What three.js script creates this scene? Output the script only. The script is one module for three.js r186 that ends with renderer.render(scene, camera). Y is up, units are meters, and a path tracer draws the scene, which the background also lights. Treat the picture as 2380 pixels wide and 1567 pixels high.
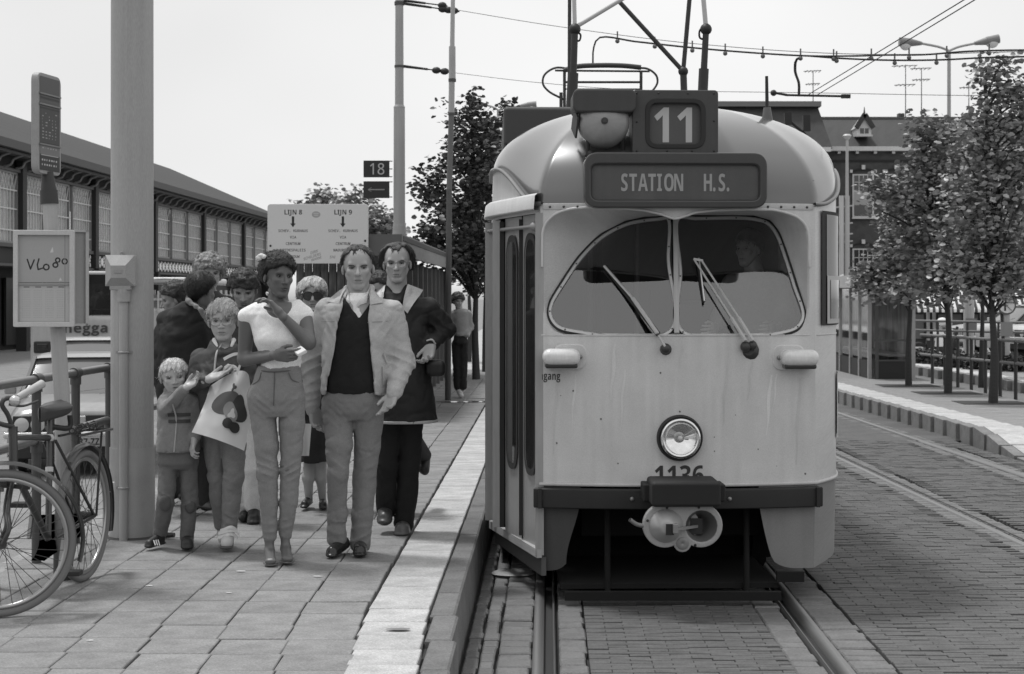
import * as THREE from 'three';
import { mergeGeometries, mergeVertices, toCreasedNormals } from 'three/addons/utils/BufferGeometryUtils.js';
import { RoundedBoxGeometry } from 'three/addons/geometries/RoundedBoxGeometry.js';
import { FontLoader } from 'three/addons/loaders/FontLoader.js';
import { TextGeometry } from 'three/addons/geometries/TextGeometry.js';

// ---------- camera, sky, sun ----------
// level camera with a shifted lens; road level is y = 0, platform top y = 0.31; the picture is measured in units 2380 wide
const FOC = 3900, PX = 1275, PY = 687, EYE = 1.81, PLAT = 0.31;
const scene = new THREE.Scene();
const camera = new THREE.PerspectiveCamera(2 * Math.atan(880 / FOC) * 180 / Math.PI, 2550 / 1760, 0.1, 900);
camera.position.set(0, EYE, 0);
camera.setViewOffset(2550, 1760, 0, 193, 2380, 1567);
camera.focus = 9.8; camera.userData.fStop = 8;
scene.add(camera);
const renderer = new THREE.WebGLRenderer({ antialias: true });
renderer.setSize(1024, 674);
renderer.toneMapping = THREE.LinearToneMapping;
renderer.toneMappingExposure = 1.2;
renderer.shadowMap.enabled = true;

let seed = 7;
function rnd() { seed = (seed + 0x6D2B79F5) | 0; let t = Math.imul(seed ^ (seed >>> 15), 1 | seed); t = (t + Math.imul(t ^ (t >>> 7), 61 | t)) ^ t; return ((t ^ (t >>> 14)) >>> 0) / 4294967296; }
const rr = (a, b) => a + (b - a) * rnd();
const clamp = (x, a = 0, b = 1) => Math.min(b, Math.max(a, x));
const lerp = (a, b, t) => a + (b - a) * t;
const sstep = (a, b, x) => { const t = clamp((x - a) / (b - a)); return t * t * (3 - 2 * t); };
function h3(x, y, z) { let h = Math.imul(x, 374761393) + Math.imul(y, 668265263) + Math.imul(z, 1274126177); h = Math.imul(h ^ (h >>> 13), 1274126177); return ((h ^ (h >>> 16)) >>> 0) / 4294967296; }
function noise3(x, y, z) {
  const xi = Math.floor(x), yi = Math.floor(y), zi = Math.floor(z); let u = x - xi, v = y - yi, w = z - zi;
  u = u * u * (3 - 2 * u); v = v * v * (3 - 2 * v); w = w * w * (3 - 2 * w);
  const a = lerp(lerp(h3(xi, yi, zi), h3(xi + 1, yi, zi), u), lerp(h3(xi, yi + 1, zi), h3(xi + 1, yi + 1, zi), u), v);
  const b = lerp(lerp(h3(xi, yi, zi + 1), h3(xi + 1, yi, zi + 1), u), lerp(h3(xi, yi + 1, zi + 1), h3(xi + 1, yi + 1, zi + 1), u), v);
  return lerp(a, b, w);
}
const fbm = (x, y, z, o = 4) => { let s = 0, a = 0.5, n = 0; for (let i = 0; i < o; i++) { s += a * noise3(x, y, z); n += a; x *= 2.03; y *= 2.03; z *= 2.03; a *= 0.5; } return s / n; };

{ // a bright, thinly clouded white sky
  const W = 512, H = 256, data = new Float32Array(W * H * 4);
  for (let j = 0; j < H; j++) for (let i = 0; i < W; i++) {
    const el = (j + 0.5) / H * Math.PI - Math.PI / 2, az = (i + 0.5) / W * 2 * Math.PI;
    const x = Math.cos(el) * Math.cos(az), z = Math.cos(el) * Math.sin(az), y = Math.sin(el);
    const c = fbm(x * 2.2 + 9, y * 4 + 3, z * 2.2 + 5, 5), c2 = fbm(x * 6 + 2, y * 11, z * 6, 4);
    const v = y < 0 ? 0.2 : 0.71 + 0.30 * (c - 0.5) + 0.09 * (c2 - 0.5);
    const o = (j * W + i) * 4; data[o] = data[o + 1] = data[o + 2] = v; data[o + 3] = 1;
  }
  const t = new THREE.DataTexture(data, W, H, THREE.RGBAFormat, THREE.FloatType);
  t.mapping = THREE.EquirectangularReflectionMapping; t.magFilter = t.minFilter = THREE.LinearFilter; t.needsUpdate = true;
  scene.background = t; scene.environment = t; scene.environmentIntensity = 1; scene.backgroundIntensity = 1;
}
const sun = new THREE.DirectionalLight(0xffffff, 2.0);
sun.position.set(-4.5, 15, -3.2); sun.target.position.set(0, 0, -12); sun.position.add(sun.target.position);
sun.castShadow = true; sun.shadow.radius = 16; sun.shadow.mapSize.set(4096, 4096);
Object.assign(sun.shadow.camera, { left: -30, right: 30, top: 45, bottom: -30, near: 0.5, far: 90 });
scene.add(sun, sun.target);

// ---------- helpers ----------
const V = (x, y, z) => new THREE.Vector3(x, y, z);
const P = (x, y, d) => V((x - PX) * d / FOC, EYE - (y - PY) * d / FOC, -d);
const taken = {};
function numbered(n) { const k = taken[n] = (taken[n] ?? -1) + 1; return k ? n + '_' + String(k).padStart(3, '0') : n; }
function info(o, label, category, group) { o.userData.label = label; o.userData.category = category; if (group) o.userData.group = group; return o; }
function thing(name, label, category, group, pos) { const g = new THREE.Group(); g.name = numbered(name); info(g, label, category, group); if (pos) g.position.copy(pos); scene.add(g); return g; }
function ready(g) { const q = g.index ? g.toNonIndexed() : g; if (!q.attributes.normal) q.computeVertexNormals(); if (!q.attributes.uv) planarUV(q); for (const k of Object.keys(q.attributes)) if (!['position', 'normal', 'uv'].includes(k)) q.deleteAttribute(k); return q; }
function merge(list) { return list.length === 1 ? list[0] : mergeGeometries(list.map(ready)); }
function mesh(name, g, mat, parent, label) { const m = new THREE.Mesh(Array.isArray(g) ? merge(g) : g, mat); m.name = parent ? name : numbered(name); m.castShadow = m.receiveShadow = true; if (label) m.userData.label = label; (parent || scene).add(m); return m; }
function struct(name, g, mat) { const m = mesh(name, g, mat); m.userData.kind = 'structure'; return m; }
function planarUV(g, s = 1) {
  const p = g.attributes.position, n = g.attributes.normal, uv = new Float32Array(p.count * 2);
  for (let i = 0; i < p.count; i++) { const x = Math.abs(n.getX(i)), y = Math.abs(n.getY(i)), z = Math.abs(n.getZ(i));
    if (y >= x && y >= z) { uv[2 * i] = p.getX(i) * s; uv[2 * i + 1] = p.getZ(i) * s; } else if (x >= z) { uv[2 * i] = p.getZ(i) * s; uv[2 * i + 1] = p.getY(i) * s; } else { uv[2 * i] = p.getX(i) * s; uv[2 * i + 1] = p.getY(i) * s; } }
  g.setAttribute('uv', new THREE.BufferAttribute(uv, 2)); return g;
}
const box = (x, y, z, w, h, d, r = 0) => { const g = r ? new RoundedBoxGeometry(w, h, d, 2, Math.min(r, w / 2.01, h / 2.01, d / 2.01)) : new THREE.BoxGeometry(w, h, d); const q = ready(g); planarUV(q); q.translate(x, y, z); return q; };
const cyl = (a, b, ra, rb = ra, n = 12) => { const d = b.clone().sub(a), L = d.length(); const g = new THREE.CylinderGeometry(rb, ra, L, n); g.translate(0, L / 2, 0); g.applyQuaternion(new THREE.Quaternion().setFromUnitVectors(V(0, 1, 0), d.normalize())); g.translate(a.x, a.y, a.z); return g; };
const bar = (a, b, w, h) => { const d = b.clone().sub(a), L = d.length(), g = new THREE.BoxGeometry(w, h, L); g.translate(0, 0, L / 2); const m = new THREE.Matrix4().lookAt(b, a, Math.abs(d.y) > 0.98 * L ? V(1, 0, 0) : V(0, 1, 0)); g.applyMatrix4(m); g.translate(a.x, a.y, a.z); return ready(g); };
const tube = (pts, r, seg = 0, n = 8, closed = false) => new THREE.TubeGeometry(new THREE.CatmullRomCurve3(pts, closed), seg || pts.length * 5, r, n, closed);
const ball = (c, r, n = 14) => new THREE.SphereGeometry(r, n, Math.ceil(n * 0.7)).translate(c.x, c.y, c.z);
function rrect(w, h, r, cx = 0, cy = 0) { const s = new THREE.Shape(), x = cx - w / 2, y = cy - h / 2; s.moveTo(x + r, y); s.lineTo(x + w - r, y); s.quadraticCurveTo(x + w, y, x + w, y + r); s.lineTo(x + w, y + h - r); s.quadraticCurveTo(x + w, y + h, x + w - r, y + h); s.lineTo(x + r, y + h); s.quadraticCurveTo(x, y + h, x, y + h - r); s.lineTo(x, y + r); s.quadraticCurveTo(x, y, x + r, y); return s; }
const extrude = (s, d, bev = 0) => new THREE.ExtrudeGeometry(s, { depth: d, bevelEnabled: bev > 0, bevelSize: bev, bevelThickness: bev, bevelSegments: 2, curveSegments: 10 });
// a quad patch surface from a function (u, v in 0..1) -> Vector3
function patch(nu, nv, f) {
  const pos = [], uv = [], idx = [];
  for (let j = 0; j <= nv; j++) for (let i = 0; i <= nu; i++) { const p = f(i / nu, j / nv); pos.push(p.x, p.y, p.z); uv.push(p.u ?? p.x + p.z * 0.5, p.v ?? p.y + p.z * 0.3); }
  for (let j = 0; j < nv; j++) for (let i = 0; i < nu; i++) { const a = j * (nu + 1) + i, b = a + 1, c = a + nu + 1, e = c + 1; idx.push(a, b, e, a, e, c); }
  const g = new THREE.BufferGeometry(); g.setAttribute('position', new THREE.Float32BufferAttribute(pos, 3)); g.setAttribute('uv', new THREE.Float32BufferAttribute(uv, 2)); g.setIndex(idx); g.computeVertexNormals(); return g;
}
// tileable grey noise textures; value in 0..1
function tex(size, f, srgb = true) {
  const d = new Uint8Array(size * size * 4);
  for (let j = 0; j < size; j++) for (let i = 0; i < size; i++) { const v = clamp(f(i / size, j / size)) * 255, o = (j * size + i) * 4; d[o] = d[o + 1] = d[o + 2] = v; d[o + 3] = 255; }
  const t = new THREE.DataTexture(d, size, size, THREE.RGBAFormat); t.wrapS = t.wrapT = THREE.RepeatWrapping; t.magFilter = THREE.LinearFilter; t.minFilter = THREE.LinearMipmapLinearFilter; t.generateMipmaps = true; if (srgb) t.colorSpace = THREE.SRGBColorSpace; t.needsUpdate = true; return t;
}
function tileNoise(u, v, f, s, o = 4) { // periodic fbm by wrapping lattice coordinates
  let sum = 0, a = 0.5, n = 0;
  for (let k = 0; k < o; k++) { const x = u * f, y = v * f, xi = Math.floor(x), yi = Math.floor(y); let p = x - xi, q = y - yi; p = p * p * (3 - 2 * p); q = q * q * (3 - 2 * q);
    const g = (i, j) => h3((i % f + f) % f, (j % f + f) % f, s + k * 17); sum += a * lerp(lerp(g(xi, yi), g(xi + 1, yi), p), lerp(g(xi, yi + 1), g(xi + 1, yi + 1), p), q); n += a; a *= 0.5; f *= 2; }
  return sum / n;
}
function aniNoise(u, v, fx, fy, s) { const x = u * fx, y = v * fy, xi = Math.floor(x), yi = Math.floor(y); let p = x - xi, q = y - yi; p = p * p * (3 - 2 * p); q = q * q * (3 - 2 * q); const g = (i, j) => h3(i % fx, j % fy, s); return lerp(lerp(g(xi, yi), g(xi + 1, yi), p), lerp(g(xi, yi + 1), g(xi + 1, yi + 1), p), q); }
const rep = (t, x, y = x, ox = 0) => { const c = t.clone(); c.repeat.set(x, y); c.offset.set(ox, ox * 0.7); c.needsUpdate = true; return c; };
const speckTex = tex(512, (u, v) => 0.63 + 0.16 * (tileNoise(u, v, 6, 3, 4) - 0.5) + 0.13 * (h3(u * 512 | 0, v * 512 | 0, 5) - 0.5) + 0.15 * (tileNoise(u, v, 96, 9, 2) - 0.5));
const grainBump = tex(512, (u, v) => 0.5 + 0.6 * (tileNoise(u, v, 48, 21, 4) - 0.5) + 0.3 * (h3(u * 512 | 0, v * 512 | 0, 8) - 0.5), false);
const woodTex = tex(256, (u, v) => 0.55 + 0.5 * (tileNoise(u, v * 0.125, 32, 33, 3) - 0.5) + 0.25 * (tileNoise(u, v, 8, 4, 4) - 0.5));
const paintTex = tex(512, (u, v) => { const streak = aniNoise(u, v, 40, 3, 40), c = tileNoise(u, v, 5, 41, 5); return 0.84 + 0.10 * (c - 0.5) + 0.035 * (streak - 0.5) + 0.08 * (h3(u * 512 | 0, v * 512 | 0, 77) - 0.5); });
const weaveTex = tex(256, (u, v) => 0.74 + 0.16 * (h3(u * 256 | 0, v * 256 | 0, 13) - 0.5) + 0.05 * (tileNoise(u, v, 24, 14, 3) - 0.5));
const weaveBump = tex(256, (u, v) => 0.5 + 0.25 * Math.sin(u * 256 * Math.PI / 3) * Math.sin(v * 256 * Math.PI / 3) + 0.4 * (h3(u * 256 | 0, v * 256 | 0, 15) - 0.5), false);
const hairTex = tex(256, (u, v) => 0.62 + 0.4 * (aniNoise(u, v, 120, 4, 61) - 0.5) + 0.3 * (aniNoise(u, v, 30, 3, 62) - 0.5)), hairBump = tex(256, (u, v) => 0.6 * aniNoise(u, v, 90, 5, 61) + 0.4 * aniNoise(u, v, 40, 4, 63), false);
const leafTex = tex(64, (u, v) => 0.75 + 0.3 * (tileNoise(u, v, 8, 50, 3) - 0.5));
const mats = new Map();
// l: linear grey; average of the map must be near white, so the grey is divided by its mean
function grey(l, rough = 0.8, o = {}) {
  const key = JSON.stringify([l, rough, o.key || '', o.metalness || 0, o.map?.uuid, o.bumpMap?.uuid, o.bumpScale, o.clearcoat, o.side, o.sheen]);
  if (mats.has(key)) return mats.get(key);
  const { key: _k, mean = 1, ...p } = o;
  const m = new (p.clearcoat || p.sheen || p.transmission || p.ior ? THREE.MeshPhysicalMaterial : THREE.MeshStandardMaterial)({ roughness: rough, ...p });
  m.color.setRGB(l / mean, l / mean, l / mean); mats.set(key, m); return m;
}
const speck4 = rep(speckTex, 1.6), grain4 = rep(grainBump, 3);
const concrete = (l, r = 0.92) => grey(l, r, { map: speck4, mean: 0.36, bumpMap: grain4, bumpScale: 0.0009 });
const paint1 = rep(paintTex, 0.9);
const painted = (l, r = 0.4, o = {}) => grey(l, r, { map: paint1, mean: 0.68, ...o });
const M = {
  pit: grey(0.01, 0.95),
  black: grey(0.018, 0.55), rubber: grey(0.03, 0.8), iron: grey(0.06, 0.5, { metalness: 0.3 }), steel: grey(0.55, 0.3, { metalness: 0.9 }), dullsteel: grey(0.3, 0.5, { metalness: 0.6 }), chrome: grey(0.75, 0.14, { metalness: 1 }),
  white: grey(0.75, 0.5), pale: grey(0.5, 0.6), mid: grey(0.22, 0.6), dark: grey(0.07, 0.6), darker: grey(0.035, 0.6),
  glass: new THREE.MeshPhysicalMaterial({ color: 0xffffff, transmission: 1, thickness: 0, roughness: 0.03, ior: 1.5 }),
  darkglass: grey(0.02, 0.08, { clearcoat: 0.6 }),
};
const font = await new FontLoader().loadAsync('fonts/droid/droid_sans_bold.typeface.json');
const fontR = await new FontLoader().loadAsync('fonts/droid/droid_sans_regular.typeface.json');
function letters(str, size, depth = 0.004, f = font, sx = 1) { const g = new TextGeometry(str, { font: f, size, depth, curveSegments: 4 }); g.computeBoundingBox(); const b = g.boundingBox; g.translate(-(b.min.x + b.max.x) / 2, -(b.min.y + b.max.y) / 2, 0); g.scale(sx, 1, 1); return g; }
function spaced(str, size, depth, f, sx, gap) { let x = 0; const out = []; for (const ch of str) { if (ch === ' ') { x += size * 0.55 * sx + gap; continue; } const g = new TextGeometry(ch, { font: f, size, depth, curveSegments: 4 }); g.computeBoundingBox(); const b = g.boundingBox; g.translate(-b.min.x, 0, 0); g.scale(sx, 1, 1); g.translate(x, 0, 0); x += (b.max.x - b.min.x) * sx + gap; out.push(g); } const m = merge(out); m.computeBoundingBox(); const b = m.boundingBox; m.translate(-(b.min.x + b.max.x) / 2, -(b.min.y + b.max.y) / 2, 0); return m; }
function canvasTex(w, h, draw) { const c = document.createElement('canvas'); c.width = w; c.height = h; const x = c.getContext('2d'); draw(x, w, h); const t = new THREE.CanvasTexture(c); t.colorSpace = THREE.SRGBColorSpace; t.magFilter = THREE.LinearFilter; return t; }
const printMat = (t, r = 0.6) => new THREE.MeshStandardMaterial({ map: t, roughness: r });
// ---------- ground, road, platforms ----------
const inView = (p, m = 30) => { const d = -p.z; if (d < 0.5) return false; const x = PX + p.x * FOC / d, y = PY - (p.y - EYE) * FOC / d; return x > -m && x < 2380 + m && y > -m && y < 1567 + m; };
// bevelled block, top face at y = 0, centred in x and z
function block(w, l, h = 0.05, b = 0.005) {
  const X = w / 2, Z = l / 2, r = [[-X, -h, -Z, X, Z], [-X, -b, -Z, X, Z], [-X + b, 0, -Z + b, X - b, Z - b]], ring = r.map(([x, y, z, x2, z2]) => [[x, y, z2], [x2, y, z2], [x2, y, z], [x, y, z]]);
  const pos = [], q = (a, c, d, e) => pos.push(...a, ...c, ...d, ...a, ...d, ...e);
  for (let k = 0; k < 2; k++) for (let i = 0; i < 4; i++) q(ring[k][i], ring[k][(i + 1) % 4], ring[k + 1][(i + 1) % 4], ring[k + 1][i]);
  q(...ring[2]);
  const g = new THREE.BufferGeometry(); g.setAttribute('position', new THREE.Float32BufferAttribute(pos, 3)); g.computeVertexNormals(); return planarUV(g);
}
// lays a list of blocks {x, y, z, w, l, h, turn, tone, tilt, roll}: the 300 nearest in view as parts, the rest as one joined part
function lay(parent, name, list, base, matOf, maxParts = 300, bev = 0.005) {
  for (const b of list) b.d = Math.hypot(b.x, b.z), b.v = inView(V(b.x, b.y, b.z), 60);
  list.sort((a, b) => (b.v - a.v) || a.d - b.d);
  const shapes = new Map(), tones = [0.86, 0.93, 1, 1.06, 1.14], pos = [], nor = [], uv = [], col = [];
  const m4 = new THREE.Matrix4(), e = new THREE.Euler(), q = new THREE.Quaternion(), one = V(1, 1, 1), v = V(), n3 = new THREE.Matrix3();
  list.forEach((b, i) => {
    const variant = (i * 7) % 4, key = [b.w.toFixed(3), b.l.toFixed(3), b.h, variant].join();
    if (!shapes.has(key)) { const g = block(b.w, b.l, b.h, bev); const u = g.attributes.uv; for (let k = 0; k < u.count; k++) u.setXY(k, u.getX(k) + variant * 0.37, u.getY(k) + variant * 0.61); shapes.set(key, g); }
    const g = shapes.get(key); e.set(b.tilt || 0, b.turn || 0, b.roll || 0); q.setFromEuler(e); m4.compose(V(b.x, b.y, b.z), q, one);
    if (b.v && i < maxParts) { const t = tones[Math.min(4, Math.max(0, Math.round(2 + (b.tone || 0))))]; const o = mesh(name, g, matOf(base * t), parent, b.label); o.applyMatrix4(m4); return; }
    const p = g.attributes.position, nn = g.attributes.normal, uu = g.attributes.uv, t = 1 + 0.07 * (b.tone || 0); n3.getNormalMatrix(m4); const ou = h3(i, 3, 1), ov = h3(i, 5, 2);
    for (let k = 0; k < p.count; k++) { v.fromBufferAttribute(p, k).applyMatrix4(m4); pos.push(v.x, v.y, v.z); v.fromBufferAttribute(nn, k).applyMatrix3(n3); nor.push(v.x, v.y, v.z); uv.push(uu.getX(k) + ou, uu.getY(k) + ov); col.push(t, t, t); }
  });
  if (pos.length) { const g = new THREE.BufferGeometry(); g.setAttribute('position', new THREE.Float32BufferAttribute(pos, 3)); g.setAttribute('normal', new THREE.Float32BufferAttribute(nor, 3)); g.setAttribute('uv', new THREE.Float32BufferAttribute(uv, 2)); g.setAttribute('color', new THREE.Float32BufferAttribute(col, 3)); const m = matOf(base).clone(); m.vertexColors = true; const o = mesh(name, g, m, parent); o.userData.kind = 'stuff'; }
}
const tone = () => rr(-2, 2) * rnd();
const slabMat = l => concrete(l);
const clinkMat = l => grey(l, 0.7, { map: speck4, mean: 0.36, bumpMap: grain4, bumpScale: 0.003 });

{ const g = new THREE.PlaneGeometry(1600, 1200, 1, 1).rotateX(-Math.PI / 2).translate(0, -0.45, -400); planarUV(g, 1); struct('ground', g, grey(0.2, 0.9, { map: rep(speckTex, 0.5), mean: 0.36 })); }
// asphalt road on the far side of the railing
{ const g = new THREE.PlaneGeometry(40, 150).rotateX(-Math.PI / 2).translate(-23.05, -0.3, -70); planarUV(g, 1); struct('road', g, grey(0.22, 0.9, { map: rep(speckTex, 0.8), mean: 0.36, bumpMap: grain4, bumpScale: 0.003 })); }

// --- tram lanes: clinker bricks and setts between and beside the rails
const TR2 = d => 4.62 - 0.034 * d; // centre of the second track
const rail2 = (d, s) => TR2(d) + s * 0.7175;
const lane = new THREE.Group(); lane.name = 'tram_lane'; lane.userData.kind = 'structure'; scene.add(lane);
{ const g = new THREE.PlaneGeometry(9.4, 92).rotateX(-Math.PI / 2).translate(4.25, -0.045, -48); planarUV(g); mesh('bed', g, grey(0.05, 1, { map: speck4, mean: 0.36 }), lane); }
{
  const far = 21, list = [], setts = [];
  // bricks between the rails and to the right, rows running across
  for (let r = 0; ; r++) {
    const d = 7.7 + r * 0.054; if (d > far) break;
    // one row of bricks between two borders, the end bricks cut to fit
    const row = (x0, x1, off, skip) => { for (let x = x0 - off; x < x1 - 0.03; x += 0.2055) { const a = Math.max(x, x0), b = Math.min(x + 0.2025, x1); if (b - a < 0.035) continue; const c = (a + b) / 2; if (skip && skip(c, (b - a) / 2)) continue; list.push({ x: c, y: rr(-0.006, 0.002) + 0.006 * noise3(c * 2, d * 2, 3), z: -d + (c > 1.6 ? 0.012 * (c - 3) : 0), w: b - a, l: 0.0508, h: 0.05, tone: tone(), turn: rr(-0.02, 0.02) * (b - a) * 5, tilt: rr(-0.06, 0.05), roll: rr(-0.01, 0.01) }); } };
    row(0.203, 1.19, r % 2 ? 0.1 : 0);
    row(1.695, d > 18.2 ? 5.85 - 0.038 * d : 5.9, r % 2 ? 0.1 : 0, (x, h) => Math.abs(x - rail2(d, -1)) < 0.17 + h * 0.5 || Math.abs(x - rail2(d, 1)) < 0.17 + h * 0.5 || !inView(V(x, 0, -d), 120));
  }
  // rows of rough setts along each rail, and the narrow strip at the foot of the kerb
  for (const [x0, x1, pit] of [[0.052, 0.197, 0.15], [1.195, 1.345, 0.15], [1.482, 1.69, 0.1], [-0.255, -0.085, 0.15], [-0.345, -0.262, 0.16], [-0.424, -0.352, 0.13]])
    for (let d = 7.6; d < far; ) { const l = pit * rr(0.85, 1.2); d += l; const e = rr(-0.01, 0.01); setts.push({ x: (x0 + x1 + e) / 2, y: rr(-0.01, 0.001), z: -d + l / 2, w: x1 - x0 + e - 0.006, l: l - 0.004, h: 0.045, tone: tone() + 0.4, turn: rr(-0.02, 0.02), tilt: rr(-0.02, 0.02), roll: rr(-0.02, 0.02) }); }
  for (const s of [-1, 1]) for (const o of [-0.105, 0.105]) for (let d = 10; d < 26; ) { const l = 0.1 * rr(0.85, 1.2); d += l; const x = rail2(d, s) + o; if (!inView(V(x, 0, -d), 60)) continue; setts.push({ x, y: rr(-0.01, 0.001), z: -d, w: 0.13, l: l - 0.008, h: 0.045, tone: tone() + 0.8, turn: rr(-0.04, 0.04), tilt: rr(-0.02, 0.02) }); }
  lay(lane, 'brick', list, 0.1, clinkMat, 300, 0.003);
  lay(lane, 'sett', setts, 0.15, clinkMat, 300, 0.008);
  // beyond, one sheet
  const g = new THREE.PlaneGeometry(9.4, 70).rotateX(-Math.PI / 2).translate(4.25, -0.004, -21 - 35); planarUV(g);
  mesh('far_paving', g, grey(0.1, 0.85, { map: rep(speckTex, 0.8), mean: 0.36, bumpMap: grain4, bumpScale: 0.004 }), lane);
}
function railGeo(f, d0, d1, n, side) { // grooved rail: head, groove, lip; f(d) = x of the gauge face; side +1 if the head lies at larger x
  const w = [[0, 0.058, 0.004], [-0.062, -0.046, 0.002]], out = [];
  for (const [a, b, top] of w) out.push(patch(3, n, (u, v) => { const d = lerp(d0, d1, v), pr = [[a, -0.044], [a + 0.004 * Math.sign(b - a), top], [b, top], [b, -0.044]][Math.round(u * 3)]; return V(f(d) + side * pr[0], pr[1], -d); }));
  out.push(patch(1, n, (u, v) => { const d = lerp(d0, d1, v); return V(f(d) + side * lerp(-0.05, 0.004, u), -0.036, -d); }));
  return out;
}
const railMat = grey(0.3, 0.45, { metalness: 0.85 }), grooveMat = grey(0.03, 0.8);
for (const [f, side, d0, where] of [[() => -0.023, -1, 5, 'left rail under the tram beside the platform kerb'], [() => 1.412, 1, 5, 'right rail running out from under the tram'], [d => rail2(d, -1), -1, 8, 'nearer rail of the empty second track'], [d => rail2(d, 1), 1, 8, 'farther rail of the second track below the right platform']]) {
  const t = thing('tram_rail', 'grooved steel ' + where, 'rail', 'rails of the two tram tracks'), [h, l, gr] = railGeo(f, d0, 60, 60, side);
  mesh('rail_head', h, railMat, t); mesh('rail_lip', l, grey(0.16, 0.5, { metalness: 0.6 }), t); mesh('groove', gr, grooveMat, t);
}

// --- left platform
const bend = d => 1 - sstep(6.3, 8.1, d), stripX = d => -0.865 + 0.05 * bend(d);
const plat = new THREE.Group(); plat.name = 'platform'; plat.userData.kind = 'structure'; scene.add(plat);
{ const g = new THREE.BoxGeometry(2.6, 0.66, 96).translate(-1.75, -0.06, -52); planarUV(ready(g)); mesh('bed', planarUV(ready(g)), grey(0.045, 1, { map: speck4, mean: 0.36 }), plat); }
{
  const list = [], strip = [], kerb = [];
  for (let r = -4; r < 110; r++) {
    const d0 = 6.86 + r * 0.303;
    for (let c = 0; c < 7; c++) {
      const d = d0 + 0.013 * c, x = stripX(d) + 0.045 * bend(d) - 0.152 - c * 0.303 - 0.01; if (d > 34) continue;
      let y = PLAT + rr(-0.003, 0.002), tilt = rr(-0.004, 0.004); if (r === 2 && c === 5) { y -= 0.007; tilt = 0.02; } if (r === 3 && c === 0) { y -= 0.006; tilt = 0.022; }
      list.push({ x: x + rr(-0.003, 0.003), y, z: -d, w: 0.296, l: 0.297, h: 0.05, tone: tone() * 0.9, turn: rr(-0.008, 0.008) + 0.02, tilt, roll: rr(-0.006, 0.006) });
    }
    const ds = 6.96 + r * 0.305; if (ds < 34) strip.push({ x: stripX(ds) + 0.15, y: PLAT + rr(-0.002, 0.003), z: -ds, w: 0.287, l: 0.299, h: 0.05, tone: tone() * 0.7, turn: rr(-0.012, 0.012), tilt: rr(-0.006, 0.006) });
  }
  for (let d = 5.5, i = 0; d < 60; i++) { const l = rr(0.55, 0.75); kerb.push({ x: stripX(d) + 0.30 + 0.063, y: PLAT - 0.002 + rr(-0.002, 0.002), z: -d - l / 2, w: 0.118, l: l - 0.006, h: 0.36, tone: tone(), turn: rr(-0.004, 0.004) }); d += l; }
  lay(plat, 'slab', list, 0.225, slabMat, 300, 0.004);
  lay(plat, 'white_slab', strip, 0.43, slabMat, 120, 0.004);
  lay(plat, 'kerb_stone', kerb, 0.15, slabMat, 60, 0.01);
  const k2 = []; for (let d = 5; d < 60; d += 0.8) k2.push({ x: -3.02, y: PLAT - 0.002, z: -d, w: 0.12, l: 0.79, h: 0.36, tone: tone() }); lay(plat, 'kerb_stone', k2, 0.3, slabMat, 30, 0.01);
  const g = new THREE.PlaneGeometry(2.5, 60).rotateX(-Math.PI / 2).translate(-1.72, PLAT - 0.004, -34 - 30); planarUV(g); mesh('far_paving', g, concrete(0.4), plat);
}
// dirt, a drain grate and a damp footprint
function splat(r, e, n = 18) { const s = new THREE.Shape(); for (let i = 0; i < n; i++) { const a = i / n * 2 * Math.PI, q = r * (0.75 + 0.45 * noise3(Math.cos(a) * 1.3 + e, Math.sin(a) * 1.3, e * 3)); i ? s.lineTo(Math.cos(a) * q, Math.sin(a) * q) : s.moveTo(q, 0); } return new THREE.ShapeGeometry(s, 4).rotateX(-Math.PI / 2); }
{ const a = splat(0.035, 1.2).scale(1.7, 1, 0.75).translate(...P(925, 1466, 7.51).toArray()); a.translate(0, PLAT + 0.007 - a.attributes.position.getY(0), 0); info(mesh('stain', a, grey(0.2, 0.5)), 'dark damp stain on the white kerb strip', 'stain');
  const b = splat(0.02, 5.2).scale(1.5, 1, 0.7).translate(...P(960, 1350, 8.8).toArray()); b.translate(0, PLAT + 0.005 - b.attributes.position.getY(0), 0); }

{ const a = splat(0.13, 2.6).scale(1.2, 1, 1); a.translate(-0.235, 0.008, -10.9); info(mesh('stain', a, grey(0.3, 0.9, { map: speck4, mean: 0.36 })), 'pale dusty patch on the setts between kerb and tram door', 'stain');
  const w = splat(0.35, 7.7).scale(1.3, 1, 0.35); w.translate(-1.15, PLAT + 0.006, -23.6); info(mesh('puddle', w, grey(0.03, 0.12)), 'dark wet patch on the paving beside the thin pole foot', 'puddle');
  for (let i = 0; i < 5; i++) { const x = rr(-2.2, -0.95), d = rr(7.2, 10.5), g = splat(rr(0.008, 0.016), i * 2.3 + 1).scale(1.8, 1, 0.8); g.translate(x, PLAT + 0.006, -d); const px = PX + x * FOC / d; info(mesh('paper_scrap', g, grey(rr(0.5, 0.75), 0.8)), 'tiny pale scrap lying on the grey platform slabs', 'scrap', 'scraps on the platform slabs'); } }
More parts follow.
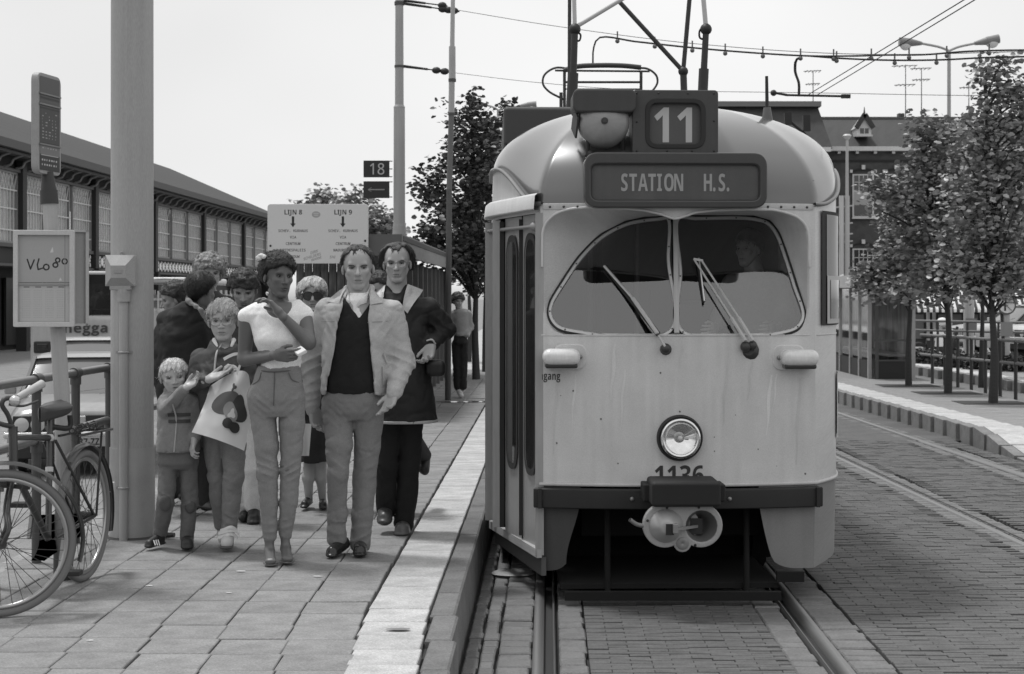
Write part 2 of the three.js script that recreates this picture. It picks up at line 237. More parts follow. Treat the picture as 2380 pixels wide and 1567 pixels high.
// --- right platform: paving, white edge slabs and kerb that runs down to the road and turns off to the right
const RH = 0.2;
const edge = s => { const d = 41.5 - s, x = d > 20.4 ? 5.95 - 0.038 * d : 5.175 + 0.02 * (20.4 - d); return [x, RH * (1 - sstep(20.6, 18.2, d)) + 0.002, d]; };
const plat2 = new THREE.Group(); plat2.name = 'platform_right'; plat2.userData.kind = 'structure'; scene.add(plat2);
{
  const N = 100, L = 23.4;
  const top = patch(1, N, (u, v) => { const [x, y, d] = edge(v * L); return u ? V(7.2, y, -d) : V(x + 0.55, y + 0.001, -d); });
  planarUV(top, 1); mesh('paving', top, concrete(0.235), plat2);
  const st = [], ks = [];
  for (let s = 0; s < L - 0.3; s += 0.6) { const [x, y, d] = edge(s + 0.3), [x2, y2, d2] = edge(s + 0.6), a = Math.atan2(x2 - x, d - d2); st.push({ x: x + 0.36 * Math.cos(a), y: y + 0.006, z: -d - 0.36 * Math.sin(a), w: 0.46, l: 0.595, h: 0.06, turn: -a, tilt: -(y2 - y) * 3.2, tone: tone() * 0.7 }); ks.push({ x: x + 0.06, y: y + 0.001, z: -d, w: 0.125, l: 0.585 + rr(0, 0.008), h: 0.3, turn: -a, tilt: -(y2 - y) * 3.2, tone: tone() * 1.3 }); }
  lay(plat2, 'white_slab', st, 0.45, slabMat, 120, 0.004); lay(plat2, 'kerb_stone', ks, 0.2, slabMat, 120, 0.006);
}
{ const g = new THREE.PlaneGeometry(150, 400).rotateX(-Math.PI / 2).translate(72, -0.012, -260); planarUV(g); struct('street', g, grey(0.2, 0.9, { map: rep(speckTex, 0.5), mean: 0.36 })); }
// third platform beyond the fence, with its own pale kerb
{
  const g3 = new THREE.Group(); g3.name = 'platform_far'; g3.userData.kind = 'structure'; scene.add(g3);
  const lane3 = patch(1, 10, (u, v) => V(lerp(7.2, 9.2, u), -0.003, -lerp(16, 60, v))); planarUV(lane3); mesh('lane', lane3, clinkMat(0.15), g3);
  const st = [], ks = []; for (let d = 24; d < 46; d += 0.75) { const x = 10.75 - 0.06 * d; st.push({ x: x + 0.25, y: 0.2, z: -d, w: 0.4, l: 0.74, h: 0.06, turn: -0.06, tone: tone() }); ks.push({ x: x - 0.02, y: 0.19, z: -d, w: 0.12, l: 0.735, h: 0.3, turn: -0.06, tone: tone() }); }
  lay(g3, 'white_slab', st, 0.5, slabMat, 60, 0.004); lay(g3, 'kerb_stone', ks, 0.22, slabMat, 60, 0.006);
  const pv = patch(1, 10, (u, v) => V(u ? 30 : 11.1 - 0.06 * lerp(16, 60, v), u ? 0.185 : 0.19, -lerp(16, 66, v))); planarUV(pv); mesh('paving', pv, concrete(0.25), g3);
}
// ---------- the tram ----------
const tram = thing('tram', 'pale streamlined tram with split windscreen and route number box, standing at the platform', 'tram', null, V(0.775, 0, -9.87));
tram.rotation.y = 0.035; tram.updateMatrixWorld(true);
const camL = tram.worldToLocal(V(0, EYE, 0));
const bow = x => 0.1 * Math.pow(Math.abs(x) / 0.8, 2.2);
function L(px, py, wf) { // point of the tram seen at (px, py), lying wf(x, y) behind the nose
  const q = tram.worldToLocal(P(px, py, 10)).sub(camL); let t = 1;
  for (let k = 0; k < 12; k++) { const p = camL.clone().addScaledVector(q, t), w = wf(p.x, p.y); t *= (camL.z + w) / (camL.z - p.z); }
  return camL.clone().addScaledVector(q, t);
}
const Ld = (px, py, d) => tram.worldToLocal(P(px, py, d));
const LB = (px, py, off = 0) => L(px, py, x => bow(x) - off);
const TL = 13.8;
const tramPaint = painted(0.60, 0.35, { clearcoat: 0.35, clearcoatRoughness: 0.25, key: 'tram' }), tramDark = painted(0.035, 0.35, { clearcoat: 0.6, clearcoatRoughness: 0.15, key: 'tramdark' });
const roofPaint = grey(0.085, 0.3, { metalness: 0.1, clearcoat: 1, clearcoatRoughness: 0.1, ior: 1.7, key: 'roof' });
// plan of the body: right and left side, [x, distance behind the nose]
const planR = [[0.82, 0.105], [0.865, 0.17], [0.925, 0.27], [1.0, 0.42], [1.065, 0.7], [1.095, 1.05], [1.1, 1.5]], planL = [[0.82, 0.105], [0.835, 0.14], [0.95, 0.56], [1.04, 0.88], [1.085, 1.08], [1.098, 1.3], [1.1, 1.6]];
const curveOf = pl => { const c = new THREE.CatmullRomCurve3(pl.map(([x, w]) => V(x, 0, w)), false, 'centripetal'); return t => { const p = c.getPointAt(clamp(t)); return [p.x, p.z]; }; };
const pr = curveOf(planR), pl = curveOf(planL);
function plan(s) { // s in -3..3: |s| < 1 nose, 1..2 corner, 2..3 side; negative is the door side
  const a = Math.abs(s), g = Math.sign(s);
  if (a <= 1) { const x = 0.82 * s; return [x, bow(x)]; }
  if (a <= 2) { const [x, w] = (s > 0 ? pr : pl)(a - 1); return [g * x, w]; }
  const w0 = s > 0 ? 1.5 : 1.6; return [g * 1.1, lerp(w0, TL, a - 2)];
}
const eave = s => { const [, w] = plan(s); return 2.35 + 0.27 * sstep(0.1, 1.0, Math.abs(s) <= 1 ? 0.1 : w); };
const at = (s, y, off = 0) => { const [x, w] = plan(s), [x2, w2] = plan(s + 0.002), [x1, w1] = plan(s - 0.002); const tx = x2 - x1, tw = w2 - w1, n = Math.hypot(tx, tw) || 1; return V(x + tw / n * off, y, -w + tx / n * off); };
const shell = [];
// nose below the windscreen
shell.push(patch(28, 10, (u, v) => at(lerp(-1, 1, u), lerp(0.69, 1.575, v))));
// right corner and side
shell.push(patch(20, 12, (u, v) => at(1 + u, lerp(0.69, eave(1 + u), v))));
shell.push(patch(30, 10, (u, v) => at(2 + u, lerp(0.3, 2.62, v))));
// left: above the door, and the side behind it
shell.push(patch(14, 4, (u, v) => { const s = -1 - u * 0.86; return at(s, lerp(2.3, eave(s), v)); }));
shell.push(patch(30, 10, (u, v) => { const s = lerp(-1.86, -3, u); return at(s, lerp(0.3, eave(s), v)); }));
shell.push(patch(8, 8, (u, v) => V(lerp(-1.1, 1.1, u), lerp(0.3, 2.62, v), -TL)));
// nose around the windscreen: from its straight border to the lip of the hood
const toD = a => a.map(([x, y]) => [1229.1 + x * 0.299, 452.8 + y * 0.299]);
const lip = toD([[105, 330], [110, 260], [150, 190], [240, 130], [350, 105], [520, 97], [750, 105], [900, 120], [1030, 150], [1110, 180], [1145, 186], [1200, 170], [1300, 135], [1450, 120], [1700, 112], [1900, 118], [2030, 145], [2120, 195], [2165, 260], [2178, 350], [2182, 620], [2182, 850], [2165, 980], [2100, 1060], [2010, 1092], [1150, 1096], [290, 1092], [190, 1060], [125, 980], [104, 850], [103, 600]]);
const glassOut = toD([[140, 900], [160, 820], [250, 670], [380, 480], [550, 310], [750, 205], [900, 172], [1130, 160], [1300, 158], [1750, 162], [1880, 200], [1950, 290], [2020, 480], [2090, 700], [2160, 920], [2140, 1010], [2050, 1077], [1150, 1080], [300, 1077], [200, 1040], [150, 970]]);
const CEN = [1572, 640];
function polar(poly, angs) {
  return angs.map(a => { const dx = Math.cos(a), dy = Math.sin(a); let best = 0;
    for (let i = 0; i < poly.length; i++) { const [x1, y1] = poly[i], [x2, y2] = poly[(i + 1) % poly.length], ex = x2 - x1, ey = y2 - y1, den = dx * ey - dy * ex; if (Math.abs(den) < 1e-9) continue; const t = ((x1 - CEN[0]) * ey - (y1 - CEN[1]) * ex) / den, u = ((x1 - CEN[0]) * dy - (y1 - CEN[1]) * dx) / den; if (t > 0 && u >= -1e-6 && u <= 1 + 1e-6) best = Math.max(best, t); }
    return [CEN[0] + dx * best, CEN[1] + dy * best]; });
}
const corner = [LB(0, 0)].length && [[-0.82, 1.575], [0.82, 1.575], [0.82, 2.35], [-0.82, 2.35]].map(([x, y]) => { const p = tram.localToWorld(V(x, y, -bow(x))); return [PX + p.x * FOC / -p.z, PY - (p.y - EYE) * FOC / -p.z]; });
const angs = []; for (let i = 0; i < 200; i++) angs.push(i / 200 * 2 * Math.PI - Math.PI);
for (const c of corner) angs.push(Math.atan2(c[1] - CEN[1], c[0] - CEN[0])); angs.sort((a, b) => a - b); angs.push(angs[0] + 2 * Math.PI);
const RAKE = Math.tan(28.5 * Math.PI / 180), gw = (x, y) => 0.05 * Math.abs(x) + 0.03 + RAKE * Math.max(0, y - 1.58);
const lipP = polar(lip, angs).map(([x, y]) => LB(x, y)), lipIn = polar(lip, angs).map(([x, y]) => { const k = 0.985; return LB(CEN[0] + (x - CEN[0]) * k, CEN[1] + (y - CEN[1]) * k, -0.015); }), glP = polar(glassOut, angs).map(([x, y]) => L(x, y, gw)), rcP = polar(corner, angs).map(([x, y]) => LB(x, y));
const loft = (a, b, n, f = (p, q, v) => p.clone().lerp(q, v)) => patch(a.length - 1, n, (u, v) => { const i = Math.round(u * (a.length - 1)); return f(a[i], b[i], v); });
shell.push(loft(rcP, lipP, 4, (p, q, v) => { const r = p.clone().lerp(q, v); r.z = -bow(r.x); return r; }));
mesh('body', shell, tramPaint, tram);
mesh('windscreen_recess', [loft(lipP, lipIn, 1), loft(lipIn, glP, 5)], tramPaint, tram);
{ const rim = lipP.filter((p, i) => p.y > 1.95 && i % 2 === 0).sort((a, b) => a.x - b.x).map(p => p.clone().add(V(0, 0, 0.004))); mesh('hood_edge', tube(rim, 0.009, 160, 6), painted(0.6, 0.3), tram); }
// two panes in riveted metal frames, with a post between
{
  const mid = y => lerp(1130, 1153, (y - 170) / 900);
  const paneL = toD([[150, 905], [168, 830], [258, 680], [388, 490], [556, 322], [752, 218], [900, 186], [1000, 176], [1092, 172], [1100, 500], [1112, 1066], [305, 1066], [212, 1030], [162, 965]]);
  const paneR = toD([[1152, 172], [1300, 170], [1745, 174], [1868, 212], [1938, 300], [2008, 486], [2078, 705], [2148, 925], [2128, 1002], [2045, 1066], [1180, 1068], [1165, 600]]);
  for (const [pane, side] of [[paneL, -1], [paneR, 1]]) {
    let cx = 0, cy = 0; for (const [x, y] of pane) { cx += x / pane.length; cy += y / pane.length; }
    const c = new THREE.CatmullRomCurve3(pane.map(([x, y]) => V(x, y, 0)), true, 'centripetal'), pts = c.getSpacedPoints(120).slice(0, 120).map(p => [p.x, p.y]);
    const inset = (k) => pts.map(([x, y], i) => { const [ax, ay] = pts[(i + 119) % 120], [bx, by] = pts[(i + 1) % 120]; let nx = -(by - ay), ny = bx - ax; const n = Math.hypot(nx, ny); nx /= n; ny /= n; if (nx * (cx - x) + ny * (cy - y) < 0) { nx = -nx; ny = -ny; } return [x + nx * k, y + ny * k]; });
    const lay3 = (p, off) => { const q = p.map(([x, y]) => L(x, y, (a, b) => gw(a, b) - off)); q.push(q[0].clone()); return q; };
    const outer = lay3(pts, 0.002), r1 = lay3(inset(1.5), 0.016), r2 = lay3(inset(7), 0.016), r3 = lay3(inset(8.5), 0.0);
    const f = mesh('windscreen_frame', [loft(outer, r1, 1), loft(r1, r2, 1), loft(r2, r3, 1)], grey(0.5, 0.4, { metalness: 0.3 }), tram);
    const sc = new THREE.SphereGeometry(0.005, 8, 6), ps = inset(4); for (let i = 0; i < 120; i += 8) { const p = L(...ps[i], (a, b) => gw(a, b) - 0.017); mesh('screw', sc, M.iron, f).position.copy(p); }
    mesh('rubber_seal', tube(lay3(inset(-2), 0.0).filter((p, i) => i % 2 === 0 && i < 120), 0.007, 160, 6, true), M.rubber, f);
    const sh = new THREE.Shape(lay3(inset(6), 0).slice(0, 120).map(p => new THREE.Vector2(p.x, p.y))); const g = new THREE.ShapeGeometry(sh, 1), pp = g.attributes.position;
    // flat raked pane, 5 mm thick in appearance only through its frame
    for (let i = 0; i < pp.count; i++) pp.setZ(i, -gw(pp.getX(i), pp.getY(i)) - 0.002); g.computeVertexNormals();
    mesh('windscreen', g, new THREE.MeshPhysicalMaterial({ color: 0xffffff, transmission: 1, thickness: 0, roughness: 0.02, ior: 2.333, clearcoat: 1, clearcoatRoughness: 0.02 }), tram);
  }
  mesh('windscreen_post', bar(L(1570, 505, (a, b) => gw(a, b) - 0.02), L(1573, 776, (a, b) => gw(a, b) - 0.022), 0.03, 0.03), painted(0.4), tram);
}
// riveted band over the hood
{ const b = mesh('rivet_band', patch(40, 3, (u, v) => { const k = Math.round(v * 3); return at(lerp(-0.98, 0.98, u), [2.318, 2.32, 2.352, 2.356][k], [0.001, 0.006, 0.006, 0.001][k]); }), painted(0.52, 0.35, { clearcoat: 0.3 }), tram); const g = new THREE.SphereGeometry(0.0075, 8, 6); for (let i = 0; i < 20; i++) mesh('rivet', g, M.iron, b).position.copy(at(-0.93 + i * 0.098, 2.335, 0.008)); }
mesh('seam_moulding', patch(40, 3, (u, v) => { const k = Math.round(v * 3); return at(lerp(-1, 2.2, u), [0.683, 0.686, 0.7, 0.704][k], [0.001, 0.012, 0.012, 0.001][k]); }), painted(0.5), tram);
mesh('seam_moulding', patch(40, 3, (u, v) => { const k = Math.round(v * 3); return at(lerp(-1, 2.1, u), [1.57, 1.572, 1.578, 1.58][k], [0.001, 0.004, 0.004, 0.001][k]); }), painted(0.56), tram);
// roof dome
const roofAt = (s, f) => { const [x, w] = plan(s), e = eave(s), wc = 1.5, a = f * Math.PI / 2; return V(x * Math.cos(a), e + (3.08 - e) * Math.sin(a), -(w < wc ? w + (wc - w) * (1 - Math.cos(a)) : w)); };
mesh('roof', [patch(150, 24, (u, v) => roofAt(u < 0.1 ? lerp(-3, -2, u / 0.1) : u > 0.9 ? lerp(2, 3, (u - 0.9) / 0.1) : lerp(-2, 2, (u - 0.1) / 0.8), v)), patch(24, 1, (u, v) => { const a = (1 - 2 * u) * Math.PI / 2; return V(1.1 * Math.sin(a), v ? 2.62 : 2.62 + 0.46 * Math.cos(a), -TL); })], roofPaint, tram);
for (const g of [-1, 1]) mesh('gutter', patch(30, 4, (u, v) => { const s = g * lerp(0.99, 2.05, u), k = Math.round(v * 4), e = eave(s) + 0.004; return at(s, e + [0.006, 0.012, 0.0, -0.012, -0.014][k], [0.0, 0.02, 0.026, 0.02, 0.0][k]); }), painted(0.2, 0.4), tram);
// dark apron of the destination sign, sign glass and lettering
{
  const fz = 0.06, c = L(1571, 419, () => -fz), s = 0.00253;
  const fr = rrect(418 * s, 122 * s, 0.075, 0, 0); fr.holes.push(rrect(398 * s, 90 * s, 0.055, -0.002, -0.012));
  const g = extrude(fr, 0.42, 0.008).translate(c.x, c.y, -0.42 + fz); mesh('destination_box', g, tramDark, tram);
  const rub = rrect(402 * s, 94 * s, 0.058, 0, 0); rub.holes.push(rrect(390 * s, 83 * s, 0.045, 0, 0)); mesh('rubber_seal', extrude(rub, 0.012, 0.003).translate(c.x - 0.002, c.y - 0.012, fz - 0.012), M.rubber, tram);
  const bl = mesh('destination_blind', extrude(rrect(396 * s, 88 * s, 0.05, 0, 0), 0.004).translate(c.x - 0.002, c.y - 0.012, fz - 0.02), painted(0.085, 0.5), tram);
  mesh('lettering', spaced('STATION  H.S.', 0.102, 0.002, font, 0.62, 0.024).translate(c.x - 0.002, c.y - 0.012, fz - 0.0155), grey(0.36, 0.6), bl);
  mesh('sign_glass', new THREE.PlaneGeometry(392 * s, 84 * s).translate(c.x - 0.002, c.y - 0.012, fz - 0.008), M.glass, tram);
}
// number box
{
  const w = 0.115, a = L(1472, 357, () => w), b = L(1667, 212, () => w), cx = (a.x + b.x) / 2, cy = (a.y + b.y) / 2, W = b.x - a.x, H = b.y - a.y, k = W / 195;
  const nb = rrect(W, H, 0.02); nb.holes.push(rrect(134 * k, 110 * k, 0.07, -0.5 * k, -3 * k));
  const box1 = mesh('number_box', extrude(nb, 0.6, 0.006).translate(cx, cy, -w - 0.6), painted(0.055, 0.5), tram);
  const rb = rrect(137 * k, 113 * k, 0.072, 0, 0); rb.holes.push(rrect(122 * k, 98 * k, 0.055, 0, 0)); mesh('rubber_seal', extrude(rb, 0.012, 0.004).translate(cx, cy - 3 * k, -w - 0.004), M.rubber, box1);
  const bl = mesh('number_blind', extrude(rrect(128 * k, 104 * k, 0.05), 0.004).translate(cx, cy - 3 * k, -w - 0.03), painted(0.085, 0.5), tram);
  mesh('lettering', letters('11', 0.21, 0.002, font, 0.86).translate(cx - 4 * k, cy - 5 * k, -w - 0.0255), grey(0.5, 0.6), bl);
  const sg = new THREE.SphereGeometry(0.006, 8, 6); for (const [x, y] of [[-0.46, 0.46], [-0.2, 0.46], [0.15, 0.46], [0.46, 0.46], [-0.46, 0], [0.46, 0.02], [-0.46, -0.46], [-0.1, -0.46], [0.2, -0.46], [0.46, -0.46]]) mesh('screw', sg, M.black, box1).position.set(cx + x * W, cy + y * H, -w + 0.006);
}
// bell with its rain hood
{
  const c = Ld(1404, 283, 9.96), r = 0.152;
  const bp = []; for (const [q, z] of [[0, 0.055], [0.03, 0.054], [0.08, 0.047], [0.12, 0.03], [0.142, 0.01], [0.152, -0.02], [0.155, -0.07], [0.146, -0.072], [0.14, -0.02]]) bp.push(new THREE.Vector2(q, z));
  mesh('bell', new THREE.LatheGeometry(bp, 40).rotateX(Math.PI / 2).translate(c.x, c.y, c.z), painted(0.3, 0.45, { metalness: 0.4 }), tram);
  mesh('bell_boss', [cyl(c.clone().add(V(0, 0, 0.05)), c.clone().add(V(0, 0, 0.062)), 0.022, 0.02, 20), cyl(c.clone().add(V(0, 0, 0.06)), c.clone().add(V(0, 0, 0.07)), 0.012, 0.012, 6)], M.iron, tram);
  const a = Ld(1335, 258, 9.93), b = Ld(1474, 212, 9.93), W = b.x - a.x, H = b.y - a.y;
  mesh('bell_hood', [extrude(rrect(W, H, 0.03), 0.3, 0.01).translate((a.x + b.x) / 2, (a.y + b.y) / 2, a.z - 0.27), bar(Ld(1340, 262, 9.98), Ld(1334, 310, 10.05), 0.012, 0.13)], painted(0.05, 0.55), tram);
  mesh('bell_bracket', [cyl(Ld(1366, 318, 9.97), Ld(1366, 356, 10.02), 0.012), cyl(Ld(1446, 318, 10.0), Ld(1448, 352, 10.05), 0.014), cyl(Ld(1366, 354, 10.02), Ld(1372, 360, 10.02), 0.03, 0.03), cyl(c, c.clone().add(V(0, 0, -0.3)), 0.02)], M.iron, tram);
}
// headlight
{
  const c = LB(1580, 1018, 0); c.z = -bow(c.x);
  const ring = (a, b, z0, z1) => { const p = [[a, z0], [(a * 2 + b) / 3, z1], [(a + 2 * b) / 3, z1], [b, z0]].map(([x, y]) => new THREE.Vector2(x, y)); return new THREE.LatheGeometry(p, 48).rotateX(Math.PI / 2).translate(c.x, c.y, c.z); };
  const h = mesh('headlight', ring(0.138, 0.114, -0.01, 0.045), M.rubber, tram);
  mesh('rim', new THREE.TorusGeometry(0.106, 0.013, 12, 48).translate(c.x, c.y, c.z + 0.048), grey(0.8, 0.1, { metalness: 1, key: 'rimchrome' }), h);
  mesh('reflector', new THREE.LatheGeometry([[0.0, 0.006], [0.04, 0.014], [0.08, 0.034], [0.098, 0.055]].map(p => new THREE.Vector2(...p)), 40).rotateX(Math.PI / 2).translate(c.x, c.y, c.z), grey(0.85, 0.06, { metalness: 1, key: 'refl' }), h);
  mesh('bulb', ball(c.clone().add(V(0, 0.0, 0.03)), 0.016), grey(0.6, 0.3), h);
  const lens = new THREE.SphereGeometry(0.2, 40, 12, 0, Math.PI * 2, 0, Math.asin(0.098 / 0.2)).rotateX(Math.PI / 2).translate(c.x, c.y, c.z + 0.052 - 0.2 * Math.cos(Math.asin(0.098 / 0.2)));
  const ridged = lens.attributes.position; for (let i = 0; i < ridged.count; i++) ridged.setZ(i, ridged.getZ(i) + 0.0006 * Math.sin(ridged.getX(i) * 300)); lens.computeVertexNormals();
  mesh('lens', lens, M.glass, h);
}
// side indicator pods
for (const [x, y, g] of [[1325, 829, -1], [1832, 831, 1]]) {
  const c = LB(x, y), q = 0.00253, gx = g < 0 ? -0.13 : 0.13;
  const base = mesh('indicator_lamp', extrude(rrect(72 * q, 54 * q, 0.055), 0.03, 0.008).translate(c.x, c.y, c.z - 0.015), tramPaint, tram);
  const b = new RoundedBoxGeometry(0.22, 0.098, 0.17, 4, 0.045).translate(c.x + g * 0.055, c.y + 0.0, c.z + 0.05); mesh('lamp_cover', b, painted(0.72, 0.3, { clearcoat: 0.5 }), base);
  mesh('lens', box(c.x + g * 0.055, c.y - 0.05, c.z + 0.045, 0.19, 0.03, 0.14, 0.012), grey(0.04, 0.25), base);
  mesh('screw', ball(c.clone().add(V(-g * 0.06, 0, 0.03)), 0.013), M.dullsteel, base);
}
// wipers
{
  const on = (x, y, o) => L(x, y, (a, b) => Math.min(gw(a, b), b < 1.59 ? bow(a) : 9) - o);
  const g = mesh('wiper', [cyl(on(1546, 806, 0.05), on(1525, 770, 0.06), 0.008), bar(on(1528, 775, 0.062), on(1470, 692, 0.05), 0.022, 0.012), bar(on(1472, 695, 0.05), on(1404, 618, 0.035), 0.013, 0.01)] , painted(0.5, 0.35), tram);
  mesh('pivot', [ball(on(1547, 810, 0.03), 0.03), cyl(on(1547, 812, -0.01), on(1547, 812, 0.02), 0.04, 0.025)], M.iron, g);
  mesh('blade', bar(on(1531, 778, 0.03), on(1407, 620, 0.012), 0.008, 0.03), M.rubber, g);
  const h = mesh('wiper', [bar(on(1733, 792, 0.06), on(1700, 738, 0.06), 0.02, 0.012), bar(on(1701, 740, 0.06), on(1613, 602, 0.05), 0.009, 0.009), bar(on(1750, 792, 0.06), on(1717, 738, 0.06), 0.02, 0.012), bar(on(1718, 740, 0.06), on(1630, 604, 0.05), 0.009, 0.009), bar(on(1612, 602, 0.05), on(1634, 606, 0.05), 0.02, 0.014)], painted(0.5, 0.35), tram);
  mesh('pivot', [ball(on(1733, 806, 0.03), 0.032), ball(on(1749, 803, 0.03), 0.028), cyl(on(1741, 815, -0.01), on(1741, 815, 0.02), 0.06, 0.03)], M.iron, h);
  mesh('blade', [bar(on(1622, 603, 0.03), on(1636, 702, 0.012), 0.012, 0.03)], M.rubber, h); mesh('blade_holder', bar(on(1624, 600, 0.045), on(1637, 700, 0.035), 0.008, 0.012), M.steel, h);
}
// bumper
{
  const b = mesh('bumper', patch(40, 5, (u, v) => { const k = Math.round(v * 5), s = lerp(-1.0, 1.0, u) * 1.005; const p = at(clamp(s, -1, 1), [0.555, 0.557, 0.565, 0.665, 0.672, 0.674][k], [0.0, 0.05, 0.056, 0.056, 0.05, 0.0][k]); p.x *= 1.005; return p; }), painted(0.022, 0.7), tram);
  mesh('end_cap', [box(-0.825, 0.615, -0.08, 0.02, 0.118, 0.1), box(0.825, 0.615, -0.08, 0.02, 0.118, 0.1)], painted(0.022, 0.7), b);
  for (const px of [1469, 1696]) mesh('bolt', ball(LB(px, 1160, 0.058), 0.013), M.dullsteel, b);
  for (const px of [1262, 1893]) mesh('slot', box(...LB(px, 1157, 0.056).toArray(), 0.012, 0.03, 0.006), M.black, b);
}
// skirts
{
  const inL = y => lerp(-0.666, -0.585, sstep(0.18, 0.62, y)), inR = y => lerp(0.572, 0.47, Math.pow(clamp((y - 0.18) / 0.4), 0.7));
  const yb = (u, lo) => lo; const round = (v, u) => v;
  const skirtMat = painted(0.075, 0.7), dirty = painted(0.24, 0.7);
  mesh('skirt', patch(8, 12, (u, v) => { const y = lerp(0.17, 0.7, v), x = lerp(-0.82, inL(y), u); return V(x, y + 0.045 * Math.pow(u, 4) * (1 - v), -bow(x) - 0.003 - 0.06 * (1 - v)); }), skirtMat, tram, 'dull dark skirt on the door side');
  mesh('skirt', [patch(8, 12, (u, v) => { const y = lerp(0.18, 0.7, v), x = lerp(inR(y), 0.82, u); return V(x, y + 0.045 * Math.pow(1 - u, 4) * (1 - v), -bow(x) - 0.003 - 0.04 * (1 - v)); }), patch(16, 6, (u, v) => { const s = 1 + u; const p = at(s, lerp(0.18 + 0.12 * u, 0.69, v), -0.003); p.z -= 0.04 * (1 - v); return p; })], dirty, tram, 'dusty pale skirt on the far side');
}
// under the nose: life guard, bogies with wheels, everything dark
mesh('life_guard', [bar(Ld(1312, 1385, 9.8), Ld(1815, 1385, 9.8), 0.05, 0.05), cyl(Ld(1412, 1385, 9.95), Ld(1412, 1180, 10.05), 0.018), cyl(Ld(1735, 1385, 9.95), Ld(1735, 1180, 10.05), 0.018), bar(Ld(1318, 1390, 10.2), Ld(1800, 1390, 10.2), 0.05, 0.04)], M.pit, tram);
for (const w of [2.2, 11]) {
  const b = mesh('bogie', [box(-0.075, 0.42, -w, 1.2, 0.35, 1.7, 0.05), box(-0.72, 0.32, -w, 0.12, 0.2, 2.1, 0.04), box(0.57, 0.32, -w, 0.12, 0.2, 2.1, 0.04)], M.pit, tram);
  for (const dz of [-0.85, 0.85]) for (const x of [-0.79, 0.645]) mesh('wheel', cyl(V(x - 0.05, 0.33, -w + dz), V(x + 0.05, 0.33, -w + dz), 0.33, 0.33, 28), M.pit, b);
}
mesh('light_block_plates', [box(-0.05, 0.085, -0.75, 1.3, 0.03, 1.3), box(-0.05, 0.25, -1.2, 1.4, 0.36, 0.06)], M.pit, tram);  // plates added to block light and hide the lit paving under the nose
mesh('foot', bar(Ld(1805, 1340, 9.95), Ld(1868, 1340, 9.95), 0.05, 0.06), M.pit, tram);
mesh('underframe_light_plates', [box(0, 0.7, -7.6, 2.1, 0.1, 12.2), box(0, 0.7, -0.8, 1.5, 0.1, 1.3), box(0, 0.5, -0.55, 1.1, 0.35, 0.08), box(0, 0.37, -1.3, 1.5, 0.6, 0.06), box(-0.93, 0.33, -7.6, 0.3, 0.4, 12), box(0.93, 0.33, -7.6, 0.3, 0.4, 12), box(0, 0.35, -3.6, 2.0, 0.5, 0.1)], M.pit, tram);  // underframe, with dark boxes added to close off light from the sides
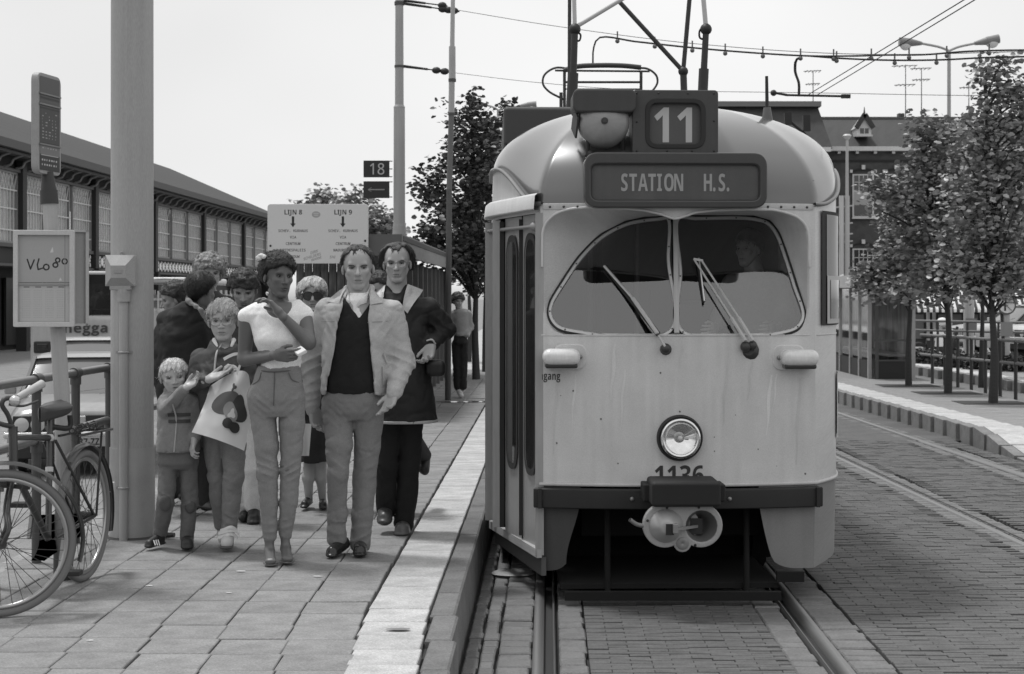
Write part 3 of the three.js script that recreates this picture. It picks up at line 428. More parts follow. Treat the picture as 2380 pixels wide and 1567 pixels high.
// coupler: cover, two-lobed face plate with a cone and a funnel
{
  const d = 9.48, c = Ld(1587, 1222, d), k = d / FOC;
  const cv = mesh('coupler_cover', [box(...Ld(1588, 1142, 9.58).toArray(), 160 * k, 58 * k, 0.34, 0.02), box(...Ld(1500, 1142, 9.7).toArray(), 0.04, 0.1, 0.2, 0.01), box(...Ld(1673, 1142, 9.7).toArray(), 0.04, 0.1, 0.2, 0.01)], painted(0.012, 0.7), tram);
  const sh = new THREE.Shape(), r = 0.118, dx = 0.102; // outline of two joined discs with a knob below
  for (let i = 0; i <= 60; i++) { const a = i / 60 * 2 * Math.PI, ca = Math.cos(a), sa = Math.sin(a); let q = 0; for (const [ox, oy, R] of [[-dx, 0, r], [dx, 0, r], [0, 0.02, 0.12], [-0.002, -0.1, 0.044]]) { const b = ca * ox + sa * oy, disc = b * b - (ox * ox + oy * oy - R * R); if (disc > 0) q = Math.max(q, b + Math.sqrt(disc)); } i ? sh.lineTo(ca * q, sa * q) : sh.moveTo(q, 0); }
  const hole = new THREE.Path(); hole.absarc(dx + 0.004, -0.004, 0.096, 0, Math.PI * 2, true); sh.holes.push(hole);
  const cp = mesh('coupler', [extrude(sh, 0.05, 0.006).translate(c.x, c.y, c.z - 0.05), cyl(c.clone().add(V(0, 0, -0.05)), c.clone().add(V(0, 0.03, -0.8)), 0.1, 0.09, 16)], grey(0.36, 0.55, { metalness: 0.15, map: paint1, mean: 0.68 }), tram);
  const lathe = (p, ox, oy, z) => new THREE.LatheGeometry(p.map(q => new THREE.Vector2(...q)), 36).rotateX(Math.PI / 2).translate(c.x + ox, c.y + oy, c.z + z);
  mesh('coupler_cone', lathe([[0.095, 0.004], [0.092, 0.012], [0.045, 0.075], [0.028, 0.082], [0, 0.083]], -dx + 0.005, 0, 0.003), grey(0.38, 0.4, { metalness: 0.3 }), cp);
  mesh('coupler_funnel', lathe([[0.099, 0.006], [0.095, -0.0], [0.055, -0.07], [0.04, -0.12], [0.0, -0.121]], dx + 0.004, -0.004, 0), grey(0.26, 0.38, { metalness: 0.6 }), cp);
  mesh('coupler_slot', [box(c.x - dx + 0.02, c.y - 0.01, c.z + 0.075, 0.045, 0.062, 0.03), box(c.x + dx - 0.02, c.y - 0.01, c.z - 0.07, 0.07, 0.09, 0.06)], M.black, cp);
  mesh('coupler_hook', [box(c.x - dx + 0.05, c.y - 0.004, c.z + 0.085, 0.03, 0.052, 0.05, 0.004), bar(c.clone().add(V(-dx + 0.05, -0.01, 0.08)), c.clone().add(V(dx, -0.01, -0.06)), 0.016, 0.016)], grey(0.3, 0.4, { metalness: 0.5 }), cp);
  mesh('coupler_knob', lathe([[0.036, 0], [0.034, 0.01], [0.012, 0.012], [0, 0.005]], -0.002, -0.1, 0.004), grey(0.24, 0.5, { metalness: 0.4 }), cp);
  const sg = new THREE.SphereGeometry(0.008, 8, 6); for (const [x, y] of [[-0.09, 0.103], [0.09, 0.103], [0.07, -0.11], [-0.2, 0.03]]) mesh('bolt', sg, M.black, cp).position.set(c.x + x, c.y + y, c.z + 0.006);
  mesh('coupler_lever', tube([Ld(1497, 1223, d), Ld(1480, 1219, d - 0.02), Ld(1464, 1208, d - 0.04)], 0.012), M.dullsteel, cp);
}
// fleet number and lettering on the nose, laid on the curved panel
function onNose(g, px, py) { const c = LB(px, py), p = g.attributes.position; for (let i = 0; i < p.count; i++) { const x = p.getX(i) + c.x; p.setXYZ(i, x, p.getY(i) + c.y, -bow(x) + 0.001 + p.getZ(i)); } g.computeVertexNormals(); return g; }
mesh('lettering', onNose(letters('1136', 0.115, 0.001, font, 0.85), 1579, 1105), M.darker, tram);
mesh('lettering', onNose(letters('Ingang', 0.046, 0.001, font, 0.68), 1274, 877), M.darker, tram);
// dried runs of dirty water and a few paint chips on the nose
for (const [x, y0, y1, w, t] of [[1792, 872, 1012, 7, 0.69], [1806, 868, 960, 4, 0.68], [1430, 800, 930, 8, 0.66], [1452, 860, 1000, 5, 0.655], [1338, 870, 1010, 5, 0.655], [1690, 850, 990, 5, 0.56], [1588, 800, 850, 6, 0.56], [1860, 880, 1080, 6, 0.55], [1294, 880, 1060, 6, 0.56], [1748, 840, 930, 5, 0.55]]) mesh('water_streak', patch(2, 12, (u, v) => LB(lerp(x, x - 10, v) + (u - 0.5) * w * (0.35 + Math.sin(Math.PI * Math.min(1, v * 1.1 + 0.08)) * 0.8) + 1.5 * Math.sin(v * 9 + x), lerp(y0, y1, v), 0.0012)), painted(t, 0.42), tram);
{ const g = splat(0.006, 3.1).rotateX(Math.PI / 2); for (let i = 0; i < 14; i++) { const p = LB(rr(1270, 1880), rr(860, 1120), 0.0015), m = mesh('paint_chip', g, grey(0.12, 0.8), tram); m.position.copy(p); m.scale.setScalar(rr(0.4, 1)); } }
// front door on the left corner: two shut leaves, then the folded pair edge on
{
  const sOf = t => -1 - t * 0.8, doorMat = painted(0.34, 0.4);
  const leaf = (t0, t1, off) => { const d = mesh('door_leaf', patch(6, 8, (u, v) => at(sOf(lerp(t0, t1, u)), lerp(0.3, 2.3, v), -0.02 + off)), doorMat, tram);
    const N = 40, ring = k => { const o = []; for (let i = 0; i <= N; i++) { const a = i / N * 2 * Math.PI, c = Math.cos(a), s = Math.sin(a), e = 0.5; o.push([0.5 + 0.34 * k * Math.sign(c) * Math.pow(Math.abs(c), 0.7), s > 0 ? 2.03 - (1 - k) * 0.02 + 0.16 * k * s : 0.88 + (1 - k) * 0.02 + 0.16 * k * s]); } return o; };
    const pt = ([u, y], o) => at(sOf(lerp(t0, t1, u)), y, -0.02 + off + o); const a = ring(1), b = ring(0.78);
    mesh('window_frame', [patch(N, 1, (u, v) => pt(v ? b[Math.round(u * N)] : a[Math.round(u * N)], 0.012))], M.rubber, d);
    mesh('pane', patch(N, 1, (u, v) => pt(v ? [0.5, lerp(0.9, 2.0, 0.5 + 0.5 * Math.sin(u * 2 * Math.PI))] : b[Math.round(u * N)], 0.01)), M.darkglass, d); return d; };
  leaf(0.03, 0.34, 0.0); leaf(0.36, 0.66, 0.0);
  const e = (t, y, o) => at(sOf(t), y, o);
  mesh('door_post', [bar(e(0.01, 0.27, 0), e(0.01, 2.3, 0), 0.03, 0.05)], doorMat, tram);
  const pt2 = (n, t0, t1, off, m, l) => mesh(n, patch(4, 6, (u, v) => at(sOf(lerp(t0, t1, u)), lerp(0.32, 2.3, v), off)), m, tram, l);
  pt2('door_shade_sheet', 0.66, 1.02, -0.09, M.pit); pt2('door_leaf', 0.83, 0.93, -0.03, painted(0.2, 0.5), 'door leaf folded back inside the opening');  // black sheet painted in for the shade inside the open doorway
  for (const [t, o, w] of [[0.685, 0.03, 0.035], [0.95, 0.03, 0.03]]) mesh('door_post', bar(e(t, 0.33, o), e(t, 2.29, o), w, 0.05), painted(0.42, 0.4), tram); for (const [t, o, w] of [[0.345, -0.012, 0.012], [0.665, -0.0, 0.014], [0.735, 0.01, 0.03], [1.03, 0.02, 0.04], [0.022, -0.01, 0.008]]) mesh('rubber_edge', bar(e(t, 0.33, o), e(t, 2.28, o), w, 0.03), M.rubber, tram);
  mesh('door_step', [bar(e(0.0, 0.28, 0.01), e(1.08, 0.28, 0.01), 0.03, 0.05)], painted(0.4, 0.6), tram); mesh('door_valance', bar(e(0, 0.2, -0.03), e(1.05, 0.22, -0.03), 0.03, 0.11), painted(0.1, 0.6), tram);
  mesh('canopy', patch(16, 5, (u, v) => { const k = Math.round(v * 5); return at(lerp(-1.0, -1.86, u), [2.42, 2.415, 2.4, 2.325, 2.315, 2.315][k], [0.0, 0.03, 0.05, 0.06, 0.055, 0.0][k]); }), painted(0.62, 0.4), tram);
  mesh('grab_rail', [cyl(e(0.03, 2.22, 0.03), e(1.0, 2.235, 0.05), 0.012), ball(e(0.03, 2.22, 0.02), 0.03)], M.dullsteel, tram);
}
// right corner window, mirror-like quarter light and the long side windows
{
  const w = (s0, s1, y0, y1, r, name) => { const f = mesh(name, patch(10, 6, (u, v) => at(lerp(s0, s1, u), lerp(y0, y1, v), 0.012)), M.rubber, tram); mesh('pane', patch(8, 6, (u, v) => at(lerp(s0, s1, lerp(0.1, 0.9, u)), lerp(y0, y1, lerp(0.03, 0.97, v)), 0.016)), grey(0.03, 0.06, { key: 'sidepane' }), f); return f; };
  w(1.05, 1.52, 1.63, 2.32, 0, 'quarter_window');
  const f = mesh('sliding_pane_frame', patch(8, 6, (u, v) => at(lerp(1.1, 1.5, u), lerp(1.64, 1.93, v), 0.018)), grey(0.42, 0.4, { metalness: 0.6 }), tram); mesh('pane', patch(8, 6, (u, v) => at(lerp(1.14, 1.46, u), lerp(1.67, 1.905, v), 0.021)), grey(0.015, 0.06, { clearcoat: 1 }), f);
  mesh('hatch', patch(6, 6, (u, v) => at(lerp(1.28, 1.62, u), lerp(0.93, 1.33, v), 0.012)), tramPaint, tram);
  for (const g of [-1, 1]) for (let k = 0; k < 8; k++) w(g * (2.04 + k * 0.118), g * (2.04 + k * 0.118 + 0.1), 1.5, 2.4, 0, 'side_window');
}
// inside: floor, partition, dashboard, rails, seat
mesh('cab_floor', [box(0, 0.78, -7.4, 2.0, 0.04, 12), box(0, 0.78, -0.8, 1.5, 0.04, 1.2)], M.dark, tram);
mesh('partition', [box(0, 1.75, -2.6, 2.05, 2.0, 0.04), box(-0.35, 1.9, -1.75, 0.03, 2.0, 0.5), box(0.45, 1.3, -1.8, 0.9, 1.1, 0.04)], grey(0.025, 0.8), tram);
mesh('ceiling', box(0, 2.75, -7, 1.7, 0.02, 12), grey(0.03, 0.8), tram);
mesh('lining', [box(-1.06, 1.7, -7.2, 0.02, 1.8, 11), box(1.06, 1.7, -7, 0.02, 1.8, 11.6), patch(14, 2, (u, v) => at(1.02 + u * 0.98, lerp(0.8, 2.5, v), -0.03)), patch(14, 2, (u, v) => roofAt(lerp(-1.9, 1.9, u), lerp(0.1, 0.6, v)).add(V(0, -0.04, -0.05)))], grey(0.035, 0.8), tram);
mesh('dashboard', [box(0.1, 1.45, -0.45, 1.5, 0.12, 0.3, 0.04), box(0.1, 1.15, -0.5, 1.5, 0.6, 0.1)], M.dark, tram);
mesh('seat', [box(0.33, 1.2, -1.25, 0.45, 0.1, 0.42, 0.04), box(0.33, 1.5, -1.5, 0.42, 0.55, 0.09, 0.04), cyl(V(0.33, 0.8, -1.25), V(0.33, 1.2, -1.25), 0.05)], M.darker, tram);
mesh('handrail', [cyl(V(-0.15, 0.8, -1.2), V(-0.15, 2.6, -1.2), 0.016), cyl(V(-0.45, 0.8, -1.35), V(-0.45, 2.6, -1.35), 0.016)], M.dark, tram);
// on the roof: resistor box, antenna, current collectors
mesh('roof_box', [box(...Ld(1250, 330, 13).toArray(), 0.55, 0.28, 2.4, 0.03)], grey(0.05, 0.6), tram);
{ const b = Ld(1785, 312, 10.9), t = Ld(1783, 250, 10.9); const a = mesh('antenna', cyl(b, t, 0.05, 0.024, 16), painted(0.12, 0.5), tram); mesh('rod', cyl(t, Ld(1782, 177, 10.9), 0.012, 0.01, 8), M.black, a); mesh('base_flange', cyl(b.clone().add(V(0, -0.06, 0)), b.clone().add(V(0, 0.005, 0)), 0.11, 0.055, 16), roofPaint, a); }
mesh('roof_horn', [bar(Ld(1832, 290, 12), Ld(1831, 262, 12), 0.03, 0.05), bar(Ld(1875, 305, 12), Ld(1874, 268, 12), 0.04, 0.05), cyl(Ld(1835, 280, 12), Ld(1880, 320, 12), 0.01)], M.black, tram);
{ // raised diamond pantograph, cut by the top of the picture
  const d = 14, e = 14.8, base = y => V(0, 0, 0);
  const pan = mesh('pantograph_arm', [cyl(Ld(1326, 290, d), Ld(1332, 170, d), 0.045, 0.045), cyl(Ld(1332, 180, d), Ld(1336, 72, d), 0.03, 0.028)], M.darker, tram); mesh('pantograph_arm', [cyl(Ld(1631, 270, d), Ld(1636, 160, d), 0.042, 0.042), cyl(Ld(1636, 165, d), Ld(1641, 72, d), 0.028, 0.026)], M.darker, tram);
  mesh('hinge', [ball(Ld(1336, 68, d), 0.05, 10), ball(Ld(1641, 68, d), 0.05, 10), ball(Ld(1588, 166, e), 0.045, 10), tube([Ld(1334, 74, d), Ld(1349, 80, d), Ld(1346, 95, d), Ld(1337, 92, d)], 0.009, 20, 6), tube([Ld(1641, 60, d), Ld(1627, 70, d), Ld(1627, 88, d), Ld(1637, 92, d)], 0.009, 20, 6)], M.black, pan);
  mesh('pantograph_tube', [cyl(Ld(1336, 65, d), Ld(1333, -60, d), 0.018), cyl(Ld(1336, 64, d), Ld(1452, -6, d), 0.018)], M.pale, tram); mesh('pantograph_tube', [cyl(Ld(1641, 66, d), Ld(1630, -60, d), 0.02)], M.pale, tram);
  mesh('pantograph_strut', [cyl(Ld(1323, 290, e), Ld(1324, -40, e), 0.016), cyl(Ld(1436, 0, e), Ld(1588, 166, e), 0.02), cyl(Ld(1588, 166, e), Ld(1606, -40, e), 0.02), cyl(Ld(1588, 160, e), Ld(1592, 270, e), 0.03)], M.darker, tram, 'thin dark rear struts of the current collector');
}
{ // second, lowered collector bow farther back
  const d = 20, q = (x, y, o = 0) => Ld(x, y, d + o);
  const b = mesh('collector_bow', [tube([q(1310, 164), q(1340, 155), q(1395, 152), q(1450, 153), q(1490, 157)], 0.03, 40), tube([q(1325, 160), q(1290, 158), q(1265, 175), q(1262, 195), q(1275, 212), q(1312, 232)], 0.014, 40, 6), tube([q(1480, 158), q(1505, 160), q(1525, 175), q(1528, 192), q(1515, 212), q(1480, 232)], 0.014, 40, 6)], M.darker, tram);
  mesh('bow_frame', [cyl(q(1312, 165), q(1312, 260), 0.018), cyl(q(1490, 165), q(1490, 260), 0.018), cyl(q(1290, 164), q(1510, 166), 0.012), cyl(q(1312, 191), q(1490, 191), 0.014), cyl(q(1312, 207), q(1490, 207), 0.008), cyl(q(1318, 215, 0.1), q(1395, 215, 0.1), 0.02), cyl(q(1304, 215), q(1304, 290), 0.02), cyl(q(1322, 215), q(1320, 290), 0.02), cyl(q(1490, 210), q(1490, 290), 0.025)], M.darker, b);
}
// ---------- figures: signed distance fields meshed with surface nets ----------
const smin = (a, b, k) => { if (k <= 0) return Math.min(a, b); const h = Math.max(k - Math.abs(a - b), 0) / k; return Math.min(a, b) - h * h * k * 0.25; };
const smax = (a, b, k) => -smin(-a, -b, k);
class Field {
  constructor(k = 0.03) { this.k = k; this.prims = []; }
  cap(a, b, ra, rb, o = {}) { const d = b.clone().sub(a), L2 = d.lengthSq() || 1e-9, R = Math.max(ra, rb), c = a.clone().add(b).multiplyScalar(0.5), half = Math.sqrt(L2) / 2; const sq = o.sq || 1, n = o.n || V(0, 0, 1);
    return this.add({ c, R: half + R, lo: V(Math.min(a.x, b.x) - R, Math.min(a.y, b.y) - R, Math.min(a.z, b.z) - R), hi: V(Math.max(a.x, b.x) + R, Math.max(a.y, b.y) + R, Math.max(a.z, b.z) + R), ...o, f: (x, y, z) => { const px = x - a.x, py = y - a.y, pz = z - a.z; const t = clamp((px * d.x + py * d.y + pz * d.z) / L2); let vx = px - d.x * t, vy = py - d.y * t, vz = pz - d.z * t; if (sq !== 1) { const q = (vx * n.x + vy * n.y + vz * n.z) * (1 / sq - 1); vx += n.x * q; vy += n.y * q; vz += n.z * q; return (Math.sqrt(vx * vx + vy * vy + vz * vz) - lerp(ra, rb, t)) * sq; } return Math.sqrt(vx * vx + vy * vy + vz * vz) - lerp(ra, rb, t); } }); }
  ell(c, r, q = null, o = {}) { const R = Math.max(...r), inv = q ? q.clone().invert() : null, v = V(); return this.add({ c, R, lo: c.clone().subScalar(R), hi: c.clone().addScalar(R), ...o, f: (x, y, z) => { v.set(x - c.x, y - c.y, z - c.z); if (inv) v.applyQuaternion(inv); const a = v.x / r[0], b = v.y / r[1], e = v.z / r[2], k0 = Math.sqrt(a * a + b * b + e * e), k1 = Math.sqrt((a / r[0]) ** 2 + (b / r[1]) ** 2 + (e / r[2]) ** 2); return k1 < 1e-6 ? -Math.min(...r) : k0 * (k0 - 1) / k1; } }); }
  fn(c, R, f, o = {}) { return this.add({ c, R, lo: c.clone().subScalar(R), hi: c.clone().addScalar(R), ...o, f }); }
  // stacked elliptic sections [Y, cx, cz, w, t], highest first
  levels(L, o = {}) { const n = o.pow || 2.3, top = L[0][0], bot = L[L.length - 1][0]; let R = 0, xs = [], zs = []; for (const l of L) { R = Math.max(R, l[3], l[4]); xs.push(l[1] - l[3], l[1] + l[3]); zs.push(l[2] - l[4], l[2] + l[4]); } const lo = V(Math.min(...xs), bot, Math.min(...zs)), hi = V(Math.max(...xs), top, Math.max(...zs)), c = lo.clone().add(hi).multiplyScalar(0.5);
    return this.add({ c, R: lo.distanceTo(hi) / 2, lo, hi, ...o, f: (x, y, z) => { const yy = clamp(y, bot, top); let i = 0; while (i < L.length - 2 && yy < L[i + 1][0]) i++; const A = L[i], B = L[i + 1]; let u = clamp((A[0] - yy) / (A[0] - B[0] || 1e-6)); const us = u * u * (3 - 2 * u); u = lerp(u, us, 0.5); const w = lerp(A[3], B[3], u), t = lerp(A[4], B[4], u), dx = Math.abs(x - lerp(A[1], B[1], u)) / w, dz = Math.abs(z - lerp(A[2], B[2], u)) / t; const q = Math.pow(Math.pow(dx, n) + Math.pow(dz, n), 1 / n); return Math.max((q - 1) * Math.min(w, t), y - top, bot - y); } }); }
  add(p) { this.prims.push(p); return this; }
  lb(p, x, y, z) { const dx = Math.max(p.lo.x - x, 0, x - p.hi.x), dy = Math.max(p.lo.y - y, 0, y - p.hi.y), dz = Math.max(p.lo.z - z, 0, z - p.hi.z); return Math.sqrt(dx * dx + dy * dy + dz * dz); }
  eval(x, y, z, list = this.prims) { let d = 1e3; for (const p of list) { if (p.sub) continue; d = smin(d, p.f(x, y, z), p.k ?? this.k); } for (const p of list) if (p.sub) d = smax(d, -p.f(x, y, z), p.k ?? 0.01); return this.post ? this.post(x, y, z, d) : d; }
  front(x, y, from) { let z = from; for (let i = 0; i < 300; i++) { const d = this.eval(x, y, z); if (d < 0.0008) break; z -= Math.max(d * 0.7, 0.0008); if (z < from - 1.2) return null; } return V(x, y, z); }
}
function surf(F, cell, disp = null, amp = 0) {
  const lo = V(1e9, 1e9, 1e9), hi = V(-1e9, -1e9, -1e9); for (const p of F.prims) if (!p.sub) { lo.min(p.lo); hi.max(p.hi); } lo.subScalar(amp + F.k * 0.5 + cell * 2); hi.addScalar(amp + F.k * 0.5 + cell * 2);
  const nx = Math.ceil((hi.x - lo.x) / cell) + 1, ny = Math.ceil((hi.y - lo.y) / cell) + 1, nz = Math.ceil((hi.z - lo.z) / cell) + 1, val = new Float32Array(nx * ny * nz).fill(1), B = 6;
  const cut = amp + F.k + (F.slack || 0);
  for (let bz = 0; bz < nz; bz += B) for (let by = 0; by < ny; by += B) for (let bx = 0; bx < nx; bx += B) {
    const h = B * cell / 2, cx = lo.x + bx * cell + h, cy = lo.y + by * cell + h, cz = lo.z + bz * cell + h, Rb = h * 1.75; const near = []; let any = false;
    for (const p of F.prims) { const l = F.lb(p, cx, cy, cz); if (l < Rb + cut) { near.push(p); if (!p.sub) any = true; } }
    if (!any) continue;
    for (let k = bz; k < Math.min(bz + B, nz); k++) for (let j = by; j < Math.min(by + B, ny); j++) for (let i = bx; i < Math.min(bx + B, nx); i++) { const x = lo.x + i * cell, y = lo.y + j * cell, z = lo.z + k * cell; let d = F.eval(x, y, z, near); if (disp && Math.abs(d) < amp + cell * 3) d += disp(x, y, z); val[(k * ny + j) * nx + i] = d; }
  }
  const pos = [], idx = [], id = new Int32Array(nx * ny * nz).fill(-1), at = (i, j, k) => (k * ny + j) * nx + i;
  for (let k = 0; k < nz - 1; k++) for (let j = 0; j < ny - 1; j++) for (let i = 0; i < nx - 1; i++) {
    const o = at(i, j, k); let m = 0; const v = [val[o], val[o + 1], val[o + nx], val[o + nx + 1], val[o + nx * ny], val[o + nx * ny + 1], val[o + nx * ny + nx], val[o + nx * ny + nx + 1]];
    for (let q = 0; q < 8; q++) if (v[q] < 0) m |= 1 << q; if (m === 0 || m === 255) continue;
    let sx = 0, sy = 0, sz = 0, n = 0; for (let a = 0; a < 8; a++) for (const b of [a ^ 1, a ^ 2, a ^ 4]) if (b > a && (v[a] < 0) !== (v[b] < 0)) { const t = v[a] / (v[a] - v[b]); sx += lerp(a & 1, b & 1, t); sy += lerp(a >> 1 & 1, b >> 1 & 1, t); sz += lerp(a >> 2, b >> 2, t); n++; }
    id[o] = pos.length / 3; pos.push(lo.x + (i + sx / n) * cell, lo.y + (j + sy / n) * cell, lo.z + (k + sz / n) * cell);
  }
  const quad = (a, b, c, d, f) => { if (a < 0 || b < 0 || c < 0 || d < 0) return; f ? idx.push(a, b, c, a, c, d) : idx.push(a, c, b, a, d, c); };
  for (let k = 1; k < nz - 1; k++) for (let j = 1; j < ny - 1; j++) for (let i = 1; i < nx - 1; i++) { const o = at(i, j, k), s = val[o] < 0;
    if (s !== val[o + 1] < 0) quad(id[o - nx - nx * ny], id[o - nx * ny], id[o], id[o - nx], s);
    if (s !== val[o + nx] < 0) quad(id[o - 1 - nx * ny], id[o - 1], id[o], id[o - nx * ny], s);
    if (s !== val[o + nx * ny] < 0) quad(id[o - 1 - nx], id[o - nx], id[o], id[o - 1], s); }
  const g = new THREE.BufferGeometry(), uv = new Float32Array(pos.length / 3 * 2); for (let i = 0; i < pos.length / 3; i++) { uv[2 * i] = pos[3 * i] + pos[3 * i + 2] * 0.45; uv[2 * i + 1] = pos[3 * i + 1] + pos[3 * i + 2] * 0.2; }
  g.setAttribute('position', new THREE.Float32BufferAttribute(pos, 3)); g.setAttribute('uv', new THREE.BufferAttribute(uv, 2)); g.setIndex(idx); g.computeVertexNormals(); return g;
}
// a head in its own frame: chin at y = -0.5, crown at 0.5, eyes at 0, face towards +z; unit = head height
function headFrame(c, H, yaw, pitch, roll) { const q = new THREE.Quaternion().setFromEuler(new THREE.Euler(pitch, yaw, roll, 'YXZ')), iq = q.clone().invert(); const v = V(); return { c, H, q, world: (x, y, z) => V(x, y, z).multiplyScalar(H).applyQuaternion(q).add(c), local: (x, y, z) => { v.set(x - c.x, y - c.y, z - c.z).applyQuaternion(iq).multiplyScalar(1 / H); return v; } }; }
function headSDF(o = {}) {
  const F = new Field(0.07), child = o.child ? 1 : 0, w = o.wide || 1;
  F.ell(V(0, 0.12, -0.05), [0.325 * w, 0.385, 0.40]);
  F.ell(V(0, -0.15, 0.10), [0.245 * w, 0.32, 0.27]);
  for (const s of [-1, 1]) { F.cap(V(s * 0.215 * w, -0.17, 0.03), V(s * 0.08, -0.42, 0.22), 0.075, 0.07); F.ell(V(s * 0.17 * w, -0.09, 0.235), [0.08, 0.075, 0.085], null, { k: 0.07 }); F.ell(V(s * 0.335 * w, -0.05, -0.03), [0.035, 0.115, 0.07], new THREE.Quaternion().setFromEuler(new THREE.Euler(0, s * 0.35, 0)), { k: 0.02 }); }
  F.ell(V(0, -0.425, 0.23), [0.095, 0.075, 0.08]);
  F.cap(V(-0.16 * w, 0.078, 0.272), V(0.16 * w, 0.078, 0.272), 0.055, 0.055, { k: 0.05 });
  F.cap(V(0, 0.04, 0.325), V(0, -0.145, 0.43 - child * 0.05), 0.03, 0.047 - child * 0.006, { k: 0.03 });
  for (const s of [-1, 1]) F.ell(V(s * 0.05, -0.155, 0.365), [0.042, 0.034, 0.042], null, { k: 0.02 });
  F.cap(V(-0.07, -0.262, 0.318), V(0.07, -0.262, 0.318), 0.03, 0.03, { k: 0.03 }); F.cap(V(-0.055, -0.31, 0.315), V(0.055, -0.31, 0.315), 0.036, 0.036, { k: 0.03 });
  for (const s of [-1, 1]) { F.ell(V(s * 0.135 * w, 0.0, 0.365), [0.09, 0.052, 0.1], null, { sub: true, k: 0.045 }); F.ell(V(s * 0.022, -0.185, 0.39), [0.014, 0.012, 0.02], null, { sub: true, k: 0.01 }); }
  F.cap(V(-0.095, -0.285, 0.362), V(0.095, -0.285, 0.362), 0.016, 0.016, { sub: true, k: 0.012 });
  if (o.open) F.ell(V(0, -0.292, 0.36), [0.06, 0.025, 0.05], null, { sub: true, k: 0.02 });
  if (o.lines) for (const s of [-1, 1]) F.cap(V(s * 0.085, -0.16, 0.375), V(s * 0.125, -0.29, 0.32), 0.012, 0.012, { sub: true, k: 0.03 });
  return F;
}
const headCache = {};
// hair: grown from the skull above a hairline given for front, temple, side and back (heights in head units)
function hairGeo(hf, o, cell) {
  const F = new Field(0.02), c = V(...(o.c || [0, 0.12, -0.06])), r = o.r || [0.375, 0.43, 0.45], hl = o.line || [0.28, 0.2, -0.05, -0.3], nz = o.noise || 0.02, fr = o.freq || 9;
  const e = new Field(0).ell(c, r).prims[0].f;
  F.fn(V(0, 0, 0), 0.9, (x, y, z) => { const a = Math.abs(Math.atan2(x, z + 0.02)) / Math.PI * 3, i = Math.min(2, Math.floor(a)), line = lerp(hl[i], hl[i + 1], sstep(0, 1, a - i)) + (o.bumpy || 0.03) * (noise3(x * 14, 3, z * 14) - 0.5) * 2 + (o.part ? o.part(x, z) : 0);
    let d = e(x, y, z); const rr2 = fbm(x * fr, y * (o.streak ? fr * 0.25 : fr), z * fr, 3) - 0.5; d -= nz * 2 * rr2; return smax(d, (line - y) * 0.8, 0.05); });
  F.prims[0].lo = V(-0.75, -0.9, -0.8); F.prims[0].hi = V(0.75, 0.8, 0.7);
  let g = surf(F, cell / hf.H);
  { // loose strands over the mass: thin blades that follow the fall of the hair, or stand off it in curly hair
    const p = g.attributes.position, n = g.attributes.normal, N = o.strands ?? 700, pos = [], t = V(), nn = V(), b = V(); let sd = 11; const rn = () => { sd = (sd * 16807) % 2147483647; return sd / 2147483647 * 2 - 1; };
    for (let i = 0; i < N; i++) { const k = Math.floor((rn() * 0.5 + 0.5) * p.count) % p.count; nn.fromBufferAttribute(n, k); const q = V().fromBufferAttribute(p, k).addScaledVector(nn, -0.012); if (o.streak) t.set(rn() * 0.5 + q.x * 1.2, -1 + rn() * 0.4, q.z * 0.8 + rn() * 0.5); else t.set(rn(), rn(), rn()); t.addScaledVector(nn, -t.dot(nn)).normalize().addScaledVector(nn, o.streak ? 0.08 : 0.4).normalize(); b.crossVectors(t, nn).normalize(); const L = (o.streak ? 0.14 : 0.07) * (1 + 0.5 * rn()), w = 0.010; const e = q.clone().addScaledVector(t, L).addScaledVector(nn, -L * 0.15), m = q.clone().addScaledVector(t, L * 0.55).addScaledVector(nn, 0.012); const a1 = q.clone().addScaledVector(b, w), a2 = q.clone().addScaledVector(b, -w), m1 = m.clone().addScaledVector(b, w * 0.8), m2 = m.clone().addScaledVector(b, -w * 0.8); for (const v of [a1, a2, m2, a1, m2, m1, m1, m2, e]) pos.push(v.x, v.y, v.z); }
    const s = new THREE.BufferGeometry(); s.setAttribute('position', new THREE.Float32BufferAttribute(pos, 3)); s.computeVertexNormals(); g = merge([g, s]); }
  g.scale(hf.H, hf.H, hf.H); g.applyQuaternion(hf.q); g.translate(hf.c.x, hf.c.y, hf.c.z); return g;
}
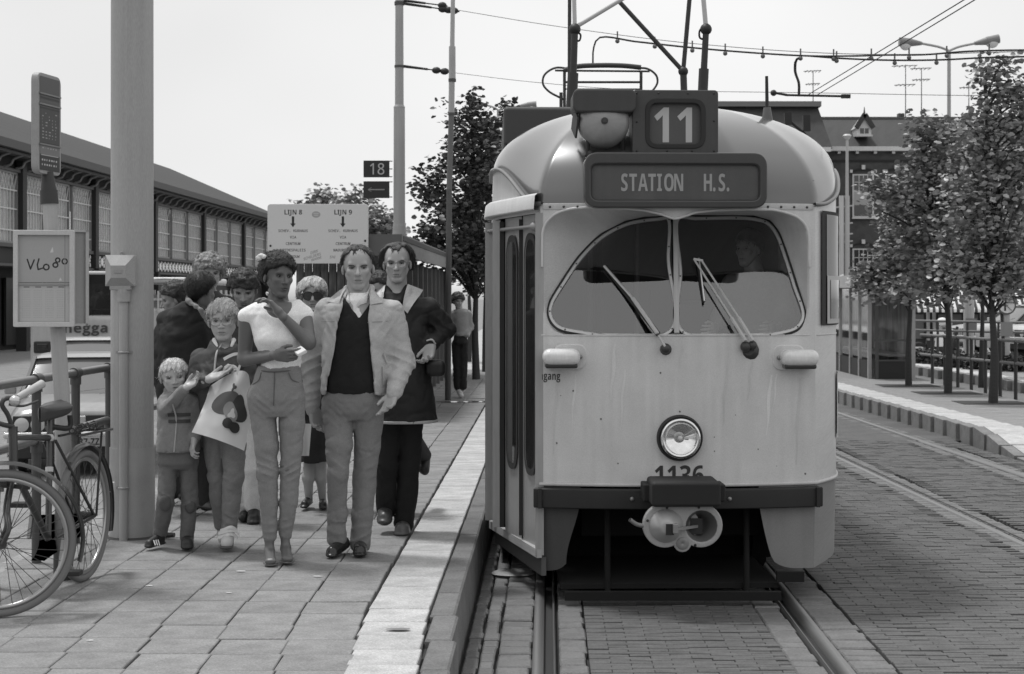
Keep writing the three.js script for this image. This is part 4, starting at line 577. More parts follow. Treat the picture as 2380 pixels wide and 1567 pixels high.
// a hand: wrist point, direction of the fingers, direction of the thumb side, bend of the fingers, size
function handGeo(w, dir, thumb, curl, s, cell, spread = 0.12, flip = 1) {
  const y = dir.clone().normalize(), x = thumb.clone().addScaledVector(y, -thumb.dot(y)).normalize(), z = x.clone().cross(y).multiplyScalar(flip); const at = (a, b, c) => w.clone().addScaledVector(x, a * s).addScaledVector(y, b * s).addScaledVector(z, c * s);
  const F = new Field(0.009 * s), curls = Array.isArray(curl) ? curl : [curl, curl * 1.05, curl * 1.1, curl * 1.2];
  F.cap(at(0, -0.03, 0), at(0, 0.02, 0), 0.026 * s, 0.026 * s, { k: 0.02 * s });
  const bx = [0.031, 0.011, -0.010, -0.029], ln = [[0.042, 0.025, 0.02], [0.046, 0.029, 0.021], [0.043, 0.027, 0.02], [0.034, 0.02, 0.018]], by = [0.088, 0.094, 0.089, 0.08];
  for (let i = 0; i < 4; i++) { F.cap(at(bx[i] * 0.62, 0.012, 0), at(bx[i], by[i], 0), 0.0175 * s, 0.0125 * s, { k: 0.014 * s }); let p = [bx[i], by[i], 0], a = 0, sx = bx[i] * spread * 4; for (let j = 0; j < 3; j++) { a += curls[i] * [0.7, 1, 0.7][j]; const L = ln[i][j], q = [p[0] + sx * L * 3, p[1] + Math.cos(a) * L, p[2] - Math.sin(a) * L]; F.cap(at(...p), at(...q), [0.0098, 0.009, 0.0083][j] * s, [0.009, 0.0083, 0.0072][j] * s, { k: 0.004 * s }); p = q; } }
  F.cap(at(0.02, 0.018, -0.006), at(0.043, 0.05, -0.016), 0.017 * s, 0.0125 * s, { k: 0.012 * s }); F.cap(at(0.043, 0.05, -0.016), at(0.052, 0.079, -0.022 - curls[0] * 0.012), 0.0115 * s, 0.0105 * s, { k: 0.004 * s }); F.cap(at(0.052, 0.079, -0.022 - curls[0] * 0.012), at(0.05, 0.103, -0.03 - curls[0] * 0.02), 0.0105 * s, 0.0085 * s, { k: 0.003 * s });
  return surf(F, cell);
}
const folds = (amp, f = 15, s = 0) => (x, y, z) => { const w = fbm(x * 5 + s, y * 5, z * 5, 2) * 2.2, r = noise3(x * f * 0.9 + w + s, y * f * 0.42 + w, z * f * 0.9), q = noise3(x * f * 0.5 + y * f * 0.6 + s, y * f * 0.9 - x * f * 0.5 + w, z * f * 0.6 + 7); return amp * (1.6 * Math.pow(1 - Math.abs(2 * r - 1), 2) + 1.1 * Math.pow(1 - Math.abs(2 * q - 1), 3) + 0.9 * Math.pow(1 - Math.abs(2 * noise3(x * f * 1.7 + y * f + w * 2, y * f * 1.5 - x * f * 0.8, z * f * 1.6 + s) - 1), 7) - 1.0); };
// folds that gather round given points: [x, y, z, radius, strength, spacing, slant]
const gather = (base, pts) => (x, y, z) => { let d = base(x, y, z); for (const [p, r, a, sp, sl] of pts) { const q = ((x - p.x) ** 2 + (y - p.y) ** 2 + (z - p.z) ** 2) / (r * r); if (q < 4) d -= a * Math.exp(-q * 1.5) * (1.9 * Math.pow(1 - Math.abs(Math.sin(((y - p.y) + (x - p.x) * (sl || 0.3)) * Math.PI / sp / 1.25 + 2.6 * noise3(x * 8, y * 8, z * 8 + 4))), 1.6) - 0.6) * (0.4 + 0.9 * noise3(x * 11 + 5, y * 11, z * 11)); } return d; };
const clothMats = new Map();
const cloth = (l, r = 0.9) => grey(l, r, { map: rep1(weaveTex, 5), mean: 0.47, bumpMap: rep1(weaveBump, 6), bumpScale: 0.001 });
const repCache = new Map(); function rep1(t, n) { const k = t.uuid + n; if (!repCache.has(k)) repCache.set(k, rep(t, n)); return repCache.get(k); }
const skinMat = l => grey(l, 0.42, { key: 'skin' });
// a turned-down flap of cloth lying on a garment: four picture corners, lifted off the surface of a field
const flap = (J, q, lift = 0.006, top = 0) => { const f = (u, v, o) => { const x = lerp(lerp(q[0][0], q[1][0], u), lerp(q[3][0], q[2][0], u), v), y = lerp(lerp(q[0][1], q[1][1], u), lerp(q[3][1], q[2][1], u), v), p = Q([x, y, 0]), s = J.front(p.x, p.y, p.z + 0.45) || p.clone(); s.z += lift + o + 0.01 * Math.sin(Math.PI * v) + top * (1 - v); return s; }; return [patch(10, 8, (u, v) => f(u, v, 0)), patch(10, 8, (u, v) => f(u, v, -0.005)), patch(10, 1, (u, v) => f(u, 1, v ? 0 : -0.005)), patch(8, 1, (u, v) => f(0, u, v ? 0 : -0.005)), patch(8, 1, (u, v) => f(1, u, v ? 0 : -0.005))]; };
const hairMat = l => grey(l, 0.5, { key: 'hair', map: rep1(hairTex, 7), mean: 0.36, bumpMap: rep1(hairBump, 7), bumpScale: 0.0015 });
let figD = 10; // current distance of a figure
const Q = ([x, y, dd = 0]) => P(x, y, figD + dd), PXM = r => r * figD / FOC;
const C = (x1, y1, z1, x2, y2, z2, r1, r2 = r1, o = {}) => F => F.cap(Q([x1, y1, z1]), Q([x2, y2, z2]), PXM(r1), PXM(r2), o);
const T = (levels, o = {}) => F => F.levels(levels.map(([y, xl, xr, t, dd = 0]) => { const a = P(xl, y, figD + dd), b = P(xr, y, figD + dd); return [a.y, (a.x + b.x) / 2, a.z, (b.x - a.x) / 2, t]; }), o);
const S = (x, y, dd, rx, ry = rx, rz = rx, o = {}) => F => F.ell(Q([x, y, dd]), [PXM(rx), PXM(ry), PXM(rz)], null, o);
function person(o) {
  figD = o.d; const g = thing('person', o.label, 'person', null, P(o.feet[0], o.feet[1], o.d)); const off = g.position, put = (name, geo, mat, parent = g, label) => { const m = mesh(name, geo, mat, parent, label); if (parent === g) m.position.copy(off).negate(); return m; };
  const cell = o.cell || 0.008, H = PXM(o.head.H), c = Q([o.head.at[0], o.head.at[1], o.head.at[2] || 0]), hf = headFrame(c, H, o.head.yaw || 0, o.head.pitch || 0, o.head.roll || 0);
  // body: skin, one surface
  const B = new Field(0.02); for (const f of o.skin) f(B); const parts = [surf(B, Math.max(cell, 0.009))];
  const hk = JSON.stringify([o.head.child, o.head.wide, o.head.open, o.head.lines, cell > 0.012]); headCache[hk] ??= surf(headSDF(o.head), cell > 0.012 ? 0.024 : 0.0145);
  const hg = headCache[hk].clone(); hg.scale(H, H, H); hg.applyQuaternion(hf.q); hg.translate(c.x, c.y, c.z); parts.push(hg);
  for (const h of o.hands || []) parts.push(handGeo(Q(h.at), Q(h.to).sub(Q(h.at)), V(...h.thumb), h.curl, h.s, Math.max(0.0035, cell * 0.45), h.spread, h.flip));
  const body = put('body', parts, skinMat(o.tone));
  const face = (x, y, up = 0) => { const F = headSDF(o.head), p = F.front(x, y, 0.6); return p ? p.add(V(0, 0, up)) : V(x, y, 0.3); };
  if (!o.noFace) {
    const toW = geo => { geo.scale(H, H, H); geo.applyQuaternion(hf.q); geo.translate(c.x, c.y, c.z); return geo; }, w = o.head.wide || 1;
    for (const s of [-1, 1]) {
      const e = V(s * 0.132 * w, -0.002, 0.262), look = o.head.look || [0, 0];
      const eye = put('eye', toW(new THREE.SphereGeometry(0.047, 14, 10).scale(1.05, 0.42, 0.75).translate(e.x, e.y, e.z + 0.002)), grey(0.3, 0.3));
      mesh('iris', toW(new THREE.SphereGeometry(0.024, 10, 8).scale(1, 0.9, 0.5).translate(e.x + look[0] * 0.02, e.y + look[1] * 0.008, e.z + 0.03)), grey(0.012, 0.2), eye);
      mesh('eyelid', toW(tube([V(e.x - 0.06, e.y - 0.002, e.z + 0.016), V(e.x - 0.025, e.y + 0.02, e.z + 0.034), V(e.x + 0.02, e.y + 0.021, e.z + 0.034), V(e.x + 0.06, e.y + 0.0, e.z + 0.016)], 0.012, 14, 6)), grey(o.tone * 0.35, 0.7), eye);  // lash line and eye-socket shade put into a dark tone
      const bt = o.brow?.[1] ?? 0.016, by = o.brow?.[2] ?? 0.062; put('eyebrow', toW(tube([face(s * 0.055, by - 0.012 - (o.frown || 0)), face(s * 0.11, by + 0.004), face(s * 0.165 * w, by + 0.008), face(s * 0.2 * w, by - 0.006)].map(p => p.add(V(0, 0, -0.004))), bt, 16, 6).scale(1, 1, 0.7).translate(0, 0, 0.09)), hairMat(o.brow?.[0] ?? 0.06));
    }
    const lr = o.lipR ?? 0.006, lp = put('lips', toW(merge([tube([face(-0.085, -0.283), face(-0.03, -0.268), face(0, -0.272), face(0.03, -0.268), face(0.085, -0.283)], lr, 20, 6), tube([face(-0.07, -0.29), face(-0.03, -0.308), face(0.03, -0.308), face(0.07, -0.29)], lr * 1.3, 20, 6)])), grey(o.tone * (o.lip || 0.6), 0.5)); mesh('mouth_line', toW(tube([face(-0.098, -0.287), face(-0.04, -0.284), face(0.04, -0.284), face(0.098, -0.287)].map(p => p.add(V(0, 0, 0.002))), 0.0055, 20, 5)), grey(o.tone * 0.12, 0.8), lp);
  }
  const ga = {}; for (const q of o.wear || []) { const F = new Field(q.k ?? 0.03); for (const f of q.p) f(F); if (q.post) F.post = q.post; ga[q.id || q.name] = F; const dsp = q.disp ? (typeof q.disp === 'number' ? folds(q.disp, q.f || 15, o.d * 3) : q.disp) : null; const amp = q.amp || (typeof q.disp === 'number' ? q.disp * 1.6 : 0.016); const m = put(q.name, surf(F, q.cell || cell, dsp, amp), q.mat || cloth(q.tone, q.rough || 0.9), g, q.label); ga['mesh_' + (q.id || q.name)] = m; }
  if (o.hair) for (const h of Array.isArray(o.hair) ? o.hair : [o.hair]) put('hair', hairGeo(hf, h, Math.max(0.004, cell * 0.55)), hairMat(h.tone));
  if (o.glasses) { // rims on the face, arms to the ears
    const r = o.glasses.r || 0.105, W = geo => { geo.scale(H, H, H); geo.applyQuaternion(hf.q); geo.translate(c.x, c.y, c.z); return geo; }, zf = 0.40, rim = [];
    for (const s of [-1, 1]) { const pts = []; for (let i = 0; i < 20; i++) { const a = i / 20 * 2 * Math.PI; pts.push(V(s * 0.135 + Math.cos(a) * r * 1.08, -0.02 + Math.sin(a) * r * 0.9, zf - 0.02 * Math.abs(Math.cos(a)) - (Math.cos(a) * s > 0 ? 0.02 : 0))); } rim.push(tube(pts, o.glasses.t || 0.011, 50, 5, true)); rim.push(tube([V(s * (0.135 + r), 0.02, zf - 0.05), V(s * 0.32, 0.02, 0.22), V(s * 0.345, 0.01, 0.0)], 0.01, 12, 5)); }
    rim.push(tube([V(-0.035, 0.005, zf), V(0, 0.018, zf + 0.01), V(0.035, 0.005, zf)], 0.011, 8, 5));
    const f = put(o.glasses.dark ? 'sunglasses' : 'glasses', W(merge(rim)), grey(o.glasses.tone ?? 0.05, 0.35)); for (const s of [-1, 1]) mesh('lens', W(new THREE.CircleGeometry(r, 20).scale(1.08, 0.9, 1).translate(s * 0.135, -0.02, zf - 0.015)), o.glasses.dark ? grey(0.008, 0.15, { clearcoat: 1 }) : M.glass, f);
  }
  if (o.extra) o.extra({ g, put, ga, hf, H, Q, off });
  return g;
}
// ---------- the people on the platform ----------
const NL = V(-0.45, 0.35, 0.82).normalize(), NR = V(0.45, 0.35, 0.82).normalize();
const shoe = (n, tone, prims, o = {}) => ({ name: 'shoe', id: n, tone, k: 0.012, p: prims, cell: o.cell || 0.006, mat: grey(tone, o.rough || 0.4, { key: 'shoe' }), label: o.label });
const skinT = (L, k = 0.9) => T(L.map(([y, a, b, t, dd]) => { const c = (a + b) / 2, w = (b - a) / 2 * k; return [y, c - w, c + w, t * k, dd]; }));
{ // woman in a white T-shirt and jeans
  const tee = [[702, 612, 690, 0.055], [716, 588, 706, 0.085], [732, 577, 714, 0.105], [760, 583, 708, 0.12], [790, 590, 706, 0.128, -0.015], [820, 600, 702, 0.112], [846, 607, 698, 0.1], [856, 603, 698, 0.1]];
  person({ d: 9.42, feet: [640, 1308], label: 'young woman in white T-shirt and tight jeans, one hand raised to her neck', tone: 0.13, cell: 0.007,
    head: { at: [646, 641], H: 101, yaw: 0.66, pitch: 0.04, roll: -0.03, wide: 0.97, look: [0.4, 0] }, brow: [0.012, 0.009, 0.075], lip: 0.6, lipR: 0.014,
    skin: [C(645, 680, 0.03, 648, 722, 0.02, 23, 25), skinT(tee, 0.92), C(574, 740, 0, 568, 832, 0.03, 19, 15.5), C(568, 836, 0.03, 640, 826, -0.17, 16.5, 10.5), C(708, 736, 0, 717, 795, -0.12, 18, 16.5), C(717, 797, -0.12, 652, 730, -0.17, 16.5, 10),
      C(607, 920, 0, 620, 1090, -0.02, 26, 20), C(620, 1090, -0.02, 626, 1250, 0.02, 20, 11), C(677, 920, 0, 673, 1090, 0, 26, 20), C(673, 1090, 0, 662, 1240, 0.05, 20, 11), T([[850, 612, 690, 0.08], [925, 590, 700, 0.1]]),
      C(626, 1250, 0.02, 626, 1282, 0.01, 11, 11), C(626, 1282, 0.0, 629, 1303, -0.13, 12, 12, { sq: 0.75, n: V(0, 1, 0) }), C(662, 1240, 0.05, 664, 1276, 0.04, 11, 11), C(664, 1276, 0.03, 668, 1297, -0.1, 12, 12, { sq: 0.75, n: V(0, 1, 0) }),
      ...[-10, -5, 0, 4.5, 9].flatMap((t, i) => [S(629 + t, 1307 - Math.abs(t + 3) * 0.25, -0.155, 3.4 - i * 0.1), S(669 + t, 1301 - Math.abs(t - 2) * 0.25, -0.125, 3.4)])],
    hands: [{ at: [642, 826, -0.175], to: [690, 828, -0.26], thumb: [0.1, 0.9, 0.4], curl: [0.35, 0.5, 0.65, 0.8], s: 0.93, spread: 0.05, flip: -1 }, { at: [651, 729, -0.172], to: [622, 694, -0.15], thumb: [-0.5, 0.3, -0.8], curl: 0.55, s: 0.93, flip: 1 }],
    wear: [{ name: 'shirt', tone: 0.8, p: [T(tee), C(606, 718, 0, 572, 736, 0, 21, 21), C(690, 716, 0, 709, 732, 0, 18, 19), S(630, 782, -0.1, 20, 18, 14), S(670, 782, -0.1, 19, 18, 14), S(645, 702, -0.11, 34, 36, 45, { sub: true, k: 0.008 })], k: 0.035, disp: 0.0024, f: 10 },
      { name: 'jeans', tone: 0.215, p: [T([[850, 600, 697, 0.1], [872, 592, 702, 0.108], [905, 580, 706, 0.118], [925, 577, 709, 0.118], [950, 582, 704, 0.105], [968, 588, 698, 0.085]]), C(606, 925, 0, 619, 1040, -0.02, 33, 28), C(619, 1040, -0.02, 621, 1100, -0.02, 27, 25), C(621, 1100, -0.02, 627, 1246, 0.02, 25, 17.5), C(677, 930, 0, 678, 985, 0, 32, 30, { k: 0.006 }), C(678, 985, 0, 677, 1045, 0, 30, 26, { k: 0.01 }), C(677, 1045, 0, 674, 1095, 0, 26, 23.5, { k: 0.01 }), C(674, 1095, 0, 671, 1170, 0.02, 23.5, 21, { k: 0.01 }), C(671, 1170, 0.02, 663, 1240, 0.05, 21, 17, { k: 0.01 })], k: 0.022, amp: 0.014,
        disp: gather(folds(0.0028, 16, 2), (figD = 9.42, [[Q([620, 1092, -0.08]), 0.09, 0.007, 0.036, 0.4], [Q([672, 1092, -0.08]), 0.09, 0.007, 0.038, -0.4], [Q([612, 945, -0.1]), 0.08, 0.005, 0.04, 0.9], [Q([676, 945, -0.1]), 0.08, 0.005, 0.04, -0.9], [Q([627, 1225, 0]), 0.07, 0.004, 0.035, 0.2], [Q([660, 1220, 0]), 0.07, 0.004, 0.035, -0.2]])) },
      ...[[629, 1312, -0.13, 627, 1284, 0.03], [669, 1306, -0.1, 665, 1279, 0.07]].map(([x, y, z, hx, hy, hz], i) => ({ name: 'sandal', id: 's' + i, tone: 0.16, k: 0.008, cell: 0.005, p: [C(x, y, z, hx, hy + 9, hz - 0.03, 15, 11, { sq: 0.28, n: V(0, 1, 0) }), C(hx, hy + 8, hz, hx, hy + 24, hz + 0.01, 6, 4.5), C(x - 14, y - 4, z + 0.02, x, y - 15, z + 0.03, 3), C(x, y - 15, z + 0.03, x + 14, y - 4, z + 0.02, 3)], mat: grey(0.16, 0.45, { key: 'shoe' }) }))],
    hair: { tone: 0.01, r: [0.425, 0.46, 0.51], c: [0, 0.14, -0.05], line: [0.24, 0.14, -0.2, -0.42], noise: 0.02, freq: 34, bumpy: 0.03 },
    extra: ({ g, put, ga, Q, off, hf }) => {
      put('hair_clip', [tube([Q([598, 600, -0.03]), Q([607, 594, -0.06]), Q([617, 598, -0.05])], 0.012, 20, 8), ball(Q([604, 599, -0.05]), 0.016), ball(Q([613, 597, -0.06]), 0.013)], grey(0.7, 0.4));
      put('earring', ball(Q([622, 682, -0.05]), 0.012), grey(0.7, 0.2, { metalness: 0.8 }));
      const J = ga.jeans, line = (pts, r, t) => put('seam', tube(pts.map(([x, y]) => { const p = Q([x, y, 0]), f = J.front(p.x, p.y, p.z + 0.4); return (f || p).add(V(0, 0, 0.001)); }), r, 30, 5), grey(t, 0.8));
      line([[598, 858], [620, 861], [645, 862], [670, 861], [696, 857]], 0.0035, 0.12); line([[645, 862], [645, 890], [644, 925], [643, 940]], 0.003, 0.12); line([[613, 864], [607, 882], [592, 892]], 0.0028, 0.13); line([[677, 864], [684, 880], [698, 888]], 0.0028, 0.13);
    } });
  figD = 9.42; const pk = info(mesh('packet', box(0, 0, 0, 0.055, 0.022, 0.08, 0.006), grey(0.7, 0.5)), 'small pale packet held by the woman in the white T-shirt', 'packet'); pk.position.copy(Q([697, 817, -0.24])); pk.rotation.set(0.3, 0.5, 0.35);
}
{ // man in a light blouson over a dark V-neck
  const sw = [[692, 796, 868, 0.1], [710, 775, 884, 0.12], [760, 768, 890, 0.142, -0.005], [850, 764, 886, 0.15, -0.01], [890, 760, 882, 0.152, -0.01], [914, 760, 880, 0.146]];
  const jk = [[684, 800, 872, 0.085], [698, 776, 894, 0.115], [712, 756, 914, 0.135], [740, 746, 922, 0.152], [790, 750, 918, 0.17], [850, 749, 911, 0.178], [890, 746, 904, 0.176], [905, 746, 902, 0.168], [917, 748, 900, 0.166]];
  const tr = [[903, 764, 884, 0.14], [930, 752, 892, 0.145], [955, 750, 892, 0.135], [975, 758, 884, 0.11]];
  figD = 9.72; const lerpTab = (tab, y) => { let i = 0; while (i < tab.length - 2 && y > tab[i + 1][0]) i++; return lerp(tab[i][1], tab[i + 1][1], clamp((y - tab[i][0]) / (tab[i + 1][0] - tab[i][0]))); };
  const eL = [[690, 799], [743, 788], [788, 781], [868, 765], [920, 757]], eR = [[690, 858], [743, 854], [815, 860], [920, 870]];
  const toPx = (x, y, z) => [PX + x * FOC / -z, PY - (y - EYE) * FOC / -z];
  person({ d: 9.72, feet: [815, 1292], label: 'man in light zip jacket over dark V-neck sweater and grey trousers, walking beside the kerb', tone: 0.37, cell: 0.0075,
    head: { at: [832, 622], H: 103, yaw: 0.1, pitch: 0.03, roll: 0.02, lines: true, look: [0.2, 0] }, brow: [0.045, 0.016, 0.055], frown: 0.012, lip: 0.6,
    skin: [C(832, 660, 0.03, 834, 712, 0.02, 26, 28), skinT(sw, 0.86), C(757, 724, 0.02, 722, 842, 0.12, 20, 17), C(722, 842, 0.12, 727, 952, 0.1, 17, 11), C(912, 728, 0, 936, 842, 0.02, 20, 17), C(936, 842, 0.02, 917, 914, -0.12, 17, 11), skinT(tr, 0.84), C(787, 950, -0.02, 788, 1060, -0.085, 24, 17), C(788, 1060, -0.085, 786, 1255, -0.03, 15, 11), C(856, 950, 0, 851, 1070, 0.02, 24, 18), C(851, 1070, 0.02, 838, 1268, 0.05, 18, 11)],
    hands: [{ at: [728, 950, 0.1], to: [737, 992, 0.07], thumb: [0.75, 0, -0.6], curl: 0.55, s: 1.0, flip: 1 }, { at: [916, 914, -0.12], to: [897, 958, -0.2], thumb: [-0.85, -0.1, -0.5], curl: [0.2, 0.32, 0.4, 0.5], s: 1.0, flip: -1 }],
    wear: [{ name: 'shirt', tone: 0.78, p: [T([[680, 812, 858, 0.07], [700, 802, 864, 0.1], [750, 796, 870, 0.128]]), C(836, 676, -0.14, 836, 705, -0.16, 17, 4, { sub: true })], k: 0.01, cell: 0.006, disp: 0.002 },
      { name: 'sweater', tone: 0.014, p: [T(sw)], k: 0.02, disp: 0.004, f: 14, rough: 1, post: (x, y, z, d) => { const [px, py] = toPx(x, y, z); if (z < -9.72) return d; const v = Math.max(Math.abs(px - 834) * 0.0025 - 0.0025 * Math.max(0, (738 - py) * 0.66), 0) ; const inV = py < 738 ? ((738 - py) * 0.72 - Math.abs(px - 834)) * 0.0022 : -1; return smax(d, inV, 0.006); } },
      { name: 'jacket', tone: 0.42, p: [T(jk), C(760, 722, 0.02, 722, 838, 0.12, 31, 27), C(722, 838, 0.12, 726, 940, 0.1, 27, 20), C(726, 930, 0.1, 727, 952, 0.1, 18, 17, { k: 0.008 }), C(910, 726, 0, 936, 842, 0.02, 31, 28), C(936, 842, 0.02, 918, 906, -0.12, 27, 21), C(919, 900, -0.11, 915, 916, -0.13, 19, 18, { k: 0.008 })], k: 0.035, amp: 0.02,
        disp: gather(folds(0.005, 11, 5), [[Q([722, 850, 0.05]), 0.13, 0.009, 0.055, -0.5], [Q([934, 850, -0.03]), 0.12, 0.010, 0.05, 0.6], [Q([724, 920, 0.05]), 0.09, 0.006, 0.04, -0.2], [Q([924, 895, -0.1]), 0.08, 0.006, 0.04, 0.3], [Q([770, 760, -0.1]), 0.09, 0.004, 0.06, 1.4], [Q([900, 760, -0.1]), 0.09, 0.004, 0.06, -1.4]]),
        post: (x, y, z, d) => { if (z < -9.73) return d; const [px, py] = toPx(x, y, z); const o = Math.min(px - lerpTab(eL, py), lerpTab(eR, py) - px) * 0.0024; return smax(d, o, 0.008); } },
      { name: 'collar_stand', tone: 0.46, k: 0.01, cell: 0.006, p: [C(806, 672, 0.05, 862, 670, 0.05, 9, 9), C(806, 672, 0.05, 799, 690, -0.06, 8, 6, { sq: 0.5, n: NL }), C(862, 670, 0.05, 863, 690, -0.06, 8, 6, { sq: 0.5, n: NR })] },
      { name: 'trousers', tone: 0.19, p: [T(tr), C(786, 938, -0.01, 787, 980, -0.03, 38, 35), C(787, 980, -0.03, 788, 1040, -0.08, 35, 30), C(788, 1040, -0.08, 786, 1100, -0.1, 30, 25.5), C(786, 1100, -0.1, 784, 1190, -0.05, 25.5, 22.5), C(784, 1190, -0.05, 783, 1252, -0.03, 22.5, 25), C(856, 938, 0, 855, 980, 0, 38, 36), C(855, 980, 0, 853, 1040, 0.01, 36, 31.5, { k: 0.006 }), C(853, 1040, 0.01, 848, 1100, 0.02, 31, 28, { k: 0.012 }), C(848, 1100, 0.02, 842, 1195, 0.04, 28, 26, { k: 0.012 }), C(842, 1195, 0.04, 838, 1264, 0.05, 26, 24.5, { k: 0.012 })], k: 0.022, amp: 0.02,
        disp: gather(folds(0.0045, 9, 9), [[Q([775, 965, -0.13]), 0.09, 0.004, 0.04, 0.8], [Q([860, 960, -0.12]), 0.08, 0.003, 0.05, -0.8], [Q([790, 1080, -0.18]), 0.1, 0.006, 0.06, 0.7], [Q([850, 1085, -0.06]), 0.1, 0.006, 0.06, -0.6], [Q([786, 1225, -0.1]), 0.09, 0.005, 0.05, 0.4], [Q([838, 1240, 0]), 0.09, 0.006, 0.045, -0.3]]) },
      shoe('a', 0.02, [C(797, 1262, 0.02, 772, 1283, -0.15, 16, 14), C(797, 1270, 0.02, 770, 1291, -0.17, 14, 13, { sq: 0.4, n: V(0, 1, 0) })], { rough: 0.25 }), shoe('b', 0.02, [C(838, 1268, 0.07, 836, 1280, -0.1, 17, 15), C(838, 1280, 0.07, 836, 1288, -0.12, 17, 16, { sq: 0.35, n: V(0, 1, 0) })], { rough: 0.25 })],
    hair: { tone: 0.04, r: [0.395, 0.425, 0.465], c: [0, 0.105, -0.08], line: [0.4, 0.27, -0.16, -0.34], noise: 0.03, freq: 13, streak: true, bumpy: 0.05, part: (x, z) => z > 0.08 ? 0.055 * Math.exp(-Math.pow((Math.abs(x) - 0.17) / 0.08, 2)) : 0 },
    extra: ({ put, ga, Q }) => { const JF = new Field(0.02); JF.prims = [...ga.jacket.prims, ...ga.collar_stand.prims]; put('collar', flap(JF, [[807, 661], [798, 688], [794, 706], [759, 700]], 0.006, 0.012), cloth(0.46)); put('collar', flap(JF, [[859, 660], [864, 688], [866, 708], [893, 703]], 0.006, 0.012), cloth(0.46)); const SF = new Field(0.02); SF.prims = [...ga.shirt.prims]; put('shirt_collar', flap(SF, [[806, 668], [812, 680], [818, 704], [804, 708]], 0.012), cloth(0.72)); put('shirt_collar', flap(SF, [[860, 667], [853, 680], [832, 711], [856, 704]], 0.012), cloth(0.72)); const J = ga.jacket, S2 = ga.mesh_jacket, ln = (pts, r, t, n) => put(n, tube(pts.map(([x, y]) => { const p = Q([x, y, 0]), f = J.front(p.x, p.y, p.z + 0.45); return (f || p).add(V(0, 0, 0.003)); }), r, 30, 5), grey(t, 0.8)); ln([[750, 746], [768, 746], [784, 746]], 0.002, 0.3, 'seam'); ln([[860, 749], [880, 747], [905, 747]], 0.002, 0.3, 'seam'); ln([[897, 820], [903, 842]], 0.006, 0.5, 'pocket_edge'); ln([[893, 850], [894, 900]], 0.0025, 0.28, 'seam'); } });
}
